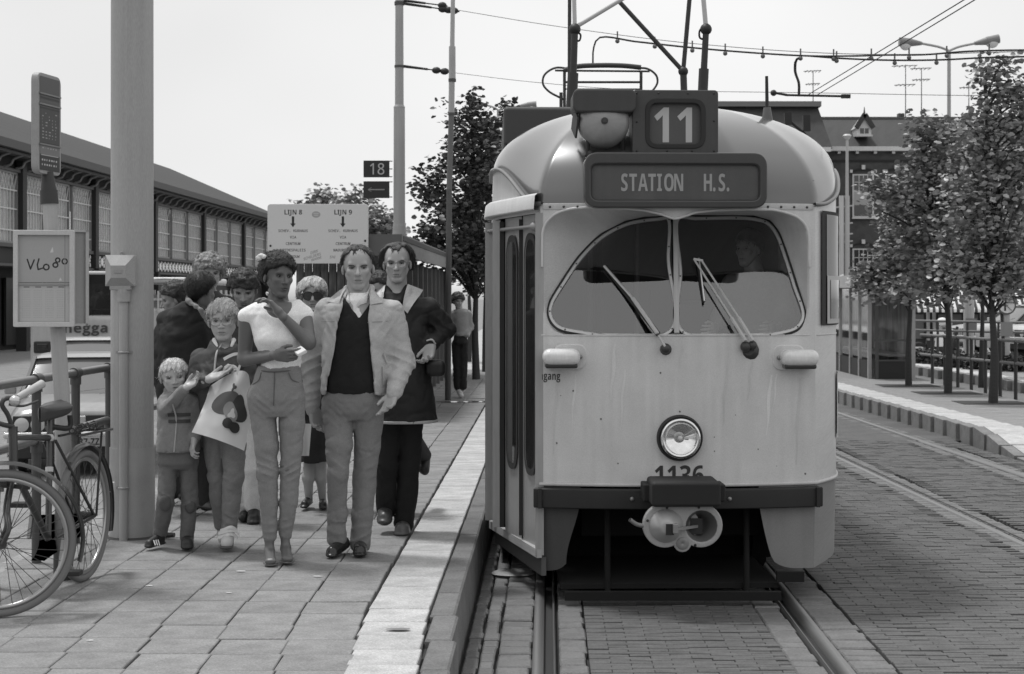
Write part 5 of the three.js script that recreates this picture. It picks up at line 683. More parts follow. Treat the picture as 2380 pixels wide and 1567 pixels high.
{ // boy with glasses
  const T1 = [[806, 494, 545, 0.07], [822, 462, 572, 0.095], [850, 452, 578, 0.12], [900, 456, 578, 0.13], [960, 462, 574, 0.13], [975, 464, 572, 0.125]];
  person({ d: 9.95, feet: [527, 1276], label: 'fair boy with glasses in dark anorak walking beside the woman, holding a carrier bag', tone: 0.43, cell: 0.0075,
    head: { at: [519, 745], H: 94, yaw: 0.04, pitch: 0.02, roll: 0.03, child: true, wide: 1.05 }, brow: [0.25, 0.012], lip: 0.5,
    skin: [C(519, 780, 0.02, 519, 818, 0.02, 19, 21), skinT(T1, 0.85), C(464, 834, 0, 452, 888, -0.02, 16, 14), C(452, 890, -0.02, 480, 884, -0.22, 14, 10), C(570, 834, 0, 582, 900, 0.02, 16, 13), C(582, 900, 0.02, 560, 880, -0.15, 13, 10), C(496, 970, 0, 506, 1110, 0.02, 24, 18), C(506, 1110, 0.02, 516, 1215, 0.15, 18, 11), C(545, 970, 0, 540, 1110, -0.06, 24, 18), C(540, 1110, -0.06, 530, 1235, -0.02, 18, 11)],
    hands: [{ at: [484, 882, -0.23], to: [540, 862, -0.27], thumb: [0.1, 0.5, -0.85], curl: [0.1, 0.12, 0.15, 0.2], s: 0.88, spread: 0.05, flip: 1 }, { at: [558, 876, -0.16], to: [545, 852, -0.22], thumb: [-0.6, 0.3, -0.6], curl: 0.9, s: 0.85 }],
    wear: [{ name: 'anorak', tone: 0.075, p: [T(T1), C(466, 834, 0, 452, 886, -0.02, 25, 22), C(452, 888, -0.02, 478, 885, -0.21, 22, 15), C(568, 834, 0, 582, 900, 0.02, 24, 20), C(582, 900, 0.02, 562, 880, -0.14, 19, 14), C(500, 800, 0.02, 540, 800, 0.02, 13, 13), C(492, 808, -0.03, 512, 820, -0.1, 9, 8), C(548, 806, -0.03, 530, 820, -0.1, 9, 8)], k: 0.03, amp: 0.02, disp: (figD = 9.95, gather(folds(0.006, 11, 3), [[Q([462, 880, -0.05]), 0.1, 0.008, 0.05, 0.5], [Q([500, 860, -0.1]), 0.1, 0.006, 0.06, 1.5]])), rough: 0.7 },
      { name: 'shirt_collar', id: 'c1', tone: 0.7, k: 0.008, cell: 0.005, p: [C(497, 790, -0.02, 504, 804, -0.075, 6, 4, { sq: 0.4, n: NL })] }, { name: 'shirt_collar', id: 'c2', tone: 0.7, k: 0.008, cell: 0.005, p: [C(543, 790, -0.02, 538, 804, -0.075, 6, 4, { sq: 0.4, n: NR })] },
      { name: 'trousers', tone: 0.21, p: [T([[965, 475, 566, 0.11], [1005, 470, 572, 0.12], [1020, 480, 560, 0.09]]), C(496, 985, 0, 505, 1110, 0.02, 31, 24), C(505, 1110, 0.02, 514, 1220, 0.12, 23, 18), C(545, 985, 0, 541, 1110, -0.06, 31, 24), C(541, 1110, -0.06, 533, 1226, -0.02, 24, 19)], k: 0.02, amp: 0.016, disp: gather(folds(0.005, 11, 7), [[Q([540, 1115, -0.13]), 0.1, 0.006, 0.045, 0.6], [Q([533, 1205, -0.08]), 0.07, 0.005, 0.04, 0.4]]) },
      shoe('a', 0.62, [C(530, 1238, 0.0, 527, 1262, -0.14, 15, 14), C(530, 1232, 0.02, 530, 1244, 0.02, 14, 14), C(516, 1240, 0.12, 518, 1254, 0.03, 13, 11)], { rough: 0.6, label: 'white shoe with loose flapping straps' }), { name: 'shoe_sole', id: 'so', tone: 0.1, k: 0.006, cell: 0.006, p: [C(530, 1252, 0.01, 526, 1272, -0.15, 14, 16, { sq: 0.3, n: V(0, 1, 0) })] }],
    hair: { tone: 0.4, r: [0.405, 0.445, 0.46], c: [0, 0.12, -0.05], line: [0.15, 0.1, -0.06, -0.3], noise: 0.06, freq: 12, streak: true, bumpy: 0.1, part: (x, z) => 0.1 * Math.max(0, x) },
    glasses: { tone: 0.22, r: 0.115, t: 0.007 },
    extra: ({ put, ga, Q }) => { const J = ga.anorak, ln = (pts, r, t, n) => put(n, tube(pts.map(([x, y]) => { const p = Q([x, y, 0]), f = J.front(p.x, p.y, p.z + 0.45); return (f || p).add(V(0, 0, 0.004)); }), r, 30, 5), grey(t, 0.8)); ln([[519, 795], [512, 820], [509, 845], [508, 870]], 0.006, 0.6, 'zip');
      for (const [x0, y0, x1, y1] of [[507, 1240, 556, 1244], [505, 1250, 553, 1252], [511, 1234, 552, 1236]]) put('shoe_strap', patch(10, 1, (u, v) => { const p = Q([lerp(x0, x1, u), lerp(y0, y1, u) - 9 * Math.sin(u * Math.PI) + 2.5 * Math.sin(u * 6), -0.1 - 0.03 * Math.sin(u * Math.PI)]); return p.add(V(0, v * 0.018 - 0.009, -v * 0.006)); }), grey(0.75, 0.5)); } });
  // carrier bag: two sheets with a folded base, a printed shape and a loop handle
  figD = 9.72; const cr = [[[488, 898, 0.1], [549, 864, -0.03], [578, 872, -0.03]], [[470, 950, 0.02], [530, 950, -0.04], [582, 960, 0.02]], [[445, 1005, -0.03], [508, 1022, -0.05], [567, 1048, -0.02]]];
  const bez = (a, b, c, t) => [0, 1, 2].map(i => a[i] * (1 - t) * (1 - t) + 2 * t * (1 - t) * (2 * b[i] - a[i] / 2 - c[i] / 2) + c[i] * t * t);
  const bagP = (u, v, s) => { const q = bez(...cr.map(r => bez(...r, u)), v), p = Q(q), e = Math.sin(Math.PI * u) * 0.03 * (0.35 + 0.65 * v); p.z += s * e + 0.012 * (fbm(u * 5, v * 5, s + 3, 3) - 0.5) + 0.008 * Math.sin(u * 9 + v * 14) * (1 - v) ; return p; };
  const bg = thing('carrier_bag', 'white plastic carrier bag with dark print, hanging from the boy\'s hand', 'bag', null, Q([520, 1000]));
  const bm = (n, geo, mat, par = bg) => { const m = mesh(n, geo, mat, par); if (par === bg) m.position.copy(bg.position).negate(); return m; };
  bm('bag_sheet', [patch(30, 30, (u, v) => bagP(u, v, 1)), patch(30, 30, (u, v) => bagP(u, v, -1)), patch(30, 3, (u, v) => bagP(u, 1, 1 - 2 * v))], grey(0.74, 0.35, { key: 'bag' }));
  bm('handle', patch(24, 1, (u, v) => { const q = bez([518, 832, -0.12], [556, 822, -0.16], [548, 866, -0.06], u), p = Q(q); return p.add(V(0.008 * v, -0.016 * v, 0)); }), grey(0.8, 0.35, { key: 'bag' }));
  let lift = 0; const blob = (n, u0, v0, f, mat) => { lift += 0.003; const up = lift; return bm(n, patch(28, 4, (a, b) => { const t = a * 2 * Math.PI, r = f(t) * b; return bagP(u0 + Math.cos(t) * r, v0 + Math.sin(t) * r * 0.9, 1).add(V(0, 0, up)); }), mat); };
  blob('print', 0.45, 0.42, t => 0.24 + 0.05 * Math.cos(2 * t), grey(0.12, 0.4)); blob('print', 0.72, 0.5, t => 0.2 + 0.03 * Math.sin(3 * t), grey(0.05, 0.4)); blob('print', 0.58, 0.54, t => 0.15 + 0.04 * Math.sin(2 * t), grey(0.3, 0.4)); blob('print', 0.62, 0.56, t => 0.07 + 0.02 * Math.sin(3 * t), grey(0.65, 0.4)); blob('print', 0.66, 0.72, t => 0.12 * (1 + 0.5 * Math.cos(2 * t - 0.6)), grey(0.035, 0.4)); blob('print', 0.55, 0.2, t => 0.05 + 0.02 * Math.cos(3 * t), grey(0.07, 0.4));
}
{ // small fair child
  const T1 = [[908, 392, 428, 0.07], [921, 372, 452, 0.09], [945, 366, 460, 0.115], [1000, 366, 460, 0.125], [1040, 363, 464, 0.13], [1050, 364, 464, 0.128]];
  person({ d: 9.92, feet: [402, 1277], label: 'small fair-haired child in zipped jacket and patched jeans reaching to hold the boy', tone: 0.43, cell: 0.0075,
    head: { at: [405, 876], H: 80, yaw: 0.22, pitch: 0.05, roll: 0.1, child: true, wide: 1.16, open: true, look: [0.3, 0] }, brow: [0.25, 0.011], frown: 0.015, lip: 0.45,
    skin: [C(404, 900, 0.02, 408, 926, 0.01, 18, 19), skinT(T1, 0.85), C(381, 936, 0, 385, 950, -0.1, 14, 12), C(385, 950, -0.1, 430, 903, -0.2, 12, 9), C(450, 938, 0, 466, 985, 0, 14, 12), C(466, 985, 0, 452, 1020, -0.1, 12, 9), C(392, 1045, 0, 384, 1160, -0.06, 18, 14), C(384, 1160, -0.06, 370, 1240, 0.05, 14, 9), C(436, 1045, 0, 441, 1165, 0, 18, 14), C(441, 1165, 0, 435, 1250, 0.04, 14, 9)],
    hands: [{ at: [431, 902, -0.2], to: [468, 878, -0.2], thumb: [0.2, 0.7, -0.5], curl: 0.5, s: 0.72, flip: 1 }, { at: [452, 1022, -0.1], to: [446, 1045, -0.12], thumb: [-0.4, 0.1, -0.8], curl: 0.7, s: 0.7 }],
    wear: [{ name: 'jacket', tone: 0.21, p: [T(T1), C(384, 934, 0, 386, 952, -0.1, 19, 17), C(386, 952, -0.1, 427, 907, -0.19, 17, 13), C(448, 936, 0, 466, 985, 0, 19, 17), C(466, 985, 0, 454, 1016, -0.09, 16, 12), C(392, 908, 0.02, 424, 910, 0.02, 12, 12)], k: 0.025, amp: 0.014, disp: (figD = 9.92, gather(folds(0.004, 13, 3), [[Q([395, 945, -0.18]), 0.08, 0.006, 0.04, -0.8], [Q([460, 985, -0.06]), 0.07, 0.006, 0.04, 0.4]])) },
      { name: 'jeans', tone: 0.13, p: [T([[1042, 372, 458, 0.1], [1075, 368, 462, 0.105], [1090, 380, 452, 0.08]]), C(394, 1060, 0, 385, 1165, -0.07, 25, 19), C(385, 1165, -0.07, 371, 1240, 0.03, 19, 17.5), C(436, 1060, 0, 441, 1168, 0, 25, 19), C(441, 1168, 0, 435, 1248, 0.03, 19, 17)], k: 0.02, amp: 0.014, disp: gather(folds(0.004, 14, 8), [[Q([385, 1160, -0.12]), 0.07, 0.006, 0.035, 0.4], [Q([441, 1180, -0.05]), 0.07, 0.006, 0.035, -0.4]]) },
      { name: 'knee_patch', id: 'kp', tone: 0.08, p: [S(384, 1170, -0.105, 15, 20, 9)], k: 0.01, disp: 0.002 }, { name: 'knee_patch', id: 'kp2', tone: 0.08, p: [S(442, 1178, -0.035, 14, 16, 9)], k: 0.01, disp: 0.002 },
      shoe('a', 0.02, [C(371, 1250, 0.02, 347, 1264, -0.07, 13, 10), C(374, 1262, 0.03, 345, 1270, -0.08, 12, 10, { sq: 0.35, n: V(0, 1, 0) })], { rough: 0.5, label: 'dark trainer with pale stripes' }), shoe('b', 0.025, [C(435, 1256, 0.04, 435, 1264, -0.1, 15, 14), C(435, 1266, 0.03, 435, 1272, -0.11, 14, 14, { sq: 0.35, n: V(0, 1, 0) })], { rough: 0.5 })],
    hair: { tone: 0.58, r: [0.435, 0.425, 0.455], c: [0, 0.125, -0.06], line: [0.2, 0.13, -0.1, -0.32], noise: 0.035, freq: 14, streak: true, bumpy: 0.08 },
    extra: ({ put, ga, Q }) => { const J = ga.jacket, on = (x, y) => { const p = Q([x, y, 0]), f = J.front(p.x, p.y, p.z + 0.45); return (f || p).add(V(0, 0, 0.003)); }; put('zip', tube([[417, 935], [420, 970], [419, 1010], [416, 1046]].map(q => on(...q)), 0.005, 30, 5), grey(0.4, 0.6)); for (const y of [957, 972]) put('chest_stripe', patch(12, 1, (u, v) => on(lerp(402, 450, u), y + v * 8)), cloth(0.06)); for (let i = 0; i < 3; i++) put('shoe_stripe', tube([Q([357 + i * 5, 1256 + i * -0.5, -0.085 + i * 0.012]), Q([361 + i * 5, 1268, -0.1 + i * 0.014])], 0.004, 8, 5), grey(0.7, 0.6)); } });
}
{ // man in a dark parka behind
  const T1 = [[682, 880, 952, 0.09], [696, 868, 980, 0.12], [715, 862, 1002, 0.15], [780, 862, 1000, 0.18], [860, 864, 1004, 0.19], [930, 862, 1012, 0.2], [979, 858, 1016, 0.21]];
  person({ d: 10.6, feet: [925, 1243], label: 'man with spectacles in long dark parka walking behind the man in the light jacket', tone: 0.38, cell: 0.009,
    head: { at: [923, 612], H: 92, yaw: 0.02, pitch: 0.02, roll: 0.03, wide: 0.98, lines: true }, brow: [0.04, 0.014], lip: 0.6,
    skin: [C(922, 645, 0.03, 922, 700, 0.02, 23, 26), skinT(T1, 0.8), C(996, 716, 0, 1038, 764, 0.05, 18, 16), C(1038, 764, 0.05, 1000, 805, -0.12, 16, 11), C(870, 716, 0, 858, 830, 0.1, 18, 16), C(858, 830, 0.1, 862, 920, 0.05, 16, 10), C(905, 960, 0, 898, 1080, -0.05, 24, 19), C(898, 1080, -0.05, 897, 1180, 0.05, 19, 11), C(955, 960, 0, 950, 1090, 0, 24, 19), C(950, 1090, 0, 938, 1220, 0.05, 19, 11)],
    hands: [{ at: [1002, 802, -0.12], to: [992, 842, -0.18], thumb: [-0.8, 0.1, -0.5], curl: [0.6, 0.65, 0.7, 0.8], s: 1.0, flip: -1 }],
    wear: [{ name: 'pullover', tone: 0.012, p: [T([[682, 888, 950, 0.1], [700, 880, 965, 0.13], [760, 880, 970, 0.17]]), C(900, 672, 0.0, 912, 700, -0.13, 9, 8), C(946, 670, 0.0, 930, 700, -0.13, 9, 8), C(918, 690, -0.2, 921, 640, -0.2, 8, 30, { sub: true })], k: 0.015 },
      { name: 'parka', tone: 0.016, p: [T(T1), C(872, 718, 0, 856, 832, 0.1, 27, 24), C(856, 832, 0.1, 862, 915, 0.05, 23, 18), C(994, 718, 0, 1036, 766, 0.05, 28, 25), C(1036, 766, 0.05, 1004, 800, -0.1, 25, 17)], k: 0.035, amp: 0.02, disp: (figD = 10.6, gather(folds(0.007, 9, 4), [[Q([1025, 765, -0.03]), 0.12, 0.01, 0.06, 0.6]])), rough: 0.75, post: (x, y, z, d) => { if (z < -10.6) return d; const px = PX + x * FOC / -z, py = PY - (y - EYE) * FOC / -z; return smax(d, py < 745 ? (py < 745 ? ((745 - py) * 0.55 - Math.abs(px - 922)) * 0.0026 : -1) : -1, 0.008); } },
      { name: 'parka_hem', tone: 0.42, k: 0.005, cell: 0.007, p: [T([[974, 857, 1018, 0.212], [981, 857, 1018, 0.212]])] },
      { name: 'trousers', tone: 0.012, p: [C(905, 950, 0, 898, 1080, -0.05, 32, 26), C(898, 1080, -0.05, 896, 1185, 0.05, 26, 24), C(955, 950, 0, 950, 1090, 0, 32, 26), C(950, 1090, 0, 940, 1215, 0.05, 26, 25)], k: 0.01, disp: 0.005, f: 10 },
      shoe('a', 0.06, [C(895, 1180, 0.08, 894, 1205, -0.06, 17, 17), C(894, 1195, 0.05, 893, 1212, -0.08, 17, 17, { sq: 0.5, n: V(0, 1, 0) })]), shoe('b', 0.1, [C(937, 1224, 0.08, 934, 1232, -0.1, 18, 17), C(937, 1234, 0.08, 933, 1240, -0.11, 18, 18, { sq: 0.3, n: V(0, 1, 0) })])],
    hair: { tone: 0.03, r: [0.49, 0.455, 0.49], c: [0, 0.08, -0.09], line: [0.36, 0.38, -0.16, -0.32], noise: 0.055, freq: 8, streak: true, bumpy: 0.03, part: (x, z) => z > 0.1 ? 0.05 * sstep(0.05, 0.2, Math.abs(x + 0.02)) - 0.06 * sstep(0.16, 0.0, Math.abs(x - 0.03)) : 0 },
    glasses: { tone: 0.2, r: 0.11, t: 0.006 },
    extra: ({ put, ga, Q }) => { put('wrist_strap', tube([Q([992, 792, -0.14]), Q([1004, 790, -0.16]), Q([1012, 800, -0.14])], 0.006, 16, 6), grey(0.5, 0.6)); const PF = new Field(0.03); PF.prims = [...ga.parka.prims, ...ga.pullover.prims]; put('parka_lining', flap(PF, [[948, 660], [984, 674], [952, 728], [940, 716]], 0.01, 0.01), cloth(0.5)); put('parka_lining', flap(PF, [[896, 662], [872, 684], [884, 704], [896, 690]], 0.01, 0.01), cloth(0.5)); } });
  figD = 10.6; const cc = info(mesh('camera_case', new RoundedBoxGeometry(0.12, 0.105, 0.09, 4, 0.035), grey(0.012, 0.5)), 'black camera case hanging from the hand of the man in the parka', 'camera case'); cc.position.copy(Q([1013, 856, -0.14]));
}
// simpler figures farther back
const walker = o => person({ cell: 0.012, ...o });
{ // woman with sunglasses
  const T1 = [[716, 706, 748, 0.09], [732, 686, 776, 0.12], [780, 684, 778, 0.15], [870, 690, 772, 0.14], [960, 690, 772, 0.15]];
  walker({ d: 11.8, feet: [728, 1184], label: 'woman with pale wavy hair and sunglasses, half hidden between the couple in front', tone: 0.42, head: { at: [726, 685], H: 76, yaw: 0.15, pitch: 0.05 }, brow: [0.2, 0.01], glasses: { dark: true, tone: 0.03, r: 0.14, t: 0.016 },
    skin: [C(728, 712, 0.02, 728, 735, 0.02, 18, 20), skinT(T1, 0.85), C(692, 742, 0, 680, 830, 0.05, 15, 13), C(680, 830, 0.05, 700, 900, -0.1, 13, 9), C(772, 742, 0, 780, 830, 0.05, 15, 13), C(780, 830, 0.05, 765, 900, -0.1, 13, 9), C(722, 1060, 0, 716, 1110, -0.05, 15, 14), C(716, 1110, -0.05, 718, 1165, 0, 13, 8), C(745, 1060, 0, 746, 1110, 0, 15, 14), C(746, 1110, 0, 750, 1168, 0.05, 13, 8)],
    hands: [{ at: [702, 905, -0.1], to: [705, 935, -0.12], thumb: [0.5, 0, -0.8], curl: 0.9, s: 0.92 }],
    wear: [{ name: 'coat', tone: 0.04, p: [T(T1), C(694, 742, 0, 680, 830, 0.05, 21, 19), C(680, 830, 0.05, 700, 897, -0.1, 18, 14), C(770, 742, 0, 780, 830, 0.05, 21, 19), C(780, 830, 0.05, 765, 897, -0.1, 18, 14)], disp: 0.006, f: 9 }, { name: 'skirt', tone: 0.025, p: [T([[940, 696, 766, 0.13], [1000, 694, 770, 0.15], [1072, 698, 766, 0.15]])], disp: 0.006, f: 8 }, shoe('a', 0.02, [C(718, 1160, 0.03, 708, 1172, -0.12, 9, 9), C(718, 1168, 0.05, 706, 1178, -0.14, 10, 9, { sq: 0.4, n: V(0, 1, 0) })]), shoe('b', 0.02, [C(750, 1166, 0.06, 751, 1174, -0.1, 9, 9), C(750, 1174, 0.06, 751, 1181, -0.12, 10, 9, { sq: 0.4, n: V(0, 1, 0) })])],
    hair: { tone: 0.46, r: [0.5, 0.47, 0.5], c: [0, 0.1, -0.06], line: [0.24, 0.1, -0.28, -0.4], noise: 0.05, freq: 7, streak: true, bumpy: 0.06 } });
  figD = 11.6; const b2 = info(mesh('paper_bag', patch(8, 8, (u, v) => Q([lerp(700, 724, u) - 6 * v, lerp(985, 1060, v), -0.05 + 0.06 * Math.sin(u * 3) * v])), grey(0.7, 0.6)), 'narrow pale bag carried by the woman with sunglasses', 'bag');
}
walker({ d: 11.1, feet: [585, 1215], label: 'dark curly-haired man in white trousers with bowed head, behind the woman in jeans', tone: 0.3, head: { at: [567, 672], H: 84, yaw: 0.1, pitch: 0.45 }, brow: [0.03, 0.016],
  skin: [C(566, 705, 0.06, 566, 730, 0.06, 20, 22), skinT([[725, 530, 605, 0.12], [800, 520, 614, 0.14], [920, 532, 602, 0.14]], 0.85), C(548, 960, 0, 560, 1090, 0, 20, 16), C(560, 1090, 0, 568, 1190, 0.1, 16, 10), C(590, 960, 0, 588, 1090, -0.05, 20, 16), C(588, 1090, -0.05, 590, 1180, 0, 16, 10)],
  wear: [{ name: 'pullover', tone: 0.035, p: [T([[716, 545, 590, 0.1], [732, 522, 612, 0.12], [800, 520, 614, 0.15], [920, 530, 604, 0.15]]), C(526, 745, 0, 514, 840, 0.05, 22, 18), C(514, 840, 0.05, 530, 900, -0.15, 17, 13), C(608, 745, 0, 618, 840, 0.05, 22, 18), C(618, 840, 0.05, 600, 900, -0.15, 17, 13)], disp: 0.006, f: 9 }, { name: 'trousers', tone: 0.62, p: [T([[910, 534, 604, 0.13], [950, 528, 610, 0.14]]), C(550, 945, 0, 560, 1090, 0, 29, 24), C(560, 1090, 0, 568, 1188, 0.08, 24, 20), C(590, 945, 0, 588, 1090, -0.05, 29, 24), C(588, 1090, -0.05, 590, 1178, 0, 24, 21)], k: 0.015, disp: 0.006, f: 9 }, shoe('a', 0.018, [C(590, 1180, 0.02, 590, 1206, -0.08, 14, 15), C(590, 1196, 0.02, 589, 1214, -0.1, 15, 15, { sq: 0.5, n: V(0, 1, 0) })]), shoe('b', 0.02, [C(569, 1192, 0.1, 566, 1203, -0.02, 12, 12)])],
  hands: [{ at: [532, 904, -0.15], to: [540, 935, -0.18], thumb: [0.5, 0, -0.8], curl: 0.8, s: 0.95 }],
  hair: { tone: 0.022, r: [0.44, 0.46, 0.5], c: [0, 0.13, -0.05], line: [0.2, 0.12, -0.12, -0.35], noise: 0.06, freq: 9, bumpy: 0.05 } });
walker({ d: 11.5, feet: [470, 1187], label: 'person in dark overcoat with black hair, leaning away towards the big pole', tone: 0.2, noFace: true, head: { at: [468, 676], H: 84, yaw: 2.5, pitch: 0.25, roll: -0.1 },
  skin: [C(465, 705, 0.02, 452, 730, 0.02, 22, 24), skinT([[728, 385, 470, 0.13], [850, 372, 482, 0.17], [1010, 385, 484, 0.17]], 0.85), C(428, 980, 0, 440, 1090, 0, 24, 18), C(440, 1090, 0, 446, 1170, 0.05, 18, 11), C(472, 980, 0, 478, 1090, 0, 24, 18), C(478, 1090, 0, 480, 1165, 0, 18, 11)],
  wear: [{ name: 'overcoat', tone: 0.018, p: [T([[700, 425, 452, 0.09], [716, 402, 476, 0.13], [735, 384, 486, 0.16], [780, 368, 490, 0.19], [860, 362, 488, 0.2], [980, 366, 490, 0.2], [1040, 368, 490, 0.2]]), C(392, 745, 0, 372, 860, -0.05, 30, 27), C(372, 860, -0.05, 400, 950, -0.15, 26, 19), C(470, 745, 0.05, 486, 850, 0.05, 26, 24)], disp: 0.009, f: 7, amp: 0.02 }, { name: 'scarf', tone: 0.2, p: [C(440, 692, 0.02, 436, 698, -0.1, 8, 7), C(436, 698, -0.1, 466, 720, -0.18, 8, 6), C(466, 720, -0.18, 488, 760, -0.16, 6, 5)], k: 0.01, disp: 0.006, f: 25 }, { name: 'trousers', tone: 0.02, p: [C(430, 1000, 0, 442, 1100, 0, 27, 22), C(442, 1100, 0, 448, 1170, 0.05, 21, 19), C(472, 1000, 0, 478, 1090, 0, 27, 22), C(478, 1090, 0, 480, 1168, 0, 21, 20)], k: 0.01 }, shoe('a', 0.05, [C(470, 1170, 0, 490, 1176, -0.05, 12, 10), C(462, 1176, 0, 494, 1180, -0.06, 10, 9, { sq: 0.5, n: V(0, 1, 0) })]), shoe('b', 0.02, [C(448, 1172, 0.05, 440, 1180, -0.04, 11, 10)])],
  hair: { tone: 0.008, r: [0.42, 0.46, 0.47], line: [0.3, 0.2, -0.2, -0.42], noise: 0.03, freq: 10, streak: true } });
walker({ d: 12.6, feet: [482, 1150], label: 'tall man with big curly fair hair, looking over the person in the dark overcoat', tone: 0.36, head: { at: [487, 634], H: 78, yaw: 0.35, pitch: 0.12 }, brow: [0.1, 0.02],
  skin: [C(484, 660, 0.03, 482, 690, 0.02, 18, 20), skinT([[685, 440, 525, 0.12], [800, 442, 522, 0.15], [920, 446, 518, 0.14]], 0.85), C(465, 950, 0, 466, 1060, 0, 20, 16), C(466, 1060, 0, 466, 1140, 0, 15, 10), C(500, 950, 0, 500, 1060, 0, 20, 16), C(500, 1060, 0, 500, 1140, 0, 15, 10)],
  wear: [{ name: 'coat', tone: 0.03, p: [T([[676, 462, 506, 0.09], [692, 444, 524, 0.12], [720, 434, 532, 0.14], [920, 440, 526, 0.16]]), C(438, 705, 0, 430, 860, 0, 20, 15), C(530, 705, 0, 536, 860, 0, 20, 15)], disp: 0.006, f: 8 }, { name: 'trousers', tone: 0.05, p: [C(465, 910, 0, 466, 1135, 0, 26, 20), C(500, 910, 0, 500, 1135, 0, 26, 20)], k: 0.01, disp: 0.005 }, shoe('a', 0.03, [C(466, 1140, 0, 466, 1146, -0.14, 10, 10)]), shoe('b', 0.03, [C(500, 1140, 0, 500, 1146, -0.14, 10, 10)])],
  hair: { tone: 0.24, r: [0.5, 0.5, 0.52], c: [0, 0.13, -0.05], line: [0.2, 0.08, -0.3, -0.42], noise: 0.09, freq: 12, bumpy: 0.06 } });
walker({ d: 12.0, feet: [400, 1160], label: 'dark-haired person in profile at the pole edge, beyond the dark overcoat', tone: 0.25, head: { at: [404, 695], H: 76, yaw: -1.25, pitch: 0.25 }, brow: [0.02, 0.014],
  skin: [C(410, 722, 0.03, 412, 745, 0.02, 17, 19), skinT([[745, 372, 455, 0.12], [900, 378, 450, 0.14]], 0.85), C(400, 930, 0, 400, 1150, 0, 18, 10), C(430, 930, 0, 430, 1150, 0, 18, 10)],
  wear: [{ name: 'coat', tone: 0.025, p: [T([[738, 392, 430, 0.09], [752, 372, 452, 0.12], [800, 366, 458, 0.15], [1010, 370, 456, 0.16]])], disp: 0.006, f: 8 }, { name: 'trousers', tone: 0.03, p: [C(400, 990, 0, 400, 1145, 0, 20, 17), C(430, 990, 0, 430, 1145, 0, 20, 17)] }, shoe('a', 0.03, [C(400, 1148, 0, 392, 1154, -0.05, 10, 9)]), shoe('b', 0.03, [C(430, 1148, 0, 422, 1154, -0.05, 10, 9)])],
  hair: { tone: 0.02, r: [0.43, 0.46, 0.5], c: [0, 0.12, -0.09], line: [0.3, 0.15, -0.25, -0.5], noise: 0.06, freq: 8, bumpy: 0.05 } });
walker({ d: 11.6, feet: [965, 1185], label: 'person in dark clothes stepping behind the man in the parka, one shoe lifted', tone: 0.35, head: { at: [880, 672], H: 78, yaw: 0.1, pitch: 0.2 }, brow: [0.03, 0.014],
  skin: [C(882, 700, 0.03, 890, 725, 0.02, 18, 20), skinT([[725, 850, 930, 0.12], [900, 870, 945, 0.14]], 0.85), C(915, 930, 0, 925, 1040, -0.05, 22, 17), C(925, 1040, -0.05, 925, 1165, 0, 16, 10), C(945, 930, 0, 955, 1020, -0.02, 22, 17), C(955, 1020, -0.02, 985, 1065, 0.25, 16, 11)],
  wear: [{ name: 'coat', tone: 0.03, p: [T([[716, 866, 910, 0.09], [732, 848, 934, 0.12], [800, 846, 940, 0.15], [930, 864, 948, 0.15]])], disp: 0.006, f: 8 }, { name: 'trousers', tone: 0.03, p: [C(915, 920, 0, 925, 1040, -0.05, 27, 22), C(925, 1040, -0.05, 925, 1165, 0, 22, 19), C(945, 920, 0, 957, 1020, -0.02, 27, 22), C(957, 1020, -0.02, 985, 1058, 0.2, 22, 18)], k: 0.012 }, shoe('a', 0.02, [C(986, 1062, 0.24, 985, 1090, 0.16, 15, 13), C(990, 1060, 0.24, 988, 1096, 0.15, 9, 9)], { label: 'dark shoe lifted off the ground' }), shoe('b', 0.02, [C(925, 1168, 0.02, 925, 1176, -0.12, 12, 12)])],
  hair: { tone: 0.025, r: [0.4, 0.44, 0.46], line: [0.25, 0.15, -0.1, -0.35], noise: 0.03, freq: 10 } });
walker({ d: 24.6, feet: [1068, 924], cell: 0.014, label: 'curly-haired boy in light jacket and dark trousers standing beyond the thin pole', tone: 0.4, head: { at: [1064, 699], H: 34, yaw: 0.5, pitch: 0.2 }, brow: [0.03, 0.02],
  skin: [C(1066, 710, 0.03, 1068, 724, 0.02, 8, 9), skinT([[722, 1052, 1092, 0.11], [782, 1056, 1088, 0.12]], 0.85), C(1064, 800, 0, 1064, 905, 0, 9, 5), C(1078, 800, 0, 1076, 905, 0, 9, 5), C(1090, 728, 0, 1094, 760, 0.05, 6, 5), C(1094, 760, 0.05, 1088, 780, -0.1, 5, 4)],
  wear: [{ name: 'jacket', tone: 0.3, p: [T([[718, 1060, 1082, 0.08], [726, 1052, 1092, 0.1], [782, 1056, 1089, 0.13]]), C(1088, 728, 0, 1094, 760, 0.05, 9, 8), C(1094, 760, 0.05, 1086, 780, -0.1, 8, 6), C(1054, 728, 0, 1050, 765, 0, 9, 8)], disp: 0.006, f: 9 }, { name: 'trousers', tone: 0.02, p: [T([[778, 1054, 1086, 0.12], [800, 1052, 1086, 0.13]]), C(1062, 798, 0, 1064, 898, 0, 13, 10), C(1077, 798, 0, 1075, 898, 0, 13, 10)], k: 0.01, disp: 0.006 }, shoe('a', 0.6, [C(1066, 908, 0, 1072, 920, -0.14, 6, 6)], { cell: 0.01 }), shoe('b', 0.6, [C(1076, 905, 0.1, 1070, 912, 0, 6, 5)], { cell: 0.01 })],
  hair: { tone: 0.03, r: [0.5, 0.5, 0.5], c: [0, 0.12, -0.05], line: [0.2, 0.1, -0.25, -0.35], noise: 0.08, freq: 9 } });
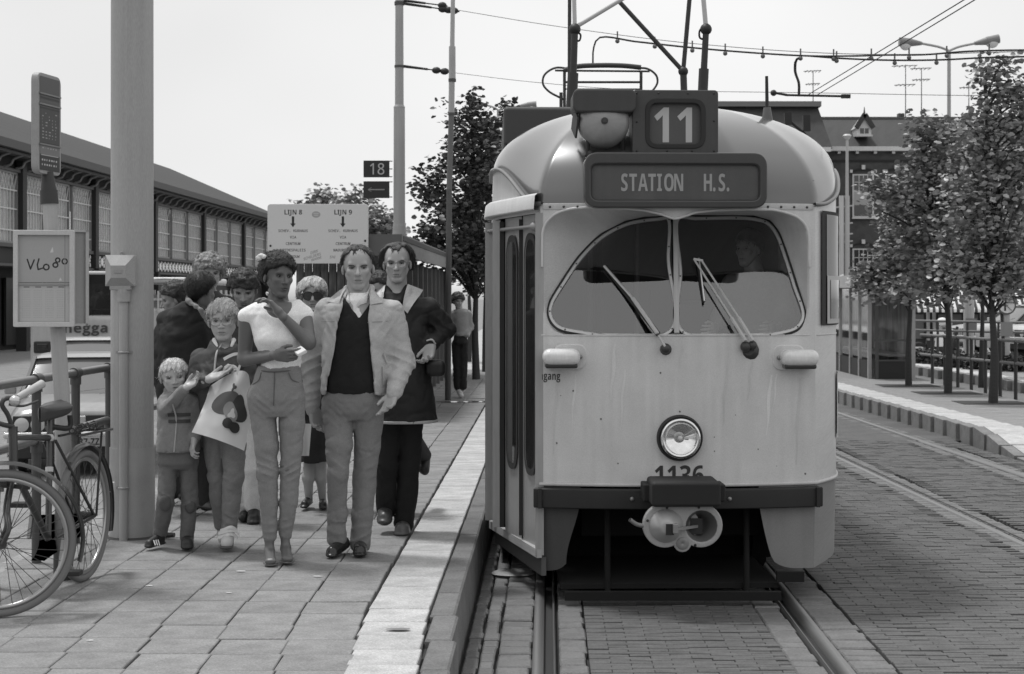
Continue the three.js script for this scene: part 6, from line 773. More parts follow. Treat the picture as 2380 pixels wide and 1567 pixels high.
// tram driver behind the right-hand pane
walker({ d: 11.02, feet: [1740, 900], label: 'tram driver in light shirt seated behind the windscreen, looking to the left', tone: 0.3, head: { at: [1740, 578], H: 82, yaw: -0.75, pitch: 0.02 }, brow: [0.03, 0.014],
  skin: [C(1748, 610, 0.03, 1756, 645, 0.02, 21, 23), skinT([[645, 1690, 1812, 0.12], [790, 1700, 1805, 0.14]], 0.85), C(1700, 660, 0, 1672, 740, -0.1, 17, 15), C(1672, 740, -0.1, 1660, 765, -0.35, 14, 10), C(1808, 660, 0, 1828, 740, -0.1, 17, 15), C(1828, 740, -0.1, 1800, 765, -0.35, 14, 10)],
  hands: [{ at: [1660, 765, -0.36], to: [1655, 770, -0.48], thumb: [0, 1, 0], curl: 0.6, s: 1 }, { at: [1798, 765, -0.36], to: [1790, 770, -0.48], thumb: [0, 1, 0], curl: 0.6, s: 1 }],
  wear: [{ name: 'shirt', tone: 0.2, p: [T([[632, 1728, 1785, 0.08], [646, 1698, 1812, 0.11], [670, 1684, 1824, 0.13], [800, 1696, 1808, 0.15]]), C(1700, 660, 0, 1672, 740, -0.1, 25, 21), C(1672, 740, -0.1, 1662, 762, -0.3, 20, 14), C(1808, 660, 0, 1828, 740, -0.1, 25, 21), C(1828, 740, -0.1, 1802, 762, -0.3, 20, 14)], disp: 0.005, f: 10 }, { name: 'trousers', tone: 0.03, p: [C(1725, 800, 0, 1715, 800, -0.4, 26, 22), C(1780, 800, 0, 1790, 800, -0.4, 26, 22), C(1715, 800, -0.4, 1715, 930, -0.4, 20, 16), C(1790, 800, -0.4, 1790, 930, -0.4, 20, 16)], k: 0.02 }],
  hair: { tone: 0.02, r: [0.4, 0.45, 0.47], line: [0.25, 0.15, -0.12, -0.35], noise: 0.03, freq: 9, streak: true } });
// ---------- surroundings ----------
{ // big steel pole on the platform with junction box and conduit
  const d = 10.42, X = (307 - PX) * d / FOC, t = thing('tram_pole', 'thick pale grey steel pole with junction box and cable pipe, beside the railing', 'pole', null, V(X, PLAT, -d));
  const st = painted(0.36, 0.55, { key: 'pole' });
  mesh('shaft', cyl(V(0, 0.55, 0), V(0, 7, 0), 0.131, 0.127, 40), st, t); mesh('base_section', [cyl(V(0, -0.05, 0), V(0, 0.56, 0), 0.141, 0.137, 40)], st, t); mesh('base_flange', cyl(V(0, -0.02, 0), V(0, 0.012, 0), 0.175, 0.15, 40), grey(0.06, 0.8), t);
  const z = 0.13, k = d / FOC, bx = (296 - 307) * k, by = EYE - (630 - PY) * k - PLAT;
  const jb = mesh('junction_box', [box(bx, by + 0.0, z + 0.02, 0.18, 0.19, 0.06, 0.012), box(bx, by - 0.105, z + 0.03, 0.13, 0.03, 0.05, 0.008)], st, t);
  const f = patch(1, 1, (u, v) => V(0, 0, 0)); const lid = []; const q = [[-0.09, -0.095], [0.09, -0.095], [0.09, 0.095], [-0.09, 0.095]], w = [[-0.045, -0.045], [0.045, -0.045], [0.045, 0.03], [-0.045, 0.03]];
  for (let i = 0; i < 4; i++) lid.push(patch(1, 1, (u, v) => { const a = v ? w : q, p = a[(i + (u ? 1 : 0)) % 4]; return V(bx + p[0], by + p[1], z + (v ? 0.1 : 0.05)); })); lid.push(patch(1, 1, (u, v) => V(bx + lerp(-0.045, 0.045, u), by + lerp(-0.045, 0.03, v), z + 0.1)));
  mesh('lid', lid.map(g => { const h = g.toNonIndexed(); h.computeVertexNormals(); return h; }), st, jb); mesh('plate', box(bx, by - 0.005, z + 0.101, 0.05, 0.026, 0.006, 0.002), painted(0.3), jb); mesh('eyelet', new THREE.TorusGeometry(0.009, 0.004, 8, 16).translate(bx, by + 0.105, z + 0.01), M.dullsteel, jb);
  const px = (301 - 307) * k; mesh('conduit', [cyl(V(px, -0.02, z + 0.018), V(px, by - 0.1, z + 0.018), 0.026, 0.026, 20), cyl(V(px, by - 0.19, z + 0.018), V(px, by - 0.11, z + 0.018), 0.04, 0.043, 20)], st, t);
  for (const y of [by - 0.5, by - 1.33]) mesh('clamp', [new THREE.TorusGeometry(0.029, 0.006, 8, 24, Math.PI).rotateX(Math.PI / 2).translate(px, y, z + 0.018), box(px, y, z, 0.1, 0.016, 0.008)], painted(0.3), t);
}
{ // stop post: flag sign on top, timetable case in front
  const d = 8.86, X = (146 - PX) * d / FOC, k = d / FOC, t = thing('stop_sign', 'bus stop post with timetable case scrawled VLo80 and narrow flag sign', 'stop sign', null, V(X, PLAT, -d)), yy = y => EYE - (y - PY) * k - PLAT, xx = x => (x - 146) * k;
  mesh('post', [cyl(V(0, -0.03, 0), V(0, yy(960), 0), 0.043, 0.042, 24), cyl(V(0, yy(960), 0), V(xx(114), yy(460), 0), 0.041, 0.038, 24)], painted(0.38, 0.6), t);
  mesh('base_sleeve', cyl(V(0, -0.03, 0), V(0, yy(1250), 0), 0.05, 0.048, 24), grey(0.05, 0.7), t);
  mesh('collar', [cyl(V(xx(115), yy(474), 0), V(xx(113), yy(442), 0), 0.047, 0.045, 24), cyl(V(xx(113), yy(443), 0), V(xx(110), yy(400), 0), 0.04, 0.03, 20)], grey(0.04, 0.6), t);
  const fl = new THREE.Group(); fl.name = 'flag_sign'; fl.position.set(xx(110), yy(290), 0.0); fl.rotation.y = 1.42; t.add(fl); const fs = rrect(0.27, 0.52, 0.045);
  mesh('case', extrude(fs, 0.03, 0.004).translate(0, 0, -0.022), painted(0.3, 0.5), fl);
  const ft = canvasTex(256, 512, (c, w, h) => { c.fillStyle = '#4a4a4a'; c.fillRect(0, 0, w, h); c.fillStyle = '#585858'; c.fillRect(0, 0, w, 110); c.fillRect(0, 125, w, 40); c.fillStyle = '#3a3a3a'; c.fillRect(0, 112, w, 8); c.fillRect(0, 168, w, 8); c.fillRect(0, 360, w, 10); c.fillStyle = '#777'; c.fillRect(0, 375, w, 50); c.fillStyle = '#3c3c3c'; c.fillRect(0, 432, w, 80); c.fillStyle = '#999'; for (let i = 0; i < 9; i++) for (let j = 0; j < 5; j++) if (h3(i, j, 3) > 0.35) c.fillRect(30 + j * 42, 195 + i * 17, 26 * h3(i, j, 9), 6); c.fillStyle = '#bbb'; for (let j = 0; j < 2; j++) for (let i = 0; i < 7; i++) c.fillRect(24 + i * 30, 450 + j * 26, 20 * (0.4 + h3(i, j, 4) * 0.6), 10); c.fillStyle = '#aaa'; c.fillRect(18, 426, 220, 5); for (let i = 0; i < 6; i++) c.fillRect(30 + i * 34, 386, 22 * h3(i, 2, 7), 7); });
  mesh('print', new THREE.PlaneGeometry(0.235, 0.49).translate(0, 0, 0.014), printMat(ft), fl); for (const y of [0.155, 0.1, -0.11]) mesh('rib', box(0, y, 0.015, 0.25, 0.008, 0.01), painted(0.2), fl);
  const tc = new THREE.Group(); tc.name = 'timetable_case'; tc.position.set(xx(113), yy(648), 0.07); tc.rotation.y = 0.1; t.add(tc); const W = 0.305, H = 0.5;
  const frs = rrect(W, H, 0.006); frs.holes.push(rrect(W - 0.036, H - 0.04, 0.004)); mesh('frame', extrude(frs, 0.03, 0.003), painted(0.52, 0.5), tc); mesh('backboard', box(0, 0, 0.0, W - 0.004, H - 0.004, 0.02), painted(0.3), tc);
  const vt = canvasTex(512, 840, (c, w, h) => { c.fillStyle = '#a2a2a2'; c.fillRect(0, 0, w, h); c.fillStyle = '#b4b4b4'; c.fillRect(20, 470, w - 40, h - 490); c.fillStyle = '#555'; c.fillRect(10, 455, w - 20, 6); c.strokeStyle = '#222'; c.lineWidth = 14; c.lineCap = 'round'; c.lineJoin = 'round'; const S = p => { c.beginPath(); p.forEach(([x, y], i) => i ? c.lineTo(x, y) : c.moveTo(x, y)); c.stroke(); }; S([[95, 240], [125, 330], [160, 245]]); S([[205, 235], [190, 290], [198, 335], [240, 322]]); const O = (x, y, rx, ry) => { const p = []; for (let i = 0; i <= 16; i++) p.push([x + rx * Math.cos(i / 8 * Math.PI), y + ry * Math.sin(i / 8 * Math.PI)]); S(p); }; O(275, 312, 26, 26); O(362, 292, 23, 21); O(384, 246, 20, 20); O(450, 258, 24, 24);
    c.fillStyle = '#c8c8c8'; c.beginPath(); c.moveTo(310, 175); c.lineTo(335, 120); c.lineTo(345, 172); c.fill(); c.beginPath(); c.moveTo(395, 440); c.lineTo(408, 410); c.lineTo(425, 438); c.fill(); c.fillStyle = '#9a9a9a'; for (let j = 0; j < 16; j++) for (let i = 0; i < 4; i++) for (let m = 0; m < 5; m++) c.fillRect(45 + i * 110 + m * 17, 530 + j * 17, 10, 4); c.fillStyle = '#666'; for (let i = 0; i < 4; i++) c.fillRect(60 + i * 110, 495, 55, 10); for (let i = 0; i < 260; i++) { c.fillStyle = h3(i, 1, 1) > 0.5 ? '#ababab' : '#969696'; c.fillRect(h3(i, 2, 5) * w, h3(i, 3, 6) * h, 5, 5); } });
  mesh('poster', new THREE.PlaneGeometry(W - 0.03, H - 0.034).translate(0, 0, 0.0135), printMat(vt), tc); mesh('divider', box(0, -0.03, 0.017, W - 0.04, 0.008, 0.01), painted(0.3), tc);
  const t2 = new THREE.Group(); t2.name = 'rear_case'; t2.position.set(xx(176), yy(646), 0.02); t2.rotation.y = 0.75; t.add(t2); mesh('frame', [box(0, 0, 0, 0.13, 0.5, 0.03, 0.004)], painted(0.26, 0.5), t2); mesh('trim', [box(0.058, 0, 0.012, 0.018, 0.505, 0.03), box(0, 0.247, 0.012, 0.13, 0.012, 0.03), box(0, -0.247, 0.012, 0.13, 0.012, 0.03)], painted(0.4), t2);
}
{ // railing along the back of the platform
  const X = -2.87, t = thing('railing', 'dark tubular railing along the road side of the platform, behind the bicycle', 'railing', null, V(X, PLAT, -9.4)), m = grey(0.075, 0.45, { key: 'rail', metalness: 0.2 });
  for (const [y, n] of [[1.03, 'top_rail'], [0.69, 'middle_rail']]) mesh(n, cyl(V(0, y, 2.5), V(0, y, -24), 0.025, 0.025, 14), grey(0.2, 0.35, { metalness: 0.5 }), t);
  for (let i = 0; i < 30; i++) { const z = -(i - 2) * 0.78; const p = mesh('post', cyl(V(0, -0.05, z), V(0, 1.03, z), 0.026, 0.026, 14), m, t); for (const y of [1.03, 0.69]) mesh('socket', [cyl(V(0, y, z - 0.05), V(0, y, z + 0.05), 0.033, 0.033, 14), cyl(V(0, y - 0.07, z), V(0, y, z), 0.033, 0.033, 14)], m, p); }
}
{ // station hall
  const X = -20, W = V(X, 0, 0), t = thing('station_hall', 'long station building with lattice windows, iron brackets and dark pitched roof', 'station building', null, V(X, -0.3, -60)); const at = (x, y, d) => V(x - X, y + 0.3, 60 - d);
  const pil = [30, 41.5, 52.5, 63.5, 73.7, 84.9, 96.9, 109.6, 123], slate = grey(0.04, 0.85, { map: rep(speckTex, 0.4), mean: 0.36 }), iron = grey(0.022, 0.7);
  const Z0 = 30, Z1 = 123;
  mesh('roof', [patch(60, 6, (u, v) => { const p = at(lerp(X + 0.9, X - 8, v), lerp(7.33, 11.2, v), lerp(Z0, Z1 + 1, u)); p.v = v * 2; return p; }), patch(1, 1, (u, v) => at(lerp(X - 8, X - 17, v), lerp(11.2, 7.3, v), lerp(Z0, Z1 + 1, u)))], slate, t);
  mesh('roof_edge', [bar(at(X + 0.9, 7.2, Z0), at(X + 0.9, 7.2, Z1 + 1), 0.2, 0.3), bar(at(X + 0.55, 6.98, Z0), at(X + 0.55, 6.98, Z1 + 1), 0.4, 0.1)], grey(0.07, 0.7), t);
  mesh('wall', [bar(at(X - 0.3, 6.95, Z0), at(X - 0.3, 6.95, Z1), 0.3, 1.0), bar(at(X - 0.2, 3.3, Z0), at(X - 0.2, 3.3, Z1), 0.3, 0.9), bar(at(X - 1.2, 1.4, Z0), at(X - 1.2, 1.4, Z1), 0.3, 3.4), bar(at(X - 8, 4, Z1), at(X, 4, Z1), 0.4, 7.6)], grey(0.028, 0.8), t);
  mesh('sill_beam', [bar(at(X + 0.02, 3.68, Z0), at(X + 0.02, 3.68, Z1), 0.14, 0.14), bar(at(X + 0.02, 6.48, Z0), at(X + 0.02, 6.48, Z1), 0.16, 0.1), bar(at(X + 0.02, 2.95, Z0), at(X + 0.02, 2.95, Z1), 0.16, 0.1)], grey(0.08, 0.7), t);
  const glass = grey(0.34, 0.25, { map: rep(speckTex, 1), mean: 0.36 }), lead = grey(0.6, 0.5);  // pale opaque grey stands in for light coming through the panes from behind
  for (let i = 0; i < pil.length - 1; i++) {
    const a = pil[i], b = pil[i + 1]; mesh('pillar', [bar(at(X + 0.06, 3, b), at(X + 0.06, 6.9, b), 0.5, 0.25), bar(at(X + 0.1, -0.3, b), at(X + 0.1, 3, b), 0.4, 0.4)], iron, t);
    for (let k = 0; k < 3; k++) {
      const d0 = lerp(a, b, (k + 0.04) / 3) + 0.15, d1 = lerp(a, b, (k + 0.96) / 3) - 0.1, w = mesh('window', patch(1, 1, (u, v) => at(X - 0.12, lerp(3.78, 6.4, v), lerp(d0, d1, u))), glass, t);
      const fr = []; for (const [p, q] of [[[3.78, d0], [6.4, d0]], [[3.78, d1], [6.4, d1]], [[6.4, d0], [6.4, d1]], [[3.78, d0], [3.78, d1]]]) fr.push(bar(at(X - 0.06, p[0], p[1]), at(X - 0.06, q[0], q[1]), 0.1, 0.1)); mesh('window_frame', fr, grey(0.25, 0.6), w);
      const bars = []; for (const y of [4.25, 5.05, 5.75]) bars.push(bar(at(X - 0.05, y, d0), at(X - 0.05, y, d1), 0.05, 0.05)); for (let j = 1; j < 8; j++) { const dd = lerp(d0, d1, j / 8); bars.push(bar(at(X - 0.05, 3.78, dd), at(X - 0.05, 5.75, dd), 0.035, 0.035)); if (j < 8) { bars.push(bar(at(X - 0.05, 5.75, dd), at(X - 0.05, 6.4, Math.min(d1, dd + (d1 - d0) / 8)), 0.035, 0.035), bar(at(X - 0.05, 5.75, dd), at(X - 0.05, 6.4, Math.max(d0, dd - (d1 - d0) / 8)), 0.035, 0.035)); } }
      mesh('glazing_bars', bars, lead, w).userData.kind = 'stuff';
    }
    const n = 8, br = []; for (let k = 0; k < n; k++) { const dd = lerp(a, b, (k + 0.5) / n); br.push(tube([at(X + 0.05, 6.55, dd), at(X + 0.3, 6.62, dd), at(X + 0.4, 6.8, dd), at(X + 0.75, 6.95, dd)], 0.06, 10, 5)); } mesh('bracket', br, grey(0.2, 0.6), t).userData.kind = 'stuff';
    if (i > 2) { const fp = mesh('fretwork', patch(1, 1, (u, v) => at(X - 0.02, lerp(3.05, 3.58, v), lerp(a + 0.5, b - 0.5, u))), iron, t), rg = []; for (let k = 0; k < 15; k++) { const dd = lerp(a + 0.8, b - 0.8, k / 14); for (const [dy, r, o] of [[0, 0.19, 0], [0.18, 0.09, 0.32], [-0.17, 0.1, 0.32], [0.02, 0.06, 0.32]]) rg.push(new THREE.CircleGeometry(r, 9).scale(1.15, 1, 1).rotateY(Math.PI / 2).translate(...at(X - 0.005, 3.31 + dy, dd + o).toArray())); } mesh('fret_sky_discs', rg, grey(0.85, 0.5), fp).userData.kind = 'stuff'; }  // white discs painted for the sky showing through the fretwork
    const dr = mesh('doorway', [bar(at(X - 0.9, 1.2, a + 1), at(X - 0.9, 1.2, b - 1), 0.1, 2.6)], M.black, t); mesh('door_panel', [box(0.6, 0, 0, 0.1, 2.2, 1.2)].map(g => g.translate(...at(X - 1.2, 1.0, a + 3).toArray())), grey(0.1, 0.5), dr);
  }
}
// --- vehicles on the road at the left
const chromeT = grey(0.6, 0.2, { metalness: 0.8 });
function car(label, px, d, tone, plate) {
  const k = d / FOC, t = thing('car', label, 'car', null, V((px - PX) * k, -0.3, -d)); const pt = painted(tone, 0.3, { clearcoat: 0.3, key: 'car' });
  // body as sections along the length: [z, half width, sill y, top y]
  const sec = (list, n = 24) => patch(n, list.length - 1, (u, v) => { const [z, w, y0, y1, r] = list[Math.round(v * (list.length - 1))], a = u * Math.PI, c = Math.cos(a), s = Math.sin(a), e = r || 0.35; return V(-w * Math.sign(c) * Math.pow(Math.abs(c), e), y0 + (y1 - y0) * Math.pow(s, e), z); });
  mesh('body', [sec([[0, 0.74, 0.3, 0.72], [-0.03, 0.78, 0.24, 0.8], [-0.5, 0.81, 0.2, 0.86], [-1.2, 0.82, 0.2, 0.9], [-3.2, 0.82, 0.2, 0.9], [-4.1, 0.8, 0.25, 0.86], [-4.3, 0.74, 0.35, 0.75]])], pt, t);
  mesh('roof', sec([[-1.75, 0.6, 1.3, 1.33, 0.5], [-1.95, 0.62, 1.3, 1.37, 0.5], [-2.8, 0.62, 1.3, 1.37, 0.5], [-3.0, 0.6, 1.28, 1.32, 0.5]], 16), pt, t);
  mesh('windscreen', patch(10, 4, (u, v) => V(lerp(-1, 1, u) * lerp(0.71, 0.59, v), lerp(0.87, 1.32, v), -lerp(1.2, 1.8, v) - 0.08 * (1 - Math.cos((u - 0.5) * 2)))), grey(0.16, 0.08, { clearcoat: 0.6, key: 'ws' }), t);
  mesh('pillar', bar(V(-0.72, 0.88, -1.24), V(-0.6, 1.33, -1.82), 0.04, 0.04), M.dark, t); mesh('pillar', bar(V(0.72, 0.88, -1.24), V(0.6, 1.33, -1.82), 0.04, 0.04), M.dark, t);
  mesh('side_window', [patch(1, 1, (u, v) => V(-lerp(0.76, 0.61, v), lerp(0.9, 1.3, v), lerp(-1.3 - 0.5 * v, -3.3 + 0.3 * v, u))), patch(1, 1, (u, v) => V(lerp(0.76, 0.61, v), lerp(0.9, 1.3, v), lerp(-1.3 - 0.5 * v, -3.3 + 0.3 * v, u))), patch(1, 1, (u, v) => V(lerp(-0.7, 0.7, u), lerp(0.9, 1.3, v), -lerp(3.5, 3.0, v)))], M.darkglass, t);
  const gr = mesh('grille', box(0, 0.62, 0.01, 1.42, 0.2, 0.05, 0.01), M.black, t); mesh('kidney', [box(-0.06, 0.62, 0.03, 0.09, 0.19, 0.03, 0.02), box(0.06, 0.62, 0.03, 0.09, 0.19, 0.03, 0.02)], chromeT, gr);
  for (const s of [-1, 1]) for (const x of [0.61, 0.43]) { const h = mesh('headlight', cyl(V(s * x, 0.62, 0.0), V(s * x, 0.62, 0.05), 0.085, 0.082, 24), chromeT, t); mesh('lens', new THREE.SphereGeometry(0.16, 20, 8, 0, 6.2832, 0, 0.52).rotateX(Math.PI / 2).translate(s * x, 0.62, -0.085), grey(0.45, 0.12, { clearcoat: 1, key: 'lens' }), h); }
  const bp = mesh('bumper', [box(0, 0.5, 0.06, 1.62, 0.075, 0.12, 0.03)], chromeT, t); mesh('valance', box(0, 0.33, -0.02, 1.5, 0.22, 0.1, 0.02), M.black, bp);
  mesh('number_plate', box(0.13, 0.42, 0.13, 0.52, 0.115, 0.012, 0.003), painted(0.34, 0.5), t); if (plate) mesh('lettering', letters(plate, 0.078, 0.003, font, 0.86).translate(0.13, 0.42, 0.137), M.black, t);
  for (const s of [-1, 1]) for (const z of [-0.75, -3.35]) { const w = mesh('wheel', cyl(V(s * 0.62, 0.3, z), V(s * 0.8, 0.3, z), 0.3, 0.3, 28), M.rubber, t); mesh('hubcap', cyl(V(s * 0.8, 0.3, z), V(s * 0.815, 0.3, z), 0.18, 0.16, 20), chromeT, w); }
  mesh('mirror', [box(-0.86, 0.95, -1.35, 0.14, 0.1, 0.06, 0.02)], pt, t); mesh('wiper_arm', [bar(V(-0.3, 0.9, -1.18), V(0.35, 0.97, -1.22), 0.02, 0.01), bar(V(0.2, 0.9, -1.18), V(0.65, 1.0, -1.26), 0.02, 0.01)], chromeT, t);
  return t;
}
car('pale saloon with paired round headlights parked behind the railing', 178, 19.5, 0.27, '-37-ZZ').rotation.y = 0.22;
car('white car behind the pale saloon, only its roof and windscreen showing', 205, 27.6, 0.36).rotation.y = 0.24;
{ // delivery truck
  const d = 35, k = d / FOC, t = thing('delivery_truck', 'white delivery truck with lettering under its windscreen, behind the parked saloon', 'truck', null, V((205 - PX) * k, -0.3, -d)); t.rotation.y = 0.29; const w = painted(0.42, 0.4, { key: 'truck' });
  mesh('cab', [box(0, 1.05, -1, 2.3, 1.3, 2, 0.12), box(0, 2.55, -1.2, 2.2, 0.14, 1.9, 0.06), box(-1.1, 2.1, -1.1, 0.1, 0.9, 1.8), box(1.1, 2.1, -1.1, 0.1, 0.9, 1.8)], w, t); mesh('cargo_body', box(0, 1.6, -4.2, 2.3, 2.1, 4.4, 0.05), w, t);
  mesh('windscreen', box(0, 2.12, -0.16, 2.1, 0.86, 0.06), M.darkglass, t); mesh('window_frame', [bar(V(0, 1.68, -0.1), V(0, 2.56, -0.1), 0.05, 0.05), box(0, 1.67, -0.1, 2.2, 0.05, 0.06)], M.black, t);
  mesh('lettering', letters('megga', 0.2, 0.02, font, 1.15).translate(-0.1, 1.38, 0.005), grey(0.05, 0.6), t); mesh('lettering', letters('C Y N A', 0.1, 0.02, font, 1.2).translate(0.02, 1.14, 0.005), grey(0.15, 0.6), t);
  for (const s of [-1, 1]) { const h = mesh('headlight', box(s * 0.92, 1.04, 0.01, 0.34, 0.24, 0.06, 0.03), M.black, t); mesh('lens', box(s * 0.92, 1.04, 0.035, 0.22, 0.15, 0.04, 0.02), M.darkglass, h); }
  mesh('bumper', box(0, 0.5, 0.05, 2.3, 0.25, 0.15, 0.03), M.mid, t); for (const s of [-1, 1]) for (const z of [-1, -5]) mesh('wheel', cyl(V(s * 0.8, 0.42, z), V(s * 1.1, 0.42, z), 0.42, 0.42, 24), M.rubber, t);
}
{ // coach
  const d = 70, k = d / FOC, t = thing('coach', 'pale coach with curved roof windows, far behind the dark overcoat', 'coach', null, V((380 - PX) * k, -0.3, -d)); const w = painted(0.62, 0.4, { key: 'coach' });
  mesh('body', [box(0, 0.95, -4.5, 2.5, 1.3, 9, 0.15), box(0, 1.95, -4.5, 2.4, 0.1, 8.9), box(0, 2.75, -4.5, 1.9, 0.25, 8.8, 0.1)], w, t); mesh('window', box(0, 1.8, -4.5, 2.36, 0.7, 8.8), grey(0.25, 0.1, { clearcoat: 1, key: 'coachglass' }), t);
  mesh('roof_window', patch(8, 6, (u, v) => { const a = lerp(-0.6, 0.6, u); return V(Math.sin(a * 1.6) * 1.24 * (0.9), 2.2 + 0.62 * Math.cos(a * 1.5), -lerp(0.05, 8.9, v)); }), w, t); const fr = []; for (let i = 0; i < 8; i++) fr.push(bar(V(1.24, 0.9, -i * 1.2), V(1.22, 2.35, -i * 1.2), 0.09, 0.09), bar(V(-1.24, 0.9, -i * 1.2), V(-1.22, 2.35, -i * 1.2), 0.09, 0.09)); for (let i = 0; i < 6; i++) fr.push(bar(V(-1.1 + i * 0.44, 1.4, 0.02), V(-1.1 + i * 0.44, 2.3, 0.0), 0.07, 0.07)); mesh('window_pillar', fr, w, t).userData.kind = 'stuff';
  mesh('wheel', [cyl(V(-1.2, 0.45, -1.5), V(1.2, 0.45, -1.5), 0.45, 0.45, 20)], M.rubber, t); mesh('wheel', [cyl(V(-1.2, 0.45, -7), V(1.2, 0.45, -7), 0.45, 0.45, 20)], M.rubber, t);
}
// --- kiosk shelter with the line board
{
  const x0 = -3.1, x1 = -1.9, d0 = 20.6, d1 = 32, t = thing('platform_shelter', 'wooden plank shelter with a flat roof behind the line board', 'shelter', null, V(x1, PLAT, -d0)); const at = (x, y, d) => V(x - x1, y - PLAT, d0 - d), wood = grey(0.1, 0.8, { map: rep(woodTex, 1), mean: 0.26 });
  mesh('core', [bar(at((x0 + x1) / 2, 1.2, d0 + 0.05), at((x0 + x1) / 2, 1.2, d1), 1.1, 1.8)], M.darker, t);
  for (let i = 0; i < 12; i++) mesh('plank', box(...at(x0 + 0.05 + i * 0.1, 1.3, d0).toArray(), 0.092, 2.0, 0.03 + 0.012 * (i % 2)), wood, t);
  for (let i = 0; i < 12; i++) { const d = d0 + 0.4 + i * 0.95; mesh('post', bar(at(x1, 0.31, d), at(x1, 2.25, d), 0.09, 0.09), grey(0.13, 0.7), t); if (i) mesh('window', bar(at(x1 - 0.03, 1.8, d - 0.85), at(x1 - 0.03, 1.8, d - 0.1), 0.03, 0.6), grey(0.06, 0.2), t); }
  mesh('roof', [bar(at((x0 + x1) / 2, 2.5, d0 - 0.3), at((x0 + x1) / 2, 2.5, d1 + 0.2), 1.5, 0.06)], M.dark, t);
  mesh('fascia', [bar(at(x1 + 0.12, 2.42, d0 - 0.32), at(x1 + 0.12, 2.42, d1 + 0.2), 0.04, 0.26)], grey(0.26, 0.7, { map: paint1, mean: 0.68 }), t); mesh('front_fascia', [box(...at((x0 + x1) / 2, 2.42, d0 - 0.32).toArray(), 1.45, 0.26, 0.04)], grey(0.1, 0.7), t);
  const tx = canvasTex(932, 548, (c, w, h) => { c.fillStyle = '#c9c9c9'; c.fillRect(0, 0, w, h); for (let i = 0; i < 900; i++) { c.fillStyle = h3(i, 1, 2) > 0.5 ? '#d2d2d2' : '#bfbfbf'; c.fillRect(h3(i, 2, 3) * w, h3(i, 4, 5) * h, 6, 3); } c.fillStyle = '#1c1c1c'; c.textAlign = 'center'; c.textBaseline = 'middle';
    for (const [x, n, last] of [[236, '8', ['VREDESPALEIS', 'GEBOUW']], [700, '9', ['MADURODAM', '']]]) { c.font = 'bold 60px sans-serif'; c.fillText('LIJN ' + n, x, 74); c.fillRect(x - 12, 112, 22, 70); c.beginPath(); c.moveTo(x - 26, 178); c.lineTo(x + 24, 178); c.lineTo(x - 1, 214); c.fill(); c.font = 'bold 33px monospace'; ['SCHEV. KURHAUS', 'VIA', 'CENTRUM', ...last].forEach((s, i) => c.fillText(s, x, 246 + i * 60)); }
    c.strokeStyle = '#555'; c.lineWidth = 3; c.font = 'italic 34px sans-serif'; c.fillStyle = '#555'; c.save(); c.translate(410, 450); c.rotate(-0.3); c.fillText('DIRK', 20, 0); c.fillText('SCHILDERS', -10, 34); c.fillText('WARM', 20, 66); c.restore(); c.fillText('SHI', 600, 490); c.fillStyle = '#999'; c.beginPath(); c.ellipse(450, 95, 40, 30, 0, 0, 7); c.fill(); c.fillStyle = '#bbb'; c.fillRect(425, 80, 50, 8); c.fillRect(430, 98, 40, 8); });
  const b = thing('line_board', 'white notice board reading LIJN 8 and LIJN 9 above the walkers', 'notice board', null, P(738.5, 612, 20.2)); const W = 233 * 20.2 / FOC, H = 137 * 20.2 / FOC;
  mesh('board', extrude(rrect(W, H, 0.04), 0.03, 0.004).translate(0, H / 2, -0.04), painted(0.6), b); const sh = new THREE.ShapeGeometry(rrect(W, H, 0.04), 6), uv = sh.attributes.uv, pp = sh.attributes.position; for (let i = 0; i < uv.count; i++) uv.setXY(i, pp.getX(i) / W + 0.5, pp.getY(i) / H + 0.5); sh.translate(0, H / 2, -0.001); mesh('print', sh, printMat(tx), b);
  for (const [x, y] of [[-0.57, 0.21], [0.57, 0.27]]) mesh('bolt', ball(V(x, y, 0.0), 0.014, 8), M.black, b); mesh('leg', bar(V(-0.4, -0.6, -0.07), V(-0.4, 0.6, -0.07), 0.05, 0.05), M.dark, b); mesh('leg', bar(V(0.4, -0.6, -0.07), V(0.4, 0.6, -0.07), 0.05, 0.05), M.dark, b);
}
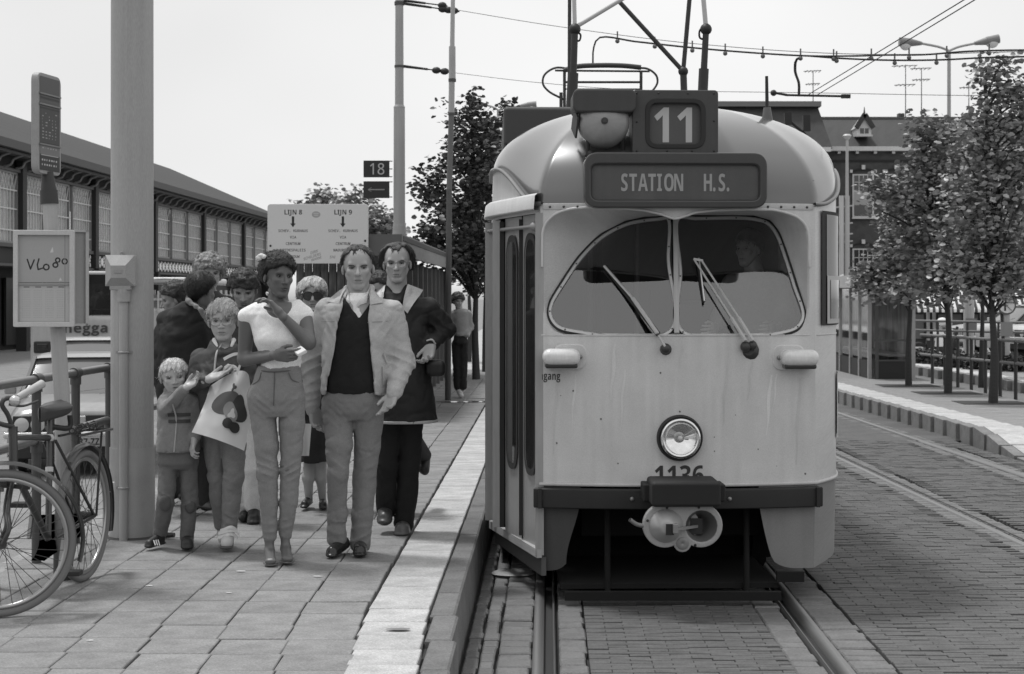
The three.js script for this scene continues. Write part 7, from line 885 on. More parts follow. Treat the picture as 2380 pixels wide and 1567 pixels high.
// --- poles
function wireArm(t, d, off, x0, y0, x1, y1, ins) { const q = (x, y) => P(x, y, d).sub(off); const a = mesh('span_arm', [cyl(q(x0, y0), q(lerp(x0, x1, 0.5), lerp(y0, y1, 0.5)), 0.03, 0.022, 8), cyl(q(lerp(x0, x1, 0.5), lerp(y0, y1, 0.5)), q(x1, y1), 0.014, 0.014, 6)], M.black, t); for (const f of ins) mesh('insulator', new THREE.SphereGeometry(0.075, 10, 8).scale(1.2, 0.9, 0.9).translate(...q(lerp(x0, x1, f), lerp(y0, y1, f)).toArray()), M.black, a); }
{ const d = 33, o = V((928 - PX) * d / FOC, PLAT, -d), t = thing('overhead_pole', 'stepped pale catenary pole carrying the 18 sign, behind the wooden shelter', 'pole', null, o), m = painted(0.36, 0.5, { key: 'pole' }), y = p => EYE - (p - PY) * d / FOC - PLAT, w = p => p * d / FOC / 2;
  mesh('shaft', [cyl(V(0, -0.1, 0), V(0, y(545), 0), w(32), w(31), 24), cyl(V(0, y(545), 0), V(0, y(520), 0), w(32), w(30), 24), cyl(V(0, y(528), 0), V(0, y(248), 0), w(27.5), w(26), 24), cyl(V(0, y(250), 0), V(0, y(244), 0), w(27), w(21), 24), cyl(V(0, y(248), 0), V(0, y(-30), 0), w(20.5), w(18.5), 24)], m, t);
  mesh('band', [cyl(V(0, y(157), 0), V(0, y(152), 0), w(23), w(23), 20)], M.dark, t); mesh('band', [cyl(V(0, y(12), 0), V(0, y(4), 0), w(23), w(23), 20)], M.dark, t);
  wireArm(t, d, o, 938, 154, 1050, 168, [0.68, 0.85]); wireArm(t, d, o, 938, 8, 1068, 27, [0.7, 0.8, 0.9]); wireArm(t, d, o, 938, 1, 1040, 14, [0.88]);
  const s = thing('platform_number_sign', 'two dark plates, number 18 over a left arrow, on the stepped pole', 'sign', null, P(905, 461, d - 0.1)), k = d / FOC, W = 60 * k, H = 39 * k;
  mesh('number_plate', box(-W / 2, 68 * k, 0, W, H, 0.05, 0.01), painted(0.018, 0.5), s); mesh('lettering', letters('18', 26 * k, 0.01, fontR, 0.95).translate(-W / 2 + 2 * k, 68 * k, 0.026), grey(0.45, 0.6), s);
  mesh('arrow_plate', box(-W / 2, 20 * k, 0, W, H, 0.05, 0.01), painted(0.018, 0.5), s); mesh('arrow', [box(-W / 2, 20 * k, 0.028, 38 * k, 2.4 * k, 0.01), bar(V(-W / 2 - 19 * k, 20 * k, 0.028), V(-W / 2 - 11 * k, 25 * k, 0.028), 2.2 * k, 0.008), bar(V(-W / 2 - 19 * k, 20 * k, 0.028), V(-W / 2 - 11 * k, 15 * k, 0.028), 2.2 * k, 0.008)], grey(0.3, 0.6), s);
  mesh('bracket', [box(3 * k, 68 * k, 0, 8 * k, 2 * k, 0.03), box(3 * k, 86 * k, 0, 8 * k, 2 * k, 0.03), box(3 * k, 50 * k, 0, 8 * k, 2 * k, 0.03), box(3 * k, 38 * k, 0, 8 * k, 2 * k, 0.03), box(3 * k, 3 * k, 0, 8 * k, 2 * k, 0.03)], M.dark, s); }
{ const d = 24, o = V((1041 - PX) * d / FOC, PLAT, -d), k = d / FOC, t = thing('lamp_pole', 'tall thin pole beside the far boy, pale above and dark below', 'pole', null, o), y = p => EYE - (p - PY) * k - PLAT, x = p => (p - 1041) * k;
  mesh('shaft', [cyl(V(0, -0.03, 0), V(x(1044), y(440), 0), 0.044, 0.04, 14)], grey(0.09, 0.6), t); mesh('shaft', cyl(V(x(1044), y(440), 0), V(x(1049), y(265), 0), 0.04, 0.04, 14), grey(0.13, 0.6), t); mesh('shaft', [cyl(V(x(1049), y(265), 0), V(x(1051), y(120), 0), 0.044, 0.042, 14), cyl(V(x(1051), y(185), 0), V(x(1051), y(108), 0), 0.05, 0.048, 14)], painted(0.38, 0.5), t); mesh('shaft', cyl(V(x(1051), y(110), 0), V(x(1053), y(-30), 0), 0.034, 0.03, 14), painted(0.42, 0.5), t); mesh('band', cyl(V(x(1051), y(190), 0), V(x(1051), y(183), 0), 0.056, 0.056, 14), M.dark, t); mesh('band', cyl(V(x(1049), y(268), 0), V(x(1049), y(262), 0), 0.05, 0.05, 14), M.dark, t); }
function doubleLamp(label, d, px, yTop, yBase, L, R, tone) { const k = d / FOC, o = P(px, yBase, d), t = thing('street_lamp', label, 'street lamp', null, V(o.x, 0, o.z)), q = (x, y, z = 0) => P(x, y, d).sub(V(o.x, 0, o.z)).add(V(0, 0, z)); const m = painted(tone, 0.5, { key: 'lamp' }); mesh('post', [cyl(V(0, 0, 0), q(px, lerp(yBase, yTop, 0.5)), 0.1, 0.075, 12), cyl(q(px, lerp(yBase, yTop, 0.5)), q(px, yTop), 0.06, 0.05, 12)], m, t);
  for (const [x0, y0, x1, y1] of [L, R]) { if (x0 === undefined) continue; mesh('arm', tube([q(px, yTop), q(lerp(px, x0, 0.35), lerp(yTop, y0, 0.5)), q(x0, y0)], 0.035, 14, 8), m, t); const a = q(x0, y0), b = q(x1, y1), hd = mesh('lamp_head', [cyl(a, a.clone().lerp(b, 0.55), 0.05, 0.12, 10), cyl(a.clone().lerp(b, 0.5), b, 0.12, 0.13, 10)], grey(0.2, 0.5), t); const c = a.clone().lerp(b, 0.72); mesh('lamp_glass', new THREE.SphereGeometry(1, 14, 8, 0, 7, Math.PI / 2, Math.PI / 2).scale(a.distanceTo(b) * 0.26, 0.17, 0.11).translate(c.x, c.y - 0.06, c.z), grey(0.6, 0.3), hd); } }
doubleLamp('two-armed street lamp above the brick terrace and the trees', 47, 2206, 118, 760, [2143, 101, 2090, 97], [2265, 101, 2322, 90], 0.36);
doubleLamp('two-armed street lamp far behind, above the left trees', 62, 1158, 256, 760, [1130, 244, 1090, 238], [1205, 247, 1247, 243], 0.36);
// --- overhead wires
{ const w = (name, label, pts, r, n = 40) => info(mesh(name, tube(pts, r, n, 5), M.black), label, 'wire');
  w('span_wire', 'upper thin span wire from the stepped pole across the tram', [P(1066, 24, 33), P(1300, 62, 30), P(1640, 104, 27), P(2000, 126, 25), P(2460, 118, 23)], 0.006);
  w('span_wire', 'lower thin span wire from the stepped pole towards the number box', [P(1046, 168, 33), P(1230, 190, 31), P(1460, 208, 29), P(1900, 216, 26.5), P(2240, 222, 25), P(2500, 224, 24)], 0.005);
  w('contact_wire', 'left wire of the contact wire pair over the second track', [P(1872, 224, 26.5), P(2056, 112, 21), P(2240, 0, 17.4), P(2420, -110, 14.8)], 0.007);
  w('contact_wire', 'right wire of the contact wire pair over the second track', [P(1894, 224, 26.5), P(2080, 112, 21), P(2265, 0, 17.4), P(2445, -110, 14.8)], 0.007);
  const fd = 24, cab = (label, pts, hang) => { const t = thing('feeder_cable', label, 'cable', null, P(...pts[0], fd)), c = new THREE.CatmullRomCurve3(pts.map(([x, y]) => P(x, y, fd).sub(t.position))); mesh('cable', new THREE.TubeGeometry(c, 80, 0.014, 6), M.black, t); for (const h of hang) { const p = c.getPointAt(h); mesh('hanger', [bar(p.clone().add(V(0, -0.04, 0)), p.clone().add(V(0, 0.1, 0)), 0.02, 0.02), ball(p.clone().add(V(0, -0.04, 0)), 0.033, 8)], grey(0.12, 0.5), t); } };
  cab('long feeder cable with hangers crossing the sky over the tram', [[1378, 150], [1380, 110], [1392, 88], [1480, 97], [1600, 110], [1740, 122], [1880, 130], [1990, 130], [2060, 128], [2150, 127], [2240, 120], [2330, 117], [2420, 116]], [0.1, 0.18, 0.26, 0.33, 0.41, 0.49, 0.56, 0.64, 0.72, 0.8, 0.89]);
  cab('lower branch of the feeder cable, above the right-hand trees', [[1880, 130], [1960, 136], [2075, 140], [2190, 139], [2290, 134], [2420, 131]], [0.12, 0.37, 0.55, 0.74]);
  info(mesh('pull_off_rod', [cyl(P(1797, 215, 26), P(1830, 221, 26), 0.02), cyl(P(1828, 221, 26), P(1972, 224, 26), 0.018), ball(P(1798, 216, 26), 0.05, 8), box(...P(1966, 224, 26).toArray(), 0.14, 0.06, 0.06)], M.black), 'dark rod holding the contact wire beside the tram roof', 'rod');
  info(mesh('drop_cable', tube([P(1857, 222, 25.5), P(1857, 195, 25), P(1848, 160, 24.2), P(1852, 138, 24), P(1862, 133, 24)], 0.02, 24, 6), M.black), 'short cable dropping from the feeder cable to the dark rod', 'cable'); }
// --- trees
const leafGeo = (() => { const g = new THREE.BufferGeometry(); g.setAttribute('position', new THREE.Float32BufferAttribute([0, 0, 0, 0.32, 0.08, 0.35, 0.5, 0.02, 0.0, 0.3, -0.04, 0.3 * -1, 0, 0, 0, 0.5, 0, 0.75, 0.5, 0.06, 0.3, -0.3, 0.06, 0.3, -0.45, 0.06, 0.6, 0, 0.05, 0.2].slice(0, 0).concat([0, 0, 0, 0.42, 0.1, 0.35, 0, -0.04, 1.0, 0, 0, 0, 0, -0.04, 1.0, -0.42, 0.1, 0.35, 0.42, 0.1, 0.35, 0.3, 0.04, 0.78, 0, -0.04, 1.0, -0.42, 0.1, 0.35, 0, -0.04, 1.0, -0.3, 0.04, 0.78]), 3)); g.computeVertexNormals(); planarUV(g); return g; })();
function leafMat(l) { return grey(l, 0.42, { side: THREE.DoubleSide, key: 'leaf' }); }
function tree(label, o, px, base, d, H0, trunkR, lobes, n, leaf, tone, baseY, kind = 'young street tree') {
  const k = d / FOC, b = V((px - PX) * k, baseY, -d), t = thing('tree', label, 'tree', o, b), q = (x, y, z = 0) => P(x, y, d).sub(b).add(V(0, 0, z)), bark = grey(0.045, 0.9, { map: rep1(speckTex, 4), mean: 0.36, key: 'bark' });
  const top = q(lobes[0][0], lobes[0][1]); const tp = [V(0, -0.05, 0), V(rr(-0.03, 0.03), H0 * 0.5, 0), V(rr(-0.04, 0.04), H0, 0), top.clone().multiplyScalar(0.8), top];
  const parts = []; const c = new THREE.CatmullRomCurve3(tp); for (let i = 0; i < 14; i++) parts.push(cyl(c.getPoint(i / 14), c.getPoint((i + 1) / 14), trunkR * (1 - i / 15), trunkR * (1 - (i + 1) / 15), 9)); mesh('trunk', parts, bark, t);
  const limbs = [], pts = []; for (const [x, y, rx, ry] of lobes) { const m = q(x, y); const nb = Math.max(2, Math.round(rx * ry / 700)); for (let i = 0; i < nb; i++) { const e = m.clone().add(V(rr(-1, 1) * rx * k * 0.8, rr(-1, 1) * ry * k * 0.8, rr(-1, 1) * rx * k * 0.8)); const s = c.getPoint(clamp((e.y / top.y) * 0.85, 0.42, 0.95)); limbs.push(tube([s, s.clone().lerp(e, 0.5).add(V(0, 0.12, 0)), e], 0.014, 6, 4)); pts.push(e); } } mesh('limbs', limbs, bark, t).userData.kind = 'stuff';
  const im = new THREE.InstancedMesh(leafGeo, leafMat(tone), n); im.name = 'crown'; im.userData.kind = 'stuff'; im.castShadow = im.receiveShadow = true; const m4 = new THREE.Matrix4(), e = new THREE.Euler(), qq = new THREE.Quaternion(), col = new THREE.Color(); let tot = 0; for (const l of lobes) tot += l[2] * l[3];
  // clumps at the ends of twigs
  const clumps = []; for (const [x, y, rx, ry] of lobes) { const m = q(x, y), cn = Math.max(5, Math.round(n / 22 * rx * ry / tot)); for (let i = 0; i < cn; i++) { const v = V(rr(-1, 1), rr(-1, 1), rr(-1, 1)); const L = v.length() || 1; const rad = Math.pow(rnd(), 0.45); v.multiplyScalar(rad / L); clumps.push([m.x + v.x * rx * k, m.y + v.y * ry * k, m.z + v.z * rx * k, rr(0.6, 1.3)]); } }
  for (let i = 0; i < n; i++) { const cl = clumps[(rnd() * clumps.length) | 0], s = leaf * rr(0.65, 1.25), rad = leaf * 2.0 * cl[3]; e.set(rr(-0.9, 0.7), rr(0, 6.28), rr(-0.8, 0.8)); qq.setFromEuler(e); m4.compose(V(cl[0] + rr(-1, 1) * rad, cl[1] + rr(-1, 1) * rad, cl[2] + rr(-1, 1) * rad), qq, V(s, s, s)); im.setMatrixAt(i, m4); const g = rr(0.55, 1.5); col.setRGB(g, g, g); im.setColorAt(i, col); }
  t.add(im); return t;
}
const LT = 'street trees on the left platform', RT = 'street trees on the right platform';
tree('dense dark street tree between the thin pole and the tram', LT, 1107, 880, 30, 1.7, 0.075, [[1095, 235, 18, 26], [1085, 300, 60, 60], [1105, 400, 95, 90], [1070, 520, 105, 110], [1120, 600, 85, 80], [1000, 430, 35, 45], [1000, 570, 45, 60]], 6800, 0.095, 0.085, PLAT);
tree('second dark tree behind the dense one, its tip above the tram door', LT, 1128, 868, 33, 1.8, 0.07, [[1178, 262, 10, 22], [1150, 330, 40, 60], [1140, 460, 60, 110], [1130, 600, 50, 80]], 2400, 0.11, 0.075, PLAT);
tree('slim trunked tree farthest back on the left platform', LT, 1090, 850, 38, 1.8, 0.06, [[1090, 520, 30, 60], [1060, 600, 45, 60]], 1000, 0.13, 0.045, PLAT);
tree('thick-trunked young tree nearest the right kerb end', RT, 2308, 938, 25, 1.6, 0.075, [[2290, 165, 14, 28], [2345, 165, 20, 36], [2300, 235, 50, 50], [2375, 255, 45, 70], [2290, 350, 90, 75], [2380, 420, 70, 90], [2270, 480, 100, 85], [2360, 590, 80, 80], [2260, 620, 80, 60], [2400, 330, 60, 90], [2330, 660, 80, 40], [2225, 560, 60, 60]], 6500, 0.092, 0.27, RH);
tree('young tree in the middle of the right row', RT, 2203, 915, 27.5, 1.6, 0.07, [[2140, 310, 26, 34], [2200, 325, 60, 55], [2160, 400, 60, 80], [2230, 480, 90, 80], [2140, 530, 70, 80], [2200, 620, 100, 60], [2160, 670, 80, 30], [2050, 460, 50, 50]], 5600, 0.097, 0.25, RH);
tree('young tree next to the glass shelter', RT, 2112, 898, 29.8, 1.5, 0.065, [[2112, 455, 36, 60], [2090, 530, 55, 50], [2080, 590, 62, 48], [2085, 650, 90, 42], [2015, 645, 36, 32], [2150, 560, 60, 60]], 4600, 0.1, 0.25, RH);
for (const [x, b, d, l] of [[2280, 900, 33, 'tree trunk and low crown behind the right-hand fence'], [2330, 890, 36, 'farther tree behind the fence near the round sign']]) tree(l, 'trees beyond the right fence', x, b, d, 1.8, 0.06, [[x, 560, 70, 70], [x + 20, 640, 60, 40]], 900, 0.13, 0.18, 0);
for (const [x, y, rx, ry, d, l] of [[745, 480, 45, 42, 150, 'pale far tree left of the notice board top'], [825, 490, 55, 55, 140, 'pale far tree behind the number 18 sign'], [880, 540, 40, 50, 130, 'low pale far tree beside the stepped pole']]) tree(l, 'far trees behind the notice board', x, 680, d, 4, 0.2, [[x, y, rx, ry], [x - rx * 0.6, y + ry * 0.8, rx * 0.8, ry], [x + rx * 0.5, y + ry * 1.2, rx * 0.9, ry]], 2200, 0.42, 0.24, 0);  // raised leaf tone stands in for haze over the distance
// tree pits on the right platform
for (const [x, y] of [[2308, 938], [2203, 915], [2112, 898]]) { const d = 1.61 * FOC / (y - PY), k = d / FOC; info(mesh('tree_pit', new THREE.BoxGeometry(1.0, 0.012, 0.8).translate((x - PX) * k, RH + 0.004, -d - 0.1), grey(0.05, 1, { map: speck4, mean: 0.36 })), 'dark soil square at the foot of the ' + (x > 2300 ? 'nearest right tree' : x > 2200 ? 'middle right tree' : 'tree beside the glass shelter'), 'tree pit'); }
// --- glass shelter on the right platform
{ const x0 = 6.2, x1 = 7.0, d0 = 32.2, d1 = 38, t = thing('glass_shelter', 'glazed waiting shelter with pale posts and dark base panels, beside the tram', 'shelter', null, V(x0, RH, -d0)), at = (x, y, d) => V(x - x0, y - RH, d0 - d);
  const gl = M.glass;
  mesh('roof', bar(at(6.55, 2.12, d0 - 0.3), at(6.55, 2.12, d1), 1.5, 0.08), M.dark, t); mesh('fascia', bar(at(5.8, 2.08, d0 - 0.1), at(5.8, 2.08, d1), 0.04, 0.24), painted(0.42), t); mesh('front_fascia', box(...at(6.6, 2.08, d0 - 0.3).toArray(), 1.4, 0.1, 0.04), M.mid, t);
  for (const d of [32.4, 33.4, 34.4, 35.6, 37]) mesh('post', bar(at(x0, 0.2, d), at(x0, 2.1, d), 0.07, 0.07), painted(0.45), t); mesh('post', bar(at(x0 + 0.1, 0.2, d0), at(x0 + 0.1, 2.1, d0), 0.06, 0.06), M.dark, t); mesh('post', bar(at(x1, 0.2, d0), at(x1, 2.1, d0), 0.07, 0.07), painted(0.35), t);
  mesh('pane', box(...at(6.62, 1.5, d0 + 0.01).toArray(), 0.68, 1.1, 0.012), gl, t); mesh('pane', box(...at(6.62, 0.75, d0 + 0.01).toArray(), 0.68, 0.36, 0.012), gl, t); mesh('base_panel', box(...at(6.62, 0.38, d0 + 0.01).toArray(), 0.72, 0.34, 0.03), M.black, t); mesh('crossbar', box(...at(6.62, 0.95, d0).toArray(), 0.72, 0.04, 0.04), M.dark, t); mesh('crossbar', box(...at(6.62, 0.56, d0).toArray(), 0.72, 0.03, 0.04), M.dark, t);
  for (let i = 0; i < 4; i++) { const a = [32.4, 33.4, 34.4, 35.6, 37]; mesh('pane', bar(at(x0, 1.3, a[i] + 0.04), at(x0, 1.3, a[i + 1] - 0.04), 0.012, 1.4), gl, t); mesh('base_panel', bar(at(x0, 0.38, a[i] + 0.04), at(x0, 0.38, a[i + 1] - 0.04), 0.03, 0.34), M.black, t); }
  mesh('rear_wall', [bar(at(x1, 1.1, d0), at(x1, 1.1, d1), 0.03, 1.8), box(...at(6.6, 1.1, d1).toArray(), 0.8, 1.8, 0.03)], grey(0.13, 0.7, { map: rep(woodTex, 1), mean: 0.26 }), t); mesh('bench', bar(at(6.75, 0.65, d0 + 0.3), at(6.75, 0.65, d1 - 0.3), 0.35, 0.05), M.mid, t); }
// --- fence behind the right platform
{ const t = thing('fence', 'two-rail metal fence behind the right-hand trees', 'fence', null, V(6.95, RH, -31)), at = d => V(6.95 + (31 - d) * 0.13 - 6.95, 0, 31 - d); const m = grey(0.05, 0.6), rl = grey(0.2, 0.5);
  for (const y of [0.88, 0.52]) mesh('rail', cyl(at(31.2).add(V(0, y, 0)), at(23).add(V(0, y, 0)), 0.026, 0.026, 8), rl, t); for (let d = 30.6; d > 23; d -= 0.62) mesh('post', cyl(at(d).add(V(0, -0.2, 0)), at(d).add(V(0, 0.88, 0)), 0.03, 0.03, 8), m, t); }
{ const t = thing('fence', 'farther metal fence in front of the parked cars on the right', 'fence', null, V(9.2, 0.19, -40)), m = grey(0.06, 0.6); for (const y of [1.02, 0.8]) mesh('rail', cyl(V(-0.6, y, 0), V(5.2, y, 9), 0.03, 0.03, 8), grey(0.15, 0.5), t); for (let i = 0; i < 12; i++) mesh('post', cyl(V(-0.6 + i * 0.5, -0.05, i * 0.78), V(-0.6 + i * 0.5, 1.02, i * 0.78), 0.03, 0.03, 8), m, t); }
// low bushes, parked cars and a rider beyond
for (const [x, y, d, l] of [[2145, 820, 40, 'low bush behind the fence near the glass shelter'], [2215, 835, 38, 'low bush behind the fence between the middle trees'], [2285, 842, 37, 'low dark bush behind the thick tree trunk'], [2360, 850, 36, 'low bush at the picture edge behind the fence']]) { const k = d / FOC, b = V((x - PX) * k, 0.19, -d), t = thing('bush', l, 'bush', 'low bushes behind the fence', b); const im = new THREE.InstancedMesh(leafGeo, leafMat(0.05), 500); im.name = 'foliage'; im.userData.kind = 'stuff'; const m4 = new THREE.Matrix4(), qq = new THREE.Quaternion(), e = new THREE.Euler(); for (let i = 0; i < 500; i++) { e.set(rr(-1, 1), rr(0, 6.28), rr(-1, 1)); qq.setFromEuler(e); const a = rr(0, 6.28), r = Math.sqrt(rnd()) * 0.42; m4.compose(V(Math.cos(a) * r, rr(0, 0.42) * (1 - r), Math.sin(a) * r), qq, V(0.1, 0.1, 0.1)); im.setMatrixAt(i, m4); } t.add(im); mesh('stem', [cyl(V(0, 0, 0), V(0.05, 0.3, 0), 0.02), cyl(V(0.1, 0, 0.05), V(0.2, 0.28, 0), 0.015)], grey(0.04, 0.9), t); }
{ const c = car('pale car parked beyond the fence under the round sign', 2355, 44, 0.55); c.position.y = 0.19; c.rotation.y = -1.2; const c2 = car('light car parked beyond the fence behind the middle tree', 2235, 46, 0.45); c2.position.y = 0.19; c2.rotation.y = -1.3; }
{ // rider on a moped beyond the fence
  walker({ d: 43, feet: [2178, 850], cell: 0.02, label: 'rider in white shirt and helmet seated on a moped beyond the fence', tone: 0.3, head: { at: [2190, 750], H: 22, yaw: 1.2 }, noFace: true, skin: [C(2186, 760, 0, 2184, 772, 0, 5, 6), skinT([[772, 2168, 2192, 0.14], [805, 2170, 2192, 0.14]], 0.85), C(2190, 778, 0, 2204, 792, 0, 4, 4)], wear: [{ name: 'shirt', tone: 0.75, p: [T([[766, 2170, 2192, 0.14], [806, 2168, 2194, 0.16]]), C(2188, 776, 0, 2200, 790, 0, 6, 5)] }, { name: 'trousers', tone: 0.04, p: [C(2176, 805, 0, 2196, 815, -0.1, 8, 7), C(2196, 815, -0.1, 2194, 845, -0.1, 6, 5)] }, { name: 'helmet', tone: 0.7, p: [S(2190, 748, 0, 12, 10, 12)] }] });
  const d = 43, k = d / FOC, t = thing('moped', 'dark moped under the rider in the white shirt', 'moped', null, P(2180, 850, d)); mesh('frame', [bar(V(-0.3, 0.55, 0), V(0.4, 0.5, 0), 0.2, 0.2), bar(V(0.4, 0.5, 0), V(0.5, 1.0, 0), 0.06, 0.06)], M.black, t); for (const x of [-0.5, 0.6]) mesh('wheel', new THREE.TorusGeometry(0.26, 0.05, 8, 20).translate(x, 0.3, 0), M.rubber, t); mesh('saddle', box(-0.15, 0.75, 0, 0.6, 0.1, 0.25, 0.04), M.black, t); }
// --- round sign, light posts
{ const d = 36, k = d / FOC, o = P(2338, 800, d), t = thing('traffic_sign', 'round white no right turn sign on a pole behind the fence', 'traffic sign', null, V(o.x, 0.19, o.z)), y = p => EYE - (p - PY) * k - 0.19; mesh('pole', cyl(V(0, 0, -0.05), V(0, y(690), -0.05), 0.1, 0.1, 14), painted(0.42), t); mesh('disc', cyl(V(0, y(710), 0.0), V(0, y(710), 0.03), 0.185, 0.185, 32).rotateX(0), painted(0.1), t); const c = V(0, y(710), 0.06);
  t.children[1].geometry = cyl(c, c.clone().add(V(0, 0, 0.02)), 0.2, 0.2, 32); mesh('face', cyl(c.clone().add(V(0, 0, 0.015)), c.clone().add(V(0, 0, 0.03)), 0.165, 0.165, 32), grey(0.75, 0.5), t); mesh('arrow', [box(c.x - 0.04, c.y - 0.03, c.z + 0.035, 0.035, 0.17, 0.01), bar(c.clone().add(V(-0.05, 0.05, 0.035)), c.clone().add(V(0.09, 0.06, 0.035)), 0.04, 0.01)], M.black, t); mesh('slash', bar(c.clone().add(V(-0.11, 0.1, 0.04)), c.clone().add(V(0.1, -0.11, 0.04)), 0.03, 0.008), M.mid, t); mesh('plate', box(0, y(765), 0.06, 0.26, 0.3, 0.02), grey(0.25, 0.6), t); }
{ const d = 39, o = P(2252, 800, d), t = thing('light_post', 'pale thick post with a small plate behind the middle trees', 'post', null, V(o.x, 0.19, o.z)); mesh('shaft', [cyl(V(0, 0, 0), V(0, 1.9, 0), 0.13, 0.12, 16), cyl(V(0, 1.9, 0), V(0, 5.5, 0), 0.1, 0.09, 16)], painted(0.45), t); mesh('plate', box(0.02, 0.95, 0.14, 0.26, 0.28, 0.02), grey(0.2, 0.6), t); }
{ const d = 60, o = P(1969, 760, d), t = thing('street_lamp', 'thin lamp post with flat cap in front of the brick terrace', 'street lamp', null, V(o.x, 0, o.z)), k = d / FOC, y = p => EYE - (p - PY) * k; mesh('post', [cyl(V(0, 0, 0), V(0, y(455), 0), 0.1, 0.09, 12), cyl(V(0, y(455), 0), V(0, y(322), 0), 0.06, 0.05, 12)], painted(0.42), t); mesh('lamp_head', [cyl(V(0, y(324), 0), V(0, y(316), 0), 0.08, 0.16, 14), cyl(V(0, y(316), 0), V(0, y(312), 0), 0.17, 0.1, 14)], painted(0.5), t); const t2 = thing('sign_post', 'pale post with cross arms beside the thin lamp post', 'post', null, V(o.x - 0.2, 0, o.z)); mesh('shaft', cyl(V(0, 0, 0), V(0, y(455), 0), 0.1, 0.09, 12), painted(0.5), t2); for (const p of [480, 520, 545, 562]) mesh('arm', bar(V(-0.35, y(p + 3), 0), V(0.4, y(p - 2), 0), 0.05, 0.05), painted(0.45), t2); }
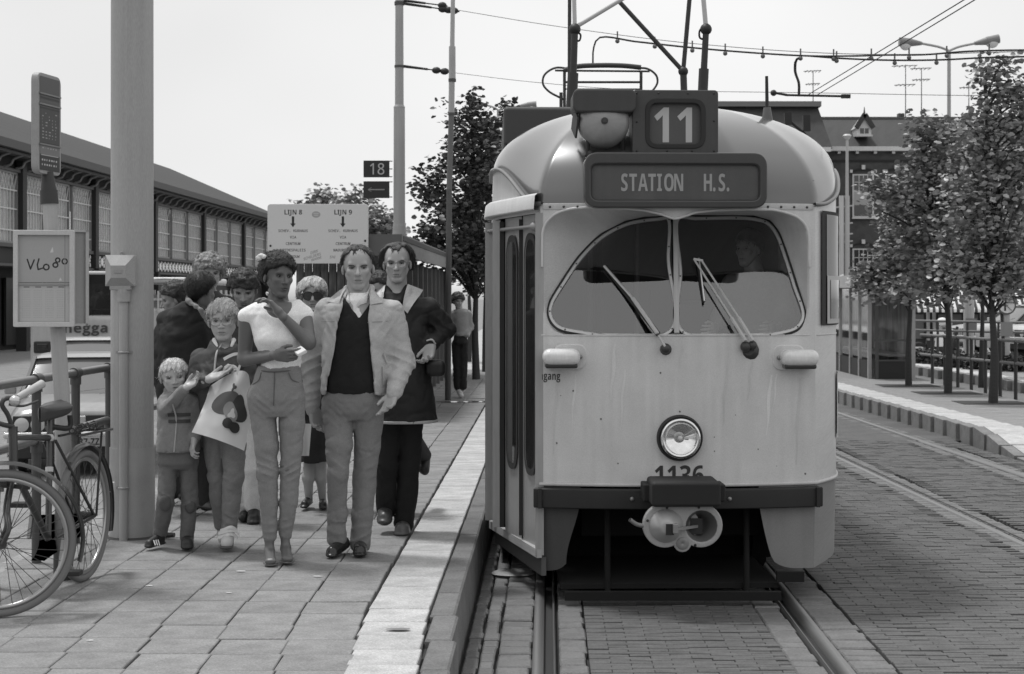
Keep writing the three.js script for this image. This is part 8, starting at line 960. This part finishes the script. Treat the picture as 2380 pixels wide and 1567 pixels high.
// --- brick terrace behind the right platform
{
  const D = 70, k = D / FOC, t = thing('brick_terrace', 'dark brick terrace with slate roof, white cornice and a pointed dormer', 'building', null, V(11.4, 0, -D)), q = (x, y, z = 0) => P(x, y, D).sub(t.position).add(V(0, 0, z)); const brick = grey(0.085, 0.9, { map: rep(speckTex, 1), mean: 0.36, bumpMap: rep(grainBump, 2), bumpScale: 0.01 }), slate = grey(0.045, 0.7, { map: rep(speckTex, 1), mean: 0.36 }), white = painted(0.62), pane = grey(0.035, 0.1, { clearcoat: 0.8, key: 'bpane' });
  const W = (x0, x1, y0, y1, z0, dep, m, n, par = t) => { const a = q(x0, y1, z0), b = q(x1, y0, z0); return mesh(n, box((a.x + b.x) / 2, (a.y + b.y) / 2, a.z - dep / 2, b.x - a.x, b.y - a.y, dep), m, par); };
  W(1900, 2560, 350, 800, 0, 8, brick, 'wall'); mesh('roof', [patch(30, 4, (u, v) => { const a = q(lerp(1895, 2560, u), 343).add(V(0, 0, 0.3)), b = q(lerp(1895, 2560, u), 262).add(V(0, 0, -2.2)); return a.lerp(b, v); }), patch(1, 1, (u, v) => q(lerp(1895, 2560, u), 262).add(V(0, 0, -2.2 - 6 * v)))], slate, t);
  W(1895, 2560, 342, 352, 0.35, 0.4, white, 'cornice'); W(1915, 2560, 259, 264, -2.1, 0.2, grey(0.1, 0.7), 'ridge'); for (let i = 0; i < 14; i++) W(1945 + i * 42, 1952 + i * 42, 352, 358, 0.25, 0.25, white, 'bracket'); W(1900, 2560, 372, 376, 0.06, 0.1, grey(0.035, 0.9), 'string_course');
  for (const [y0, y1, row] of [[405, 505, 0], [578, 690, 1]]) for (let i = 0; i < 7; i++) { const x = 2006 + i * 76; if (x > 2540) break; const f = W(x - 25, x + 25, y0, y1, 0.05, 0.15, white, 'window'); W(x - 21, x + 21, y0 + 3, lerp(y0, y1, 0.37), 0.065, 0.02, pane, 'pane', f); W(x - 21, x + 21, lerp(y0, y1, 0.41), lerp(y0, y1, 0.72), 0.065, 0.02, grey(0.4, 0.8), 'curtain', f); W(x - 21, x + 21, lerp(y0, y1, 0.72), y1 - 3, 0.065, 0.02, pane, 'pane', f); const bars = []; for (const g of [-10, 0, 10]) W(x + g - 0.8, x + g + 0.8, y0 + 3, lerp(y0, y1, 0.37), 0.08, 0.02, white, 'glazing_bar', f); W(x - 21, x + 21, lerp(y0, y1, 0.18), lerp(y0, y1, 0.195), 0.08, 0.02, white, 'glazing_bar', f);
    const ar = mesh('window_arch', patch(12, 1, (u, v) => { const a = Math.PI * u; return q(x - Math.cos(a) * (27 + 3 * v), y0 - Math.sin(a) * (9 + 5 * v), 0.08); }), grey(0.03, 0.9), t); W(x - 4, x + 4, y0 - 21, y0 - 11, 0.12, 0.12, white, 'keystone'); W(x - 31, x - 25, y0 - 10, y0 - 3, 0.1, 0.1, white, 'keystone'); W(x + 25, x + 31, y0 - 10, y0 - 3, 0.1, 0.1, white, 'keystone'); W(x - 27, x + 27, y1, y1 + 4, 0.2, 0.25, white, 'sill'); }
  { const dm = W(1990, 2022, 298, 316, 0.3, 1.6, white, 'dormer'); W(1996, 2016, 300, 312, 0.31, 0.02, pane, 'pane', dm); W(2005.2, 2006.8, 300, 312, 0.33, 0.02, white, 'glazing_bar', dm); const s = new THREE.Shape(); const a = q(1988, 298), b = q(2006, 272), c = q(2024, 298); s.moveTo(a.x, a.y); s.lineTo(c.x, c.y); s.lineTo(b.x, b.y); mesh('gable', extrude(s, 1.4).translate(0, 0, -1.1), white, dm); mesh('dormer_roof', [bar(q(1986, 300, 0.4), q(2006, 268, 0.4), 0.08, 0.2), bar(q(2026, 300, 0.4), q(2006, 268, 0.4), 0.08, 0.2)], slate, dm); mesh('finial', cyl(q(2006, 272, 0.3), q(2006, 250, 0.3), 0.06, 0.01, 8), M.dark, dm); W(1988, 2024, 315, 319, 0.4, 0.3, white, 'sill', dm); }
  for (const x of [2124, 2132]) W(x, x + 6, 245, 264, -3, 0.4, M.dark, 'chimney_pot'); W(2300, 2330, 238, 264, -4, 0.8, brick, 'chimney');
  // neighbouring taller block with mansard roof, left
  const t2 = thing('mansard_house', 'taller house with steep mansard roof and flat top, left of the terrace', 'building', null, V(9.2, 0, -66)), q2 = (x, y, z = 0) => P(x, y, 66).sub(t2.position).add(V(0, 0, z)), bx2 = (x0, x1, y0, y1, z, dep, m, n) => { const a = q2(x0, y1, z), b = q2(x1, y0, z); mesh(n, box((a.x + b.x) / 2, (a.y + b.y) / 2, a.z - dep / 2, b.x - a.x, b.y - a.y, dep), m, t2); };
  mesh('roof', [patch(6, 4, (u, v) => { const xa = lerp(1640, lerp(1935, 1912, v), u); return q2(xa, lerp(345, 240, v), -1.2 * v); }), patch(1, 1, (u, v) => q2(lerp(1935, 1912, v), lerp(345, 240, v), u * -6 - 1.2 * v * (1 - u)))], slate, t2); bx2(1660, 1918, 229, 241, -0.9, 6, grey(0.16, 0.7), 'parapet'); bx2(1640, 1930, 343, 353, 0.2, 0.4, white, 'cornice'); bx2(1640, 1925, 350, 800, 0, 7, brick, 'wall'); for (const x of [1700, 1780, 1860, 1905]) bx2(x - 20, x + 20, 405, 505, 0.05, 0.1, pane, 'window');
  // shop fronts with striped awning
  const D3 = 52, t3 = thing('awning_stall', 'low shop front with a black and white striped awning under the terrace', 'shop front', null, P(2260, 800, D3)), q3 = (x, y, z = 0) => P(x, y, D3).sub(t3.position).add(V(0, 0, z)); let n = 0; for (let x = 2126; x < 2440; x += 7, n++) { mesh('awning_stripe', patch(1, 3, (u, v) => q3(lerp(x, x + 7, u), [656, 690, 718, 726][Math.round(v * 3)], [-1.2, -0.4, 0, 0][Math.round(v * 3)])), n % 2 ? grey(0.7, 0.7) : grey(0.04, 0.7), t3); }
  const b3 = (x0, x1, y0, y1, z, dep, m, nm) => { const a = q3(x0, y1, z), b = q3(x1, y0, z); return mesh(nm, box((a.x + b.x) / 2, (a.y + b.y) / 2, a.z - dep / 2, b.x - a.x, b.y - a.y, dep), m, t3); }; b3(2120, 2440, 632, 656, -1.0, 0.2, M.darker, 'sign_band'); mesh('lettering', letters('SPORT', 0.22, 0.02).translate(...q3(2195, 645, -0.99).toArray()), grey(0.35, 0.6), t3); b3(2120, 2440, 720, 820, -1.4, 0.3, M.darker, 'shop_wall'); for (const [a, b] of [[2136, 2170], [2205, 2260], [2278, 2300], [2310, 2345], [2365, 2390]]) b3(a, b, 732, 790, -1.35, 0.1, grey(0.14, 0.3), 'shop_window'); for (const x of [2176, 2190, 2268, 2304, 2352]) b3(x, x + 6, 726, 815, -1.2, 0.15, painted(0.45), 'pilaster');
  // television aerials
  for (const [x, y0, y1, rows, l] of [[1890, 166, 232, [[166, 22], [196, 18]], 'television aerial left, near the contact wires'], [2105, 150, 262, [[154, 32], [198, 26]], 'tallest television aerial on the terrace roof'], [2142, 160, 262, [[160, 26], [186, 22]], 'television aerial right beside the tallest one'], [2252, 196, 262, [[204, 22]], 'single-armed television aerial by the lamp post']]) { const a = thing('television_aerial', l, 'aerial', null, P(x, y1, 73)), kk = 73 / FOC; mesh('mast', cyl(V(0, -0.2, 0), V(0, (y1 - y0) * kk, 0), 0.025, 0.02, 6), M.mid, a); for (const [y, w] of rows) { const r = mesh('boom', cyl(V(-w * kk, (y1 - y) * kk, 0), V(w * kk * 0.8, (y1 - y) * kk + 0.04, 0), 0.02, 0.02, 6), M.mid, a); for (let i = -2; i < 3; i++) mesh('element', cyl(V(i * w * kk * 0.36, (y1 - y) * kk, -0.35), V(i * w * kk * 0.36, (y1 - y) * kk, 0.35), 0.015, 0.015, 5), M.mid, r); } }
}
// --- house row behind the camera, mirrored in the curved roof of the tram
{ const t = thing('house_row', 'brick houses across the street behind the photographer, mirrored in the tram roof', 'building', null, V(0, 0, 95)); mesh('wall', box(0, 5, 4, 160, 10.6, 8), grey(0.06, 0.9), t); mesh('roof', patch(8, 2, (u, v) => V(lerp(-80, 80, u), lerp(10.3, 12.6, v), v * 4)), grey(0.04, 0.8), t); for (let i = 0; i < 24; i++) for (const y of [2, 5, 8]) mesh('window', box(-58 + i * 4.8, y, -0.02, 1.3, 1.9, 0.08), grey(0.25, 0.3), t); }
// ---------- bicycle leaning by the stop post ----------
{
  const R = V(-2.44, PLAT + 0.345, -8.8), F = V(-2.553, PLAT + 0.345, -7.82), t = thing('bicycle', 'dark roadster bicycle with chain case, its front wheel turned towards the camera', 'bicycle', null, V(-2.44, PLAT, -8.8)), o = t.position, m = (n, g, mat, p = t) => { const r = mesh(n, g, mat, p); if (p === t) r.position.copy(o).negate(); return r; };
  const black = grey(0.022, 0.35, { clearcoat: 0.5, key: 'bike' }), wheelGeo = (c, axis, r) => { const q = new THREE.Quaternion().setFromUnitVectors(V(0, 0, 1), axis.clone().normalize()), put = g => g.applyQuaternion(q).translate(c.x, c.y, c.z); const w = m('wheel', put(new THREE.TorusGeometry(r - 0.019, 0.019, 12, 72)), grey(0.16, 0.8, { key: 'tyre' }));
    mesh('rim', put(new THREE.TorusGeometry(r - 0.046, 0.012, 8, 72)), grey(0.4, 0.3, { metalness: 0.8 }), w); mesh('hub', put(new THREE.CylinderGeometry(0.022, 0.022, 0.09, 16).rotateX(Math.PI / 2)), M.iron, w);
    const sp = new THREE.CylinderGeometry(0.0016, 0.0016, 1, 4).translate(0, 0.5, 0); for (let i = 0; i < 36; i++) { const a = i / 36 * 2 * Math.PI, off = (i % 2 ? 1 : -1), a2 = a + (i % 4 < 2 ? 0.9 : -0.9) * 0.9; const p0 = V(Math.cos(a2) * 0.024, Math.sin(a2) * 0.024, off * 0.035), p1 = V(Math.cos(a) * (r - 0.05), Math.sin(a) * (r - 0.05), 0); const s = mesh('spoke', sp, M.iron, w); const d = p1.clone().sub(p0), L = d.length(); s.quaternion.setFromUnitVectors(V(0, 1, 0), d.normalize()).premultiply(q); s.scale.set(1, L, 1); s.position.copy(p0.applyQuaternion(q).add(c)); } return w; };
  const f = F.clone().sub(R).setY(0).normalize(), side = V(f.z, 0, -f.x), fa = V(0.42, 0, 0.9), fdir = V(-0.9, 0, 0.42).normalize();
  wheelGeo(R, side, 0.345); wheelGeo(F, fa, 0.345);
  const guard = (c, dir, r, a0, a1) => patch(24, 4, (u, v) => { const a = lerp(a0, a1, u), s = side0(dir), k = (v - 0.5) * 0.055, rr2 = r - 0.018 * (2 * v - 1) ** 2; return c.clone().addScaledVector(dir, Math.cos(a) * rr2).add(V(0, Math.sin(a) * rr2, 0)).addScaledVector(s, k); }), side0 = d => V(d.z, 0, -d.x);
  m('mudguard', guard(R, f.clone().negate(), 0.385, -0.35, 2.2), black); m('mudguard', guard(F, fdir.clone().negate(), 0.385, -0.3, 2.0), black);
  const B = R.clone().addScaledVector(f, 0.45).setY(PLAT + 0.29), S0 = P(116, 968, 8.5), HT = P(30, 992, 8.02), HB = P(31, 1092, 8.0), mid = side.clone();
  const pr = (a, b, r) => cyl(a, b, r, r, 12);
  m('frame', [pr(B, S0, 0.016), pr(HT.clone().lerp(HB, 0.25), S0.clone().lerp(B, 0.18), 0.016), pr(HB, B, 0.018), pr(HT, HB, 0.021), pr(S0.clone().lerp(B, 0.2).addScaledVector(side, 0.03), R.clone().addScaledVector(side, 0.06), 0.008), pr(S0.clone().lerp(B, 0.2).addScaledVector(side, -0.03), R.clone().addScaledVector(side, -0.06), 0.008), pr(B.clone().addScaledVector(side, 0.04), R.clone().addScaledVector(side, 0.06), 0.01), pr(B.clone().addScaledVector(side, -0.04), R.clone().addScaledVector(side, -0.06), 0.01)], black);
  m('lug', [ball(S0.clone().lerp(B, 0.18), 0.024, 10), cyl(S0.clone().lerp(B, 0.42), S0.clone().lerp(B, 0.46), 0.02, 0.02, 12)], M.pale);
  const fs = fa.clone().normalize(); for (const s of [-1, 1]) m('fork', tube([HB.clone().addScaledVector(fs, s * 0.035), HB.clone().lerp(F, 0.55).addScaledVector(fs, s * 0.05), F.clone().addScaledVector(fdir, -0.03).add(V(0, 0.07, 0)).addScaledVector(fs, s * 0.052), F.clone().addScaledVector(fs, s * 0.052)], 0.011, 20, 8), black);
  m('fork_crown', [ball(HB.clone().add(V(0, -0.02, 0)), 0.03, 10)], M.dullsteel); m('brake', [bar(HB.clone().add(V(-0.03, -0.07, 0.05)), HB.clone().add(V(0.09, -0.08, 0.04)), 0.02, 0.02), box(...HB.clone().add(V(-0.03, -0.05, 0.05)).toArray(), 0.05, 0.05, 0.04, 0.01)], M.iron);
  const G0 = P(40, 925, 8.05), G1 = P(98, 892, 8.2); m('handlebar', [tube([HT.clone().add(V(0, -0.02, 0)), P(18, 965, 8.0), P(4, 940, 7.98), P(10, 928, 7.99), G0], 0.012, 24, 8), tube([HT.clone(), P(0, 985, 7.95), P(-40, 965, 7.9), P(-70, 930, 8.0), P(-30, 915, 8.15)], 0.012, 24, 8), pr(HT, HT.clone().add(V(0, -0.05, 0)), 0.022)], M.iron); m('grip', cyl(G0, G1, 0.017, 0.021, 14), painted(0.42, 0.6)); m('bell', ball(P(34, 932, 7.97), 0.027), painted(0.55, 0.25, { metalness: 0.5 })); m('brake_lever', tube([P(20, 940, 7.96), P(50, 944, 7.98), P(88, 932, 8.08)], 0.006, 12, 6), M.iron);
  const SP = P(117, 955, 8.5); { const g = patch(24, 14, (u, v) => { const a = u * 2 * Math.PI, L = lerp(-0.13, 0.13, v), w = lerp(0.09, 0.028, sstep(0.15, 0.8, v)) * Math.pow(Math.max(0.02, 1 - Math.pow(Math.abs(2 * v - 1), 5)), 0.5); return SP.clone().addScaledVector(f, L).addScaledVector(side, Math.cos(a) * w).add(V(0, Math.sin(a) * (Math.sin(a) > 0 ? 0.03 : 0.05) + 0.02 * Math.pow(1 - v, 2), 0)); }); m('saddle', g, grey(0.05, 0.45, { key: 'saddle' })); } m('saddle_post', pr(S0, SP, 0.013), M.dullsteel); m('saddle_spring', [tube([SP.clone().addScaledVector(f, -0.1).addScaledVector(side, 0.06).add(V(0, -0.03, 0)), SP.clone().addScaledVector(f, -0.1).addScaledVector(side, 0.06).add(V(0, -0.09, 0)), SP.clone().add(V(0, -0.08, 0))], 0.014, 12, 8), tube([SP.clone().addScaledVector(f, -0.1).addScaledVector(side, -0.06).add(V(0, -0.03, 0)), SP.clone().addScaledVector(f, -0.1).addScaledVector(side, -0.06).add(V(0, -0.09, 0)), SP.clone().add(V(0, -0.08, 0))], 0.014, 12, 8)], M.black);
  // chain case, pedals, rack, lock chain
  { const s = new THREE.Shape(); s.absarc(0, 0, 0.115, Math.PI / 2, -Math.PI / 2, false); s.lineTo(-0.45, -0.055); s.absarc(-0.45, 0, 0.055, -Math.PI / 2, Math.PI / 2, true); s.lineTo(0, 0.115); const g = extrude(s, 0.05, 0.01).translate(0, 0, -0.025); g.applyMatrix4(new THREE.Matrix4().makeBasis(f, V(0, 1, 0), side)); g.translate(B.x + side.x * -0.06, B.y, B.z + side.z * -0.06); m('chain_case', g, black); }
  const cr = V(0.05, -0.16, 0); m('crank', [bar(B.clone().addScaledVector(side, 0.08), B.clone().addScaledVector(side, 0.08).addScaledVector(f, 0.05).add(V(0, -0.16, 0)), 0.016, 0.02), bar(B.clone().addScaledVector(side, -0.1), B.clone().addScaledVector(side, -0.1).addScaledVector(f, -0.05).add(V(0, 0.16, 0)), 0.016, 0.02)], M.dullsteel); m('pedal', box(0, 0, 0, 0.1, 0.025, 0.07, 0.006).translate(...B.clone().addScaledVector(side, 0.14).addScaledVector(f, 0.05).add(V(0, -0.16, 0)).toArray()), M.rubber); m('pedal', box(0, 0, 0, 0.1, 0.025, 0.07, 0.006).translate(...B.clone().addScaledVector(side, -0.16).addScaledVector(f, -0.05).add(V(0, 0.16, 0)).toArray()), M.rubber);
  const rk = y => R.clone().setY(PLAT + y); m('rack', [bar(rk(0.78).addScaledVector(f, 0.2).addScaledVector(side, 0.05), rk(0.78).addScaledVector(f, -0.25).addScaledVector(side, 0.06), 0.012, 0.012), bar(rk(0.78).addScaledVector(f, 0.2).addScaledVector(side, -0.05), rk(0.78).addScaledVector(f, -0.25).addScaledVector(side, -0.06), 0.012, 0.012), bar(rk(0.78).addScaledVector(f, -0.25).addScaledVector(side, 0.06), rk(0.78).addScaledVector(f, -0.25).addScaledVector(side, -0.06), 0.012, 0.012), bar(rk(0.78).addScaledVector(f, -0.1).addScaledVector(side, 0.06), R.clone().addScaledVector(side, 0.07), 0.01, 0.01), bar(rk(0.78).addScaledVector(f, -0.1).addScaledVector(side, -0.06), R.clone().addScaledVector(side, -0.07), 0.01, 0.01)], black);
  const ch = []; for (let i = 0; i < 14; i++) ch.push(new THREE.TorusGeometry(0.013, 0.004, 6, 10).rotateY(i % 2 ? 1.2 : 0.2).translate(...rk(0.79).addScaledVector(f, 0.15 - i * 0.028).addScaledVector(side, 0.02 * Math.sin(i * 0.9)).add(V(0, 0.012 + 0.015 * Math.sin(i * 0.7) ** 2, 0)).toArray())); m('lock_chain', ch, M.iron).userData.kind = 'stuff'; m('rear_lamp', box(0, 0, 0, 0.04, 0.06, 0.03, 0.008).translate(...R.clone().addScaledVector(f, -0.39).setY(PLAT + 0.45).toArray()), grey(0.5, 0.3)); m('dynamo', cyl(HB.clone().add(V(-0.05, -0.1, 0.04)), HB.clone().add(V(-0.05, -0.02, 0.04)), 0.018, 0.018, 12), M.dullsteel);
}
// small litter on the slabs
for (const [x, y, w, l] of [[390, 1252, 0.09, 'crushed dark can lying by the pole foot'], [332, 1190, 0.02, '']]) if (l) { const g = cyl(V(-w / 2, 0, 0), V(w / 2, 0.005, 0.02), 0.02, 0.014, 12); const c = info(mesh('can', g, grey(0.03, 0.3)), l, 'can'); c.position.copy(P(x, y, 1.5 * FOC / (y - PY))).setY(PLAT + 0.02); }
renderer.render(scene, camera);
